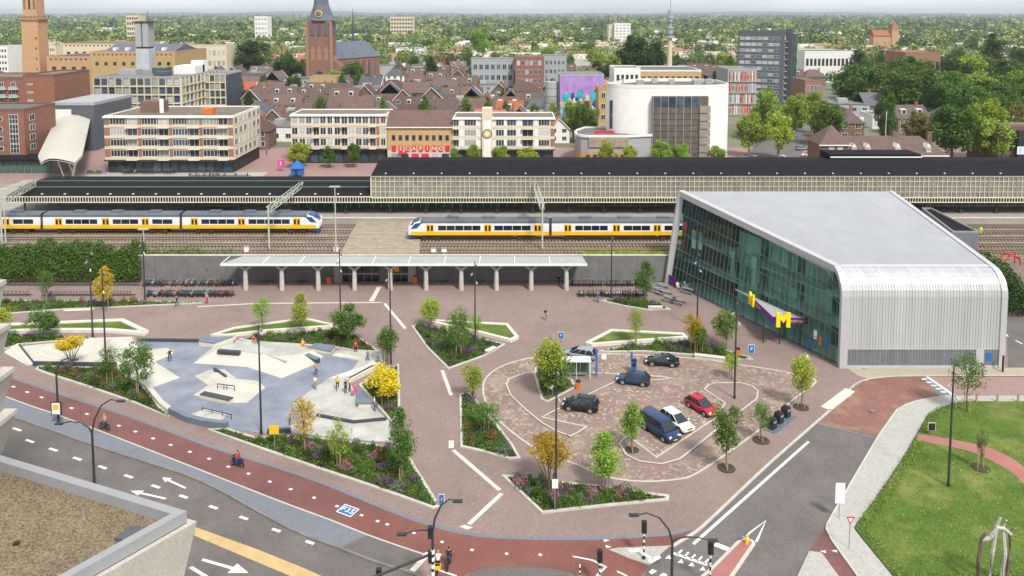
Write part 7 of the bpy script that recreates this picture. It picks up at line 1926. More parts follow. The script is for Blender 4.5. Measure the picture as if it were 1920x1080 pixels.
# rough grass edge and blooms of the lawn
n = 16000
pts = np.stack([rg.uniform(P(1605, 985).x, P(1920, 985).x + 8, n * 3), rg.uniform(P(1700, 1095).y, P(1800, 753).y, n * 3)], 1)
fp_ = smoothline(PP(up), 3) + smoothline(PP(lo), 3)[::-1]
pts = pts[inside_np(pts, LAWN) & ~inside_np(pts, fp_)]
ed = edge_np(pts, LAWN)
keep = (ed < 1.1) | (rg.random(len(pts)) < .12); pts, ed = pts[keep], ed[keep]
z = .03 + np.where(ed < 1.3, rg.uniform(.1, .45, len(pts)), rg.uniform(.02, .1, len(pts)))
mi = np.where(ed < 1.3, rg.choice([0, 1, 2], len(pts)), np.where(rg.random(len(pts)) < .1, 3, rg.choice([0, 1], len(pts))))
stuff(link('grass', np_mesh('grass', quads(rg, np.column_stack([pts, z]), .17, 0), len(pts), [M['leaf_green'], M['leaf_light'], M['leaf_olive'], M['leaf_ygreen']], mi)), 'tufts and flowers in the lawn at the lower right')
# ------------------------------------------------------------ cars
for nm, c in (('black', (.012, .013, .016)), ('navy', (.014, .035, .11)), ('blue', (.012, .04, .10)), ('white', (.74, .74, .73)), ('red', (.42, .012, .04)), ('silver', (.33, .36, .41))):
    mm = mat('car_' + nm, c, .25, .04, .8, metal=.4 if nm == 'silver' else 0, spec=.35)
    mm.node_tree.nodes['Principled BSDF'].inputs['Coat Weight'].default_value = .3
glass('car_glass', (.02, .03, .035), .05, .7, .2); mat('car_light', (.75, .75, .72), .2, .02, 1); mat('tail_red', (.4, .015, .015), .3, .05, 1); mat('plate_yellow', (.75, .5, .03), .5, .03, 1)
def car(label, kind, m, fpx, rpx, side=1):
    L, W, Hh = {'estate': (4.75, 1.82, 1.47), 'coupe': (4.35, 1.78, 1.38), 'hatch': (4.15, 1.77, 1.47), 'mpv': (4.2, 1.77, 1.62), 'van': (5.0, 1.92, 1.98), 'sedan': (4.5, 1.78, 1.47)}[kind]
    F_, R_ = P(fpx[0], fpx[1] + 3), P(rpx[0], rpx[1] + 3)
    d = (F_ - R_).normalized(); nrm = Vector((-d.y, d.x, 0))
    if nrm.y < 0: nrm = -nrm
    c = (F_ + R_) / 2 + nrm * (W / 2 - .12)
    t = thing('parked_car', label, 'van' if kind == 'van' else 'car', (c.x, c.y, .012), math.atan2(d.y, d.x), 'cars on the parking lot')
    w = W / 2; zb = Hh * (.575 if kind != 'van' else .54)
    hood = zb * (.96 if kind != 'van' else 1.0)
    st = [(-.5, .42, zb * .72, .84), (-.485, .30, zb * .96, .93), (-.40, .24, zb * 1.0, .98), (0, .22, zb, 1), (.22, .22, zb, 1), (.36, .23, hood * .93, .98), (.46, .27, hood * .80, .92), (.495, .36, hood * .64, .82)]
    secs = []
    for x, z0, z1, k in st:
        X = x * L; ww = w * k; zm = z0 + (z1 - z0) * .55
        secs.append([(X, -ww * .9, z0), (X, -ww, zm), (X, -ww * .95, z1 - .05), (X, -ww * .85, z1), (X, ww * .85, z1), (X, ww * .95, z1 - .05), (X, ww, zm), (X, ww * .9, z0)])
    body = MB().loft(secs).build('body', M['car_' + m], t, smooth=True)
    cab = {'estate': (-.485, .25, -.40, .02), 'coupe': (-.41, .25, -.2, .01), 'hatch': (-.475, .27, -.33, .0), 'mpv': (-.48, .33, -.38, .06), 'van': (-.485, .33, -.47, .20), 'sedan': (-.47, .26, -.36, .02)}[kind]
    b0, b1, r0, r1 = [k * L for k in cab]
    zr = Hh - .05; wb, wr = w * .93, w * .74 if kind != 'van' else w * .82
    ring = lambda x0, x1, ww, z: [(x0, -ww, z), (x1, -ww * .94, z), (x1, ww * .94, z), (x0, ww, z)]
    MB().loft([ring(b0, b1, wb, zb - .04), ring(r0, r1, wr, zr), ring(r0 + .2, r1 - .18, wr * .8, Hh)]).build('roof', M['car_' + m], body, smooth=True)
    def lerp3(a, b_, u): return tuple(a[i] + (b_[i] - a[i]) * u for i in range(3))
    def pane(A, B, C_, D_, name, out):
        q = [Vector(v) for v in (A, B, C_, D_)]; ctr = sum(q, Vector()) / 4
        q = [ctr + (v - ctr) * .92 + Vector(out) * .012 for v in q]
        return MB().quad(*q).build(name, M['car_glass'], t)
    bl, br_, fl, fr_ = (b0, -wb, zb - .02), (b0, wb, zb - .02), (b1, -wb * .94, zb - .02), (b1, wb * .94, zb - .02)
    tbl, tbr, tfl, tfr = (r0, -wr, zr), (r0, wr, zr), (r1, -wr * .94, zr), (r1, wr * .94, zr)
    pane(fl, fr_, tfr, tfl, 'windscreen', (1, 0, .6)); pane(br_, bl, tbl, tbr, 'rear_window', (-1, 0, .4))
    for s, (p, q, pt, qt) in ((-1, (bl, fl, tbl, tfl)), (1, (br_, fr_, tbr, tfr))):
        for u0_, u1_ in ((.02, .36), (.37, .66), (.67, .98)):
            if kind == 'coupe' and u0_ == .02: continue
            A, B, C_, D_ = lerp3(p, q, u0_), lerp3(p, q, u1_), lerp3(pt, qt, u1_), lerp3(pt, qt, u0_)
            pane(*((A, B, C_, D_) if s < 0 else (B, A, D_, C_)), 'side_window', (0, s, .25))
    wr_ = .33 if kind != 'van' else .35
    for sx in (-.285, .305):
        for s in (-1, 1):
            y = s * (w - .12)
            wh = MB().lathe([(wr_ * .7, -.11), (wr_, -.09), (wr_, .09), (wr_ * .7, .11)], 14, (0, 0), 'y').build('wheel', M['rubber'], t, (sx * L, y, wr_))
            MB().lathe([(wr_ * .66, -.125), (wr_ * .66, .125)], 10, (0, 0), 'y').build('rim', M['steel'], wh)
            MB().lathe([(wr_ * 1.18, -.03), (wr_ * 1.18, .03)], 14, (sx * L, wr_ + .03), 'y').build('wheel_arch', M['rubber'], body, (0, s * (w - .028), 0))
    for s in (-1, 1):
        MB().cbox((L * .468, s * w * .62, hood * .74), (.16, .38, .15), -s * .35).build('headlight', M['car_light'], t)
        MB().cbox((-L * .485, s * w * .74, zb * .85), (.12, .25, .2), s * .2).build('tail_light', M['tail_red'], t)
        MB().cbox((b1 - .25, s * (w + .08), zb + .07), (.14, .2, .13)).build('mirror', M['car_' + m], t)
    MB().cbox((L * .497, 0, .48), (.03, .52, .12)).build('number_plate', M['plate_yellow'], t); MB().cbox((-L * .498, 0, .7), (.03, .52, .12)).build('number_plate', M['plate_yellow'], t)
    MB().cbox((L * .494, 0, .62), (.03, .8, .1)).build('grille', M['rubber'], t)
    return t
car('silver estate car pulling past the white shelter', 'estate', 'silver', (1062, 669), (1103, 675))
car('black coupe driving left below the shrub bed', 'coupe', 'black', (1224, 684), (1260, 686.5))
car('dark blue hatchback parked next to the blue ticket machine', 'hatch', 'blue', (1167.5, 718.5), (1206, 723))
car('black people carrier parked alone at the left of the lot', 'mpv', 'black', (1066, 768), (1108, 773))
car('navy blue van parked beside the white car', 'van', 'navy', (1243, 826), (1209, 803))
car('white hatchback parked between the van and the red car', 'sedan', 'white', (1271, 807), (1245, 789))
car('red car with dark glass roof on the parking lot', 'hatch', 'red', (1320, 778), (1292, 761))
# cars far behind along the avenue
for i, (px, py) in enumerate(((1505, 279), (1468, 297), (1410, 297), (1515, 291))):
    c = P(px, py)
    src = next(o for o in bpy.data.objects if o.get('label', '').startswith(('silver estate', 'white hatch')[i % 2]))
    copy_tree(src, None, (c.x, c.y, -.35), .2 + i, ['silver car parked by the hedge left of the villa', 'white car low on the avenue behind the hall roof', 'silver car at the foot of the theatre trees', 'white car before the villa gate'][i], 'cars parked on the avenue')

# ------------------------------------------------------------ lamp posts, signs, furniture
def lamp_post(px, yb, yt, label, spots=3):
    p = P(px, yb); h = HZ(p.y, yt)
    t = thing('lamp_post', label, 'lamp post', p, 0, 'tall slim lamp posts on the square')
    MB().tube([(0, 0, 0), (0, 0, h * .5), (0, 0, h)], [.12, .10, .065], 8).build('pole', M['dark_metal'], t)
    MB().tube([(0, 0, 0), (0, 0, .35)], .17, 8).build('base_sleeve', M['dark_metal'], t)
    for k in range(spots):
        a = 1.2 + 2.1 * k; z = h - .6 - 1.1 * k
        s = MB().tube([(0, 0, z), (.35 * math.cos(a), .35 * math.sin(a), z - .05)], .03, 5).build('bracket', M['dark_metal'], t)
        MB().tube([(.3 * math.cos(a), .3 * math.sin(a), z + .08), (.5 * math.cos(a), .5 * math.sin(a), z - .22)], [.09, .14], 8).build('spotlight', M['steel'], s)
for a in ((174, 632, 468, 'tall lamp post at the end of the left grass wedge'), (199, 692, 505, 'tall lamp post right of the yellow flat topped tree'), (490, 814, 610, 'tall lamp post at the lower edge of the skate park'), (272, 562, 440, 'tall lamp post between the full and empty bicycle racks'), (639, 622, 470, 'tall lamp post at the top right corner of the skate park bed'),
          (733, 682, 500, 'tall lamp post beside the path near the skate park'), (891, 652, 490, 'tall lamp post in the diamond bed'), (1146, 560, 440, 'tall lamp post before the full bicycle racks'), (1307, 616, 470, 'tall lamp post beside the orange tree near the hall'), (1377, 748, 560, 'tall lamp post on the parking island'), (1042, 956, 690, 'tall lamp post in the bed under the orange tree'), (1778, 912, 688, 'tall lamp post standing in the lawn')):
    lamp_post(*a)
def street_lamp(px, yb, yt, arms, label, extra=None):
    p = P(px, yb); h = HZ(p.y, yt); sc_ = (yb - 24) / H
    t = thing('street_lamp', label, 'street lamp', p)
    fork = h * .66
    MB().tube([(0, 0, -.3), (0, 0, fork)], [.13, .1], 8).build('pole', M['dark_metal'], t)
    for dx, zt in arms:
        z1 = zt * h
        rs_ = z1 - fork; pts = [(0, 0, fork), (dx * .1, 0, fork + .35 * rs_ + .25), (dx * .36, 0, fork + .75 * rs_ + .35), (dx * .7, 0, fork + .97 * rs_ + .25), (dx, 0, z1)]
        a = MB().tube(pts, [.09, .08, .07, .06, .05], 6).build('arm', M['dark_metal'], t)
        MB().cbox((dx * 1.05, 0, z1 + .02), (.75, .3, .14)).build('lamp_head', M['dark_metal'], a)
    return t, h
street_lamp(178, 928, 752, [(2.7, 1.0), (-2.9, .76)], 'double arm street lamp behind the foreground roof')
t, h = street_lamp(812, 1112, 940, [(1.9, 1.0), (-2.3, .64)], 'double arm street lamp with traffic lights behind the two cyclists')
MB().tube([(0, 0, 3.3), (-4.5, -1.2, 2.2)], .12, 6).build('sign_arm', M['dark_metal'], t)
for k in range(6): MB().tube([(0, 0, .3 + k * .6), (0, 0, .6 + k * .6)], .15, 8).build('white_band', M['sign_white'], t)
for z in (2.6, 4.6): MB().box(-.35, -.05, -.2, .2, z, z + .9).build('signal_head', M['black_plastic'], t)
street_lamp(1259, 1114, 966, [(-2.9, 1.0), (3.0, .68)], 'double arm street lamp over the crossing beside the pink island')
t, h = street_lamp(110, 794, 655, [(2.0, .86)], 'single arm street lamp with a framed advert beside the cycle path')
MB().box(-.5, .6, -.45, -.3, 1.2, 2.7).build('advert_frame', M['black_plastic'], t); MB().box(-.4, .5, -.47, -.452, 1.3, 2.6).build('advert', M['sign_white'], t); MB().box(-.25, .35, -.485, -.472, 1.85, 2.4).build('advert_print', M['sign_yellow'], t)
def signal(px, yb, yt, label, heads=1, base=0):
    p = P(px, yb, base); h = HZ(p.y, yt) - base
    t = thing('traffic_light', label, 'traffic light', p)
    n = 8; hp = h - 1.0
    for k in range(n): MB().tube([(0, 0, hp * k / n), (0, 0, hp * (k + 1) / n - .002)], .075, 8).build('pole_band', M['sign_white'] if k % 2 else M['black_plastic'], t)
    MB().box(-.2, .2, -.16, .16, hp, hp + 1.0).build('signal_head', M['black_plastic'], t)
    for k in range(3): MB().lathe([(.1, -.2), (.1, -.16)], 8, (0, hp + .2 + k * .3), 'y').build('lens', M['dark_glass'], t)
    MB().tube([(0, 0, 0), (0, 0, .12)], .16, 8).build('base', M['black_plastic'], t)
signal(1207, 1047, 977, 'striped traffic light on the small triangular island', 1, .06); signal(1331, 1100, 1016, 'striped traffic light beside the pink island'); signal(1124, 1100, 1031, 'striped cycle traffic light at the bottom edge'); signal(711, 1128, 1066, 'traffic light head cut by the bottom edge', 1, -.1)
t = thing('striped_post', 'short black and white striped post on the cycle crossing', 'post', P(1087, 1088))
for k in range(6): MB().tube([(0, 0, k * .22), (0, 0, k * .22 + .218)], .06, 8).build('pole_band', M['sign_white'] if k % 2 else M['black_plastic'], t)
def sign(px, yb, yt, w, hh, m, label, letter=None, lm='sign_white', post='grey_metal', shape='box', base=0, back=None):
    p = P(px, yb, base); h = HZ(p.y, yt) - base
    t = thing('road_sign', label, 'sign', p)
    MB().tube([(0, 0, 0), (0, 0, h)], .04, 6).build('post', M[post], t)
    if shape == 'box': o = MB().box(-w / 2, w / 2, -.09, -.045, h - hh, h).build('panel', M[m], t)
    elif shape == 'tri': 
        o = MB().add([(-w / 2, -.09, h), (0, -.09, h - hh), (w / 2, -.09, h), (-w / 2, -.05, h), (0, -.05, h - hh), (w / 2, -.05, h)], [(0, 1, 2), (5, 4, 3), (0, 2, 5, 3)]).build('panel', M[m], t)
        MB().add([(-w * .28, -.1, h - hh * .14), (0, -.1, h - hh * .72), (w * .28, -.1, h - hh * .14)], [(0, 1, 2)]).build('panel_inset', M['sign_white'], o)
    else: o = MB().lathe([(w / 2, -.09), (w / 2, -.05)], 16, (0, h - hh / 2), 'y').build('panel', M[m], t)
    if back: MB().box(-w / 2 - .05, w / 2 + .05, -.044, -.02, h - hh - .05, h + .05).build('panel_border', M[back], o)
    if letter: text(letter, hh * .62, o, (0, -.1, h - hh / 2), (pi / 2, 0, 0), lm, .01)
    return t
sign(1052, 643, 623, .7, .8, 'sign_blue', 'blue parking sign on the square behind the silver car', 'P', back='sign_white'); sign(1408, 681, 647, .7, 1.0, 'sign_blue', 'blue parking sign at the right tip of the bed near the hall', 'P', back='sign_white'); sign(828, 952, 927, .42, .8, 'sign_blue', 'blue and white sign at the tip of the long bed', 'i', back='sign_white')
sign(1573, 972, 905, .85, 1.9, 'sign_white', 'tall white sign with blue and red prints at the road edge'); sign(1592, 1028, 968, .75, .65, 'sign_red', 'red give way triangle on the light pavement', shape='tri'); sign(1746, 817, 793, .7, .8, 'black_plastic', 'black heart sign at the start of the red footpath', back='sign_white')
sign(515, 842, 797, 1.0, .95, 'sign_yellow', 'yellow square sign at the edge of the skate park'); sign(1040.5, 959, 898, .55, .85, 'sign_white', 'white parking zone sign on the lamp post under the orange tree', None); sign(1512, 700, 665, .3, .6, 'sign_white', 'slim white sign near the yellowish corner tree'); sign(1132, 703, 664, .62, .62, 'sign_white', 'white square sign between the blue poles')
sign(1398, 1018, 998, .42, .42, 'sign_blue', 'blue round sign above the yellow bollard on the pink island', shape='disc'); 
b = thing('bollard', 'yellow bollard at the head of the pink island', 'bollard', P(1400, 1019)); MB().tube([(0, 0, 0), (0, 0, .75), (0, 0, .85)], [.16, .16, .1], 8).build('body', M['sign_yellow'], b); MB().tube([(0, 0, .5), (0, 0, .6)], .165, 8).build('band', M['sign_white'], b)
for i, px in enumerate((1831, 1870, 1909)):
    t = thing('bollard', '%s wooden bollard from the left along the side road' % nth(i), 'bollard', P(px, 753), 0, 'bollards along the side road'); MB().cbox((0, 0, .4), (.18, .18, .8)).build('post', M['wood_stake'], t); MB().cbox((0, 0, .82), (.2, .2, .04)).build('cap', M['bark'], t)
t = thing('bollard', 'black bollard at the right corner of the silver hall', 'bollard', P(1880, 697)); MB().tube([(0, 0, 0), (0, 0, 2.0)], .12, 8).build('post', M['black_plastic'], t); MB().tube([(0, 0, 2.0), (0, 0, 2.1)], .14, 8).build('cap', M['black_plastic'], t)
# pay area: shelter, poles, machine, bin
sh = thing('bus_shelter', 'small white glass shelter beside the dense green tree', 'shelter', P(1083, 709)); 
MB().box(-2.0, 1.6, -.7, .7, 2.35, 2.5).build('roof', M['sign_white'], sh)
for x, y in ((-1.9, -.6), (1.5, -.6), (-1.9, .6), (1.5, .6), (-.2, -.6)): MB().tube([(x, y, 0), (x, y, 2.35)], .04, 6).build('post', M['white_metal'], sh)
for a in (-1.9, -.75, .4): MB().box(a, a + 1.1, .58, .61, .2, 2.2).build('glass_panel', M['green_glass'], sh)
MB().box(-1.5, 1.2, .1, .5, .45, .5).build('bench', M['grey_metal'], sh)
for px, yb, yt, lab in ((1118, 708, 655, 'blue banner pole right of the white shelter'), (1184, 699, 660, 'blue pole beside the ticket machine')):
    p = P(px, yb); h = HZ(p.y, yt); t = thing('banner_pole', lab, 'pole', p)
    MB().tube([(0, 0, 0), (0, 0, h)], .06, 6).build('pole', M['grey_metal'], t); MB().box(-.12, .12, -.08, .08, .3 if px < 1150 else h - .9, h).build('banner', M['sign_blue'], t)
t = thing('parking_machine', 'dark blue parking ticket machine behind the blue hatchback', 'ticket machine', P(1188, 699)); MB().box(-.3, .3, -.25, .25, 0, 1.6).build('body', M['sign_blue'], t); MB().box(-.33, .33, -.28, .28, 1.6, 1.75).build('cap', M['black_plastic'], t); MB().box(-.2, .2, -.27, -.252, .9, 1.4).build('screen', M['dark_glass'], t)
for px, py, lab in ((1084, 730, 'orange and black litter bin beside the shelter bed'), (1383, 668, 'orange litter bin on the lamp post near the bed tip')):
    t = thing('litter_bin', lab, 'litter bin', P(px, py)); MB().box(-.25, .25, -.25, .25, 0, 1.0).build('body', M['orange_plastic'], t); MB().box(-.28, .28, -.28, .28, 1.0, 1.12).build('lid', M['black_plastic'], t)
for i, (px, py) in enumerate(((1447, 803), (1460, 792), (1473, 781))):
    t = thing('waste_container', '%s black underground waste container from the left' % nth(i), 'waste container', P(px, py), .7, 'waste containers by the road')
    MB().box(-.9, .9, -.9, .9, .0, .03).build('floor_plate', M['skate_steel'], t); MB().loft([[(a * s, b_ * s, z) for a, b_ in ((-.4, -.4), (.4, -.4), (.4, .4), (-.4, .4))] for s, z in ((1, .03), (1, .95), (.75, 1.25))]).build('drum', M['black_plastic'], t); MB().box(-.3, .3, -.43, -.401, .75, .95).build('flap', M['grey_metal'], t)
# log sculpture on the lawn
sc_ = thing('log_sculpture', 'grey and black tree trunk sculpture at the lower right', 'sculpture', P(1862, 1098))
for i, (x0, x1, h, m2) in enumerate(((-1.3, -1.0, 4.2, 'bark'), (-.25, .1, 5.4, 'birch_bark'), (.75, .6, 5.2, 'birch_bark'), (1.15, 1.2, 4.6, 'bark'))):
    MB().tube([(x0, .1 * i, 0), (x0 + .05, 0, h * .5), (x1, .1, h * .92), (x1 + .2, 0, h * 1.05)], [.2, .17, .15, .1], 7).build('trunk', M[m2], sc_)
MB().tube([(-1.0, .1, 3.8), (-.4, .05, 4.0), (.1, 0, 4.9), (.6, 0, 4.8), (1.2, 0, 4.3)], [.16, .17, .17, .15, .13], 7).build('branch', M['birch_bark'], sc_)
# red rail frame right of the hall
t = thing('buffer_frame', 'red steel buffer frame on the tracks right of the hall', 'buffer stop', P(1890, 493, ZT))
for y in (-.7, .7): MB().tube([(-1.4, y, -.2), (-.2, y, 1.5), (1.4, y, 1.2), (1.6, y, -.2)], .12, 5).build('side_frame', M['sign_red'], t)
MB().tube([(-.2, -.9, 1.5), (-.2, .9, 1.5)], .13, 5).build('cross_beam', M['sign_red'], t); MB().tube([(1.4, -.9, .9), (1.4, .9, .9)], .13, 5).build('cross_beam', M['sign_red'], t)
# picnic tables
def picnic(px, py, rz, label):
    t = thing('picnic_table', label, 'table', P(px, py), rz, 'picnic tables near the music hall')
    for k in range(4): MB().box(-1.1, 1.1, -.38 + k * .2, -.2 + k * .2, .70, .75).build('top_plank', M['grey_metal'], t)
    for s in (-.75, .75): MB().box(-1.1, 1.1, s - .14, s + .14, .42, .46).build('seat', M['grey_metal'], t)
    for x in (-.8, .8): MB().tube([(x, -.7, 0), (x, -.2, .7)], .05, 4).build('leg', M['dark_metal'], t); MB().tube([(x, .7, 0), (x, .2, .7)], .05, 4).build('leg', M['dark_metal'], t)
for i, (a, b_, l) in enumerate(((1228, 547, 'furthest left'), (1246, 553, 'second from left'), (1240, 541, 'topmost'), (1256, 565, 'lowest left'), (1272, 569, 'lowest right'), (1290, 549, 'rightmost'))): picnic(a, b_, -.7, 'grey picnic table before the glass front, the %s one' % l)
# pink and blue things on the station square
t = thing('pink_sign', 'pink cube sign on the square behind the platform roof', 'sign', P(527, 318)); MB().box(-1.4, 1.4, -.7, .7, 1, 4.2).build('cube', M['pink_plastic'], t); MB().tube([(0, 0, 0), (0, 0, 1)], .2, 6).build('post', M['grey_metal'], t); t.scale = (.6, .6, .7); text('3', 2.4, t, (0, -.75, 2.6), (pi / 2, 0, 0), 'sign_white', .02)
t = thing('blue_tent', 'blue peaked kiosk tent on the station square', 'tent', P(558, 327)); MB().loft([[(sx * s, sy * s, z) for sx, sy in ((-1, -1), (1, -1), (1, 1), (-1, 1))] for s, z in ((1.5, 0), (1.5, 1.8), (1.9, 1.9), (.1, 4.0))]).build('cover', M['sign_blue'], t); MB().box(-.5, .5, -1.55, -1.5, 0, 1.6).build('flap', M['dark_metal'], t)

# ------------------------------------------------------------ bicycles and racks
BIKE = {}
def bike_meshes():
    f = MB()
    A, B, C_, D_ = (-.5, 0, .34), (-.05, 0, .30), (-.2, 0, .85), (.38, 0, .88)
    for p, q in ((A, B), (A, C_), (B, C_), (B, D_), (C_, D_), (D_, (.52, 0, .34))): f.tube([p, q], .04, 4)
    f.box(-.75, -.35, -.08, .08, .70, .76)
    w = MB(); n = 12
    for r0, r1 in ((.35, .27),):
        w.ring([(r0 * math.cos(2 * pi * i / n), r0 * math.sin(2 * pi * i / n)) for i in range(n)], [(r1 * math.cos(2 * pi * i / n), r1 * math.sin(2 * pi * i / n)) for i in range(n)], -.025, .025)
    w.v = [(x, z, y) for x, y, z in w.v]
    for i in range(4): w.tube([(.3 * math.cos(i * pi / 4), 0, .3 * math.sin(i * pi / 4)), (-.3 * math.cos(i * pi / 4), 0, -.3 * math.sin(i * pi / 4))], .008, 3)
    h = MB().tube([(.30, -.3, 1.05), (.42, -.1, 1.08), (.42, .1, 1.08), (.30, .3, 1.05)], .022, 4).tube([(.4, 0, .86), (.42, 0, 1.08)], .025, 4)
    s = MB().loft([[(-.38, -.1, .92), (-.38, .1, .92), (-.38, .08, .98), (-.38, -.08, .98)], [(-.1, -.03, .93), (-.1, .03, .93), (-.1, .02, .97), (-.1, -.02, .97)]])
    return f, w, h, s
f_, w_, h_, s_ = bike_meshes()
BF = []
for i, c in enumerate(((.03, .03, .035), (.08, .10, .14), (.42, .43, .44), (.22, .05, .05), (.05, .12, .28), (.6, .6, .58), (.05, .16, .11), (.4, .12, .06))):
    mm = mat('bike_paint_%d' % i, c, .4, .05, 2); BF.append(f_.mesh('bicycle_frame', mm))
BW, BH, BS = w_.mesh('wheel', M['rubber']), h_.mesh('handlebar', M['steel']), s_.mesh('saddle', M['black_plastic'])
def bicycle(p, rz, label, group=None, k=None, tilt=0):
    t = thing('bicycle', label, 'bicycle', p, rz, group)
    t.rotation_euler = (tilt, 0, rz)
    link('frame', BF[rnd.randrange(8) if k is None else k], t)
    link('wheel', BW, t, (-.5, 0, .34)); link('wheel', BW, t, (.52, 0, .34)); link('handlebar', BH, t); link('saddle', BS, t)
    return t
def rack(x0, x1, y, label, full, rowlabel, step=.38):
    t = thing('bicycle_rack', label, 'bicycle rack', (x0, y, 0))
    L = x1 - x0
    MB().box(0, L, -.05, .05, .02, .1).build('rail', M['dark_metal'], t); MB().box(0, L, .5, .6, .02, .1).build('rail', M['dark_metal'], t)
    me = None; n = int(L / step)
    hoop = MB().tube([(0, -.25, .1), (0, -.1, .75), (0, .12, .8), (0, .35, .1)], .035, 4).mesh('hoop', M['dark_metal'])
    for i in range(n): link('hoop', hoop, t, (i * step + .15, .15, 0))
    if full:
        k = 0
        for i in range(n):
            if rnd.random() < full:
                bicycle((x0 + i * step + .2, y + rnd.uniform(-.1, .15), .01), pi / 2 + rnd.uniform(-.12, .12) + (pi if rnd.random() < .3 else 0), 'parked bicycle, %s from left in the %s' % (nth(k), rowlabel), 'bicycles in the ' + rowlabel, tilt=rnd.uniform(-.1, .1)); k += 1
y1_, y2_ = P(500, 534).y - .4, P(500, 555).y
rack(PX(-60, y1_, 0), PX(262, y1_, 0), y1_, 'long empty bicycle rack at the foot of the hedge', 0, '', .62)
rack(PX(-60, y2_, 0), PX(57, y2_, 0), y2_, 'short empty bicycle rack at the left edge', 0, '', .62)
rack(PX(78, y2_, 0), PX(252, y2_, 0), y2_, 'empty bicycle rack behind the golden tree', .06, 'rack behind the golden tree', .5)
rack(PX(268, y1_, 0), PX(446, y1_, 0), y1_, 'full bicycle rack against the left wall', .8, 'back rack along the left wall', .5)
rack(PX(275, y2_, 0), PX(440, y2_, 0), y2_, 'full bicycle rack in front of the left wall', .97, 'front rack before the left wall', .40)
rack(PX(1066, y1_, 0), PX(1200, y1_, 0), y1_, 'full bicycle rack against the wall near the hall', .85, 'back rack near the music hall', .48)
rack(PX(1083, y2_, 0), PX(1215, y2_, 0), y2_, 'full bicycle rack behind the small bed near the hall', .97, 'front rack near the music hall', .40)
for j, (a, b_, py) in enumerate(((205, 330, 340), (160, 200, 325), (230, 330, 325), (355, 470, 330))):
    y = P(200, py).y; rack(PX(a, y, 0), PX(b_, y, 0), y, '%s bicycle rack on the square behind the platforms' % nth(j), .8 if j < 3 else .5, '%s rack behind the platforms' % nth(j), .8)

# ------------------------------------------------------------ people
def recolour(o, cols):
    for i, c in enumerate(cols):
        o.material_slots[i].link = 'OBJECT'; o.material_slots[i].material = M[c]
CLOTH = {'white': (.68, .68, .66), 'black': (.02, .02, .024), 'red': (.45, .03, .03), 'yellow': (.75, .45, .02), 'blue': (.04, .09, .25), 'green': (.06, .35, .12), 'grey': (.2, .2, .21), 'pink': (.65, .08, .25), 'tan': (.35, .25, .15), 'teal': (.03, .25, .28), 'hivis': (.55, .75, .05), 'orange': (.6, .18, .03), 'hairdark': (.03, .02, .015), 'hairfair': (.42, .28, .1)}
for k, c in CLOTH.items(): mat('cloth_' + k, c, .85, .1, 5)
def person(px, py, rz, pose, label, shirt, trousers, hair='hairdark', sleeves='skin', z=0, s=1.0, p=None):
    p = P(px, py, z) if p is None else p
    o = link('person', BODY[pose], None, p, rz); o.scale = (s,) * 3
    recolour(o, ['skin', 'cloth_' + hair, 'cloth_' + shirt, 'skin' if sleeves == 'skin' else 'cloth_' + sleeves, 'cloth_' + trousers, 'cloth_black'])
    return tag(o, label, 'person')
mat('skin', (.50, .29, .20), .6, .05, 3)
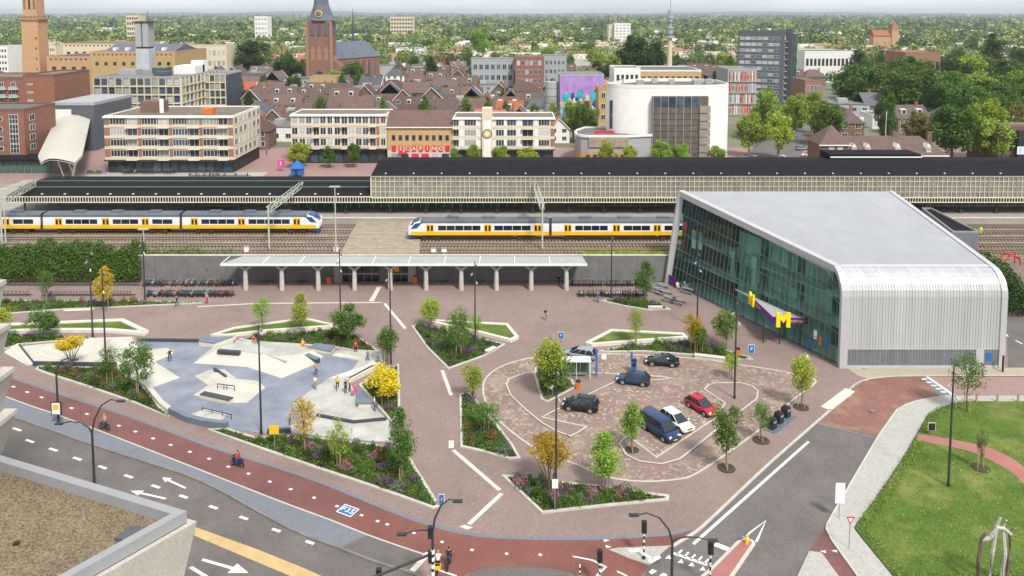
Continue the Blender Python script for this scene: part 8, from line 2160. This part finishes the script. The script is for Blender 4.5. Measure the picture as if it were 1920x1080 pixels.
PE = [(318, 676, .8, 'ride', 'skater in black rolling on the blue floor', 'black', 'black', 'hairdark', 'black'), (440, 651, -.6, 'walk', 'person in white on the upper skate deck', 'white', 'tan', 'hairdark', 'skin'), (476, 652, .4, 'stand', 'person in red shirt by the upper shrub bed', 'red', 'tan', 'hairdark', 'skin'), (485, 653, 1.2, 'stand', 'person in black next to the red shirt', 'black', 'black', 'hairdark', 'black'),
      (568, 659, 0, 'walk', 'fair haired person in orange shorts at the dark ledge', 'yellow', 'orange', 'hairfair', 'skin'), (593, 706, .3, 'walk', 'bare chested skater with a dark cap in the middle', 'tan', 'blue', 'hairdark', 'skin'), (591, 730, -.3, 'stand', 'person in white shirt and shorts at the deck edge', 'white', 'tan', 'hairdark', 'skin'), (633, 731, .2, 'walk', 'person in yellow shirt on the grey deck', 'yellow', 'black', 'hairdark', 'skin'),
      (648, 737, 1.0, 'stand', 'person in black with a scooter by the bench edge', 'black', 'black', 'hairdark', 'skin'), (656, 734, -.9, 'stand', 'person in pale top beside the scooter rider', 'white', 'black', 'hairdark', 'skin'), (666, 739, -.5, 'sit', 'person in pink sitting at the bench', 'pink', 'pink', 'pink', 'pink'), (702, 770, 2.0, 'stand', 'person in white top and blue jeans at the triangular bench', 'white', 'blue', 'hairdark', 'skin'),
      (667, 664, .2, 'stand', 'person in red standing before the upper bed', 'red', 'black', 'hairdark', 'red'), (690, 681, -.4, 'walk', 'person in dark clothes on the upper right deck', 'grey', 'blue', 'hairdark', 'grey'), (708, 682, .8, 'sit', 'person in green sitting on the deck edge', 'green', 'grey', 'hairdark', 'skin'), (1023, 600, 0, 'walk', 'walker in dark shirt crossing the empty square', 'black', 'tan', 'hairdark', 'skin'),
      (1121, 567, 1.0, 'stand', 'person in dark blue by the bicycle rack bed', 'blue', 'blue', 'hairdark', 'blue'), (332, 575, -.8, 'walk', 'walker in black jacket near the left racks', 'black', 'blue', 'hairdark', 'black'), (388, 570, .6, 'walk', 'person in red and brown beside the left racks', 'tan', 'red', 'hairdark', 'tan'), (1191, 697, .5, 'stand', 'person in dark blue at the parking machine', 'blue', 'black', 'hairdark', 'blue'), (1283, 546, -.5, 'stand', 'person in teal at the glass front', 'teal', 'grey', 'hairdark', 'teal'),
      (1290, 545, .4, 'sit', 'person in orange sitting at the glass front', 'orange', 'grey', 'hairdark', 'orange'), (1048, 534, 0, 'stand', 'person in black under the right end of the canopy', 'black', 'black', 'hairdark', 'black'), (1270, 541, .2, 'sit', 'person in white by the purple panel', 'white', 'white', 'hairdark', 'white'), (500, 292, 0, 'walk', 'tiny walker in the street behind the square', 'black', 'blue', 'hairdark', 'black')]
for a in PE: person(*a, z=.06 if 250 < a[0] < 720 and a[1] > 640 else 0)
person(1839, 441, 0, 'stand', 'railway worker in a bright yellow vest beside the tracks', 'hivis', 'hivis', 'hivis', 'hivis', z=ZT)
def cyclist(px, py, rz, label, shirt, trousers, hair, k):
    p = P(px, py, .006); s = 1.0
    bicycle((p.x, p.y, .01), rz, 'bicycle ridden by the ' + label, None, k)
    person(0, 0, rz, 'cycle', label, shirt, trousers, hair, p=Vector((p.x, p.y, .01)))
cyclist(196, 806, 2.75, 'rider in a pale shirt on the red path at the left', 'tan', 'blue', 'hairfair', 0)
cyclist(822, 1070, 1.5, 'cyclist in white with a yellow basket at the bottom', 'white', 'black', 'hairfair', 0)
cyclist(842, 1063, 1.4, 'cyclist in black beside the street lamp', 'black', 'blue', 'hairdark', 0)
t = thing('basket', 'yellow basket on the bicycle of the white cyclist', 'basket', P(822, 1070, .0)); MB().box(-.25, .25, -.95, -.55, .74, 1.05).build('shell', M['sign_yellow'], t); MB().box(-.2, .2, -.9, -.6, 1.05, 1.07).build('liner', M['black_plastic'], t)
# scooter with rider in red
p = P(446, 874, .006); rzs = 2.75
t = thing('motor_scooter', 'dark motor scooter under the rider in the red jacket', 'scooter', (p.x, p.y, .01), rzs)
MB().loft([[(x, -w, z0), (x, w, z0), (x, w * .9, z1), (x, -w * .9, z1)] for x, w, z0, z1 in ((-.75, .12, .45, .7), (-.4, .2, .3, .75), (0, .18, .25, .7), (.15, .2, .22, .35), (.4, .2, .22, .35))]).build('body', M['car_blue'], t)
MB().loft([[(x, -w, z0), (x, w, z0), (x + .05, w, z1), (x + .05, -w, z1)] for x, w, z0, z1 in ((.45, .22, .25, 1.0), (.58, .15, .3, 1.05))]).build('front_shield', M['car_blue'], t)
MB().tube([(.45, -.32, 1.05), (.5, 0, 1.08), (.45, .32, 1.05)], .03, 5).build('handlebar', M['black_plastic'], t); MB().box(-.6, .05, -.14, .14, .72, .8).build('seat', M['black_plastic'], t)
for x in (-.55, .65): 
    wh = MB().lathe([(.24, -.06), (.24, .06)], 12, (0, 0), 'y').build('wheel', M['rubber'], t, (x, 0, .24)); MB().lathe([(.13, -.07), (.13, .07)], 8, (0, 0), 'y').build('rim', M['steel'], wh)
MB().cbox((-.76, 0, .6), (.08, .2, .1)).build('tail_light', M['sign_red'], t)
person(0, 0, rzs, 'cycle', 'scooter rider in a red jacket and dark helmet on the red path', 'red', 'blue', 'black', 'red', p=Vector((p.x, p.y, -.06)))
# skateboards under the skaters
for i, (px, py, l) in enumerate(((318, 677, 'skateboard under the skater in black'), (593, 707, 'skateboard under the bare chested skater'), (568, 660, 'skateboard by the fair haired person'))):
    t = thing('skateboard', l, 'skateboard', P(px, py, .06), .6 * i); MB().box(-.4, .4, -.1, .1, .09, .11).build('board', M['bark'], t)
    for x in (-.25, .25): MB().box(x - .03, x + .03, -.09, .09, .0, .08).build('wheel', M['sign_white'], t)

# ------------------------------------------------------------ building in the foreground, lower left
mat('gravel_roof', (.205, .155, .10), .95, .3, .33, fine=.6, col2=(.145, .11, .072), detail=9); mat('pale_stone', (.46, .43, .385), .85, .10, .36, fine=.16, bump=.4, detail=9); mat('parapet_metal', (.29, .295, .31), .5, .06, .6)
fb = thing('foreground_building', 'pale stone building with gravel roof and grey parapet in the foreground', 'building')
zr_ = 12.0
c0, c1, c2 = P(-330, 754, zr_), P(350, 958, zr_), P(-250, 1294, zr_)
c3 = c2 + (c0 - c1)
poly = [tuple(v.xy) for v in (c0, c3, c2, c1)]
if _area(poly) < 0: poly = poly[::-1]
inn = inset(poly, .62)
MB().ring(poly, inn, zr_ - .8, zr_).build('parapet', M['parapet_metal'], fb)
MB().sheet(inn, zr_ - .75).build('gravel_roof', M['gravel_roof'], fb)
lv = [(0, zr_ - .85, 0.0), (1, zr_ - .85, -.38), (2, zr_ - 5.6, .35), (3, zr_ - 5.65, -.2), (4, zr_ - 8.6, .25), (5, zr_ - 8.65, -.2), (6, -.4, .3)]
for k in range(0, 6):
    a, b = lv[k], lv[k + 1]
    pa, pb = inset(poly, a[2]), inset(poly, b[2]); n = len(poly)
    MB().add([(*q, b[1]) for q in pb] + [(*q, a[1]) for q in pa], [(i, (i + 1) % n, n + (i + 1) % n, n + i) for i in range(n)]).build('stone_band' if k % 2 else 'ledge', M['pale_stone'], fb)
sk = PP([(214, 1011), (246, 988), (290, 992), (255, 1017)], zr_ - .6)
MB().prism(sk, zr_ - .75, zr_ - .5).build('roof_hatch', M['slate'], fb)
MB().cbox((*P(31, 1019, zr_ - .7).xy, zr_ - .68), (.35, .3, .12), .4).build('roof_drain', M['black_plastic'], fb)
tw_ = thing('stone_tower', 'stepped pale stone tower block cut by the left edge', 'tower')
Dt = 60
for ztop, zbot, pt, pb in ((28.4, 25.0, 2, -8), (24.9, 21.5, 9, 0), (21.4, 18.0, 17, 5), (17.9, 14.6, 25, 9), (14.5, 11.2, 29, 11)):
    xa, xb = PX(pt, Dt, ztop), PX(pb, Dt, zbot)
    o = MB().add([(xb - 14, Dt - 9, zbot), (xb, Dt - 9, zbot), (xb, Dt - .4, zbot), (xb - 14, Dt - .4, zbot), (xa - 14, Dt - 9.4, ztop - .35), (xa, Dt - 9.4, ztop - .35), (xa, Dt, ztop - .35), (xa - 14, Dt, ztop - .35)], [(0, 1, 5, 4), (1, 2, 6, 5), (2, 3, 7, 6), (3, 0, 4, 7), (3, 2, 1, 0), (4, 5, 6, 7)]).build('storey', M['pale_stone'], tw_)
    MB().box(xa - 14, xa + .08, Dt - 9.5, Dt + .08, ztop - .345, ztop).build('ledge', M['pale_stone'], o)
# ------------------------------------------------------------ haze: the air between here and the horizon
hz = MB().box(-19000, 19000, -60, 19500, -1.5, 112).build('haze', None)
hz.data.materials.clear()
hmat = bpy.data.materials.new('haze_air'); hmat.use_nodes = True
nn_, ll_ = hmat.node_tree.nodes, hmat.node_tree.links
nn_.remove(nn_['Principled BSDF'])
pv = nn_.new('ShaderNodeVolumePrincipled'); pv.inputs['Color'].default_value = (.80, .90, 1.0, 1); pv.inputs['Density'].default_value = 8e-5; pv.inputs['Anisotropy'].default_value = .2
ll_.new(pv.outputs['Volume'], nn_['Material Output'].inputs['Volume'])
hz.data.materials.append(hmat)
stuff(hz, 'pale thin haze over the town and the far trees')
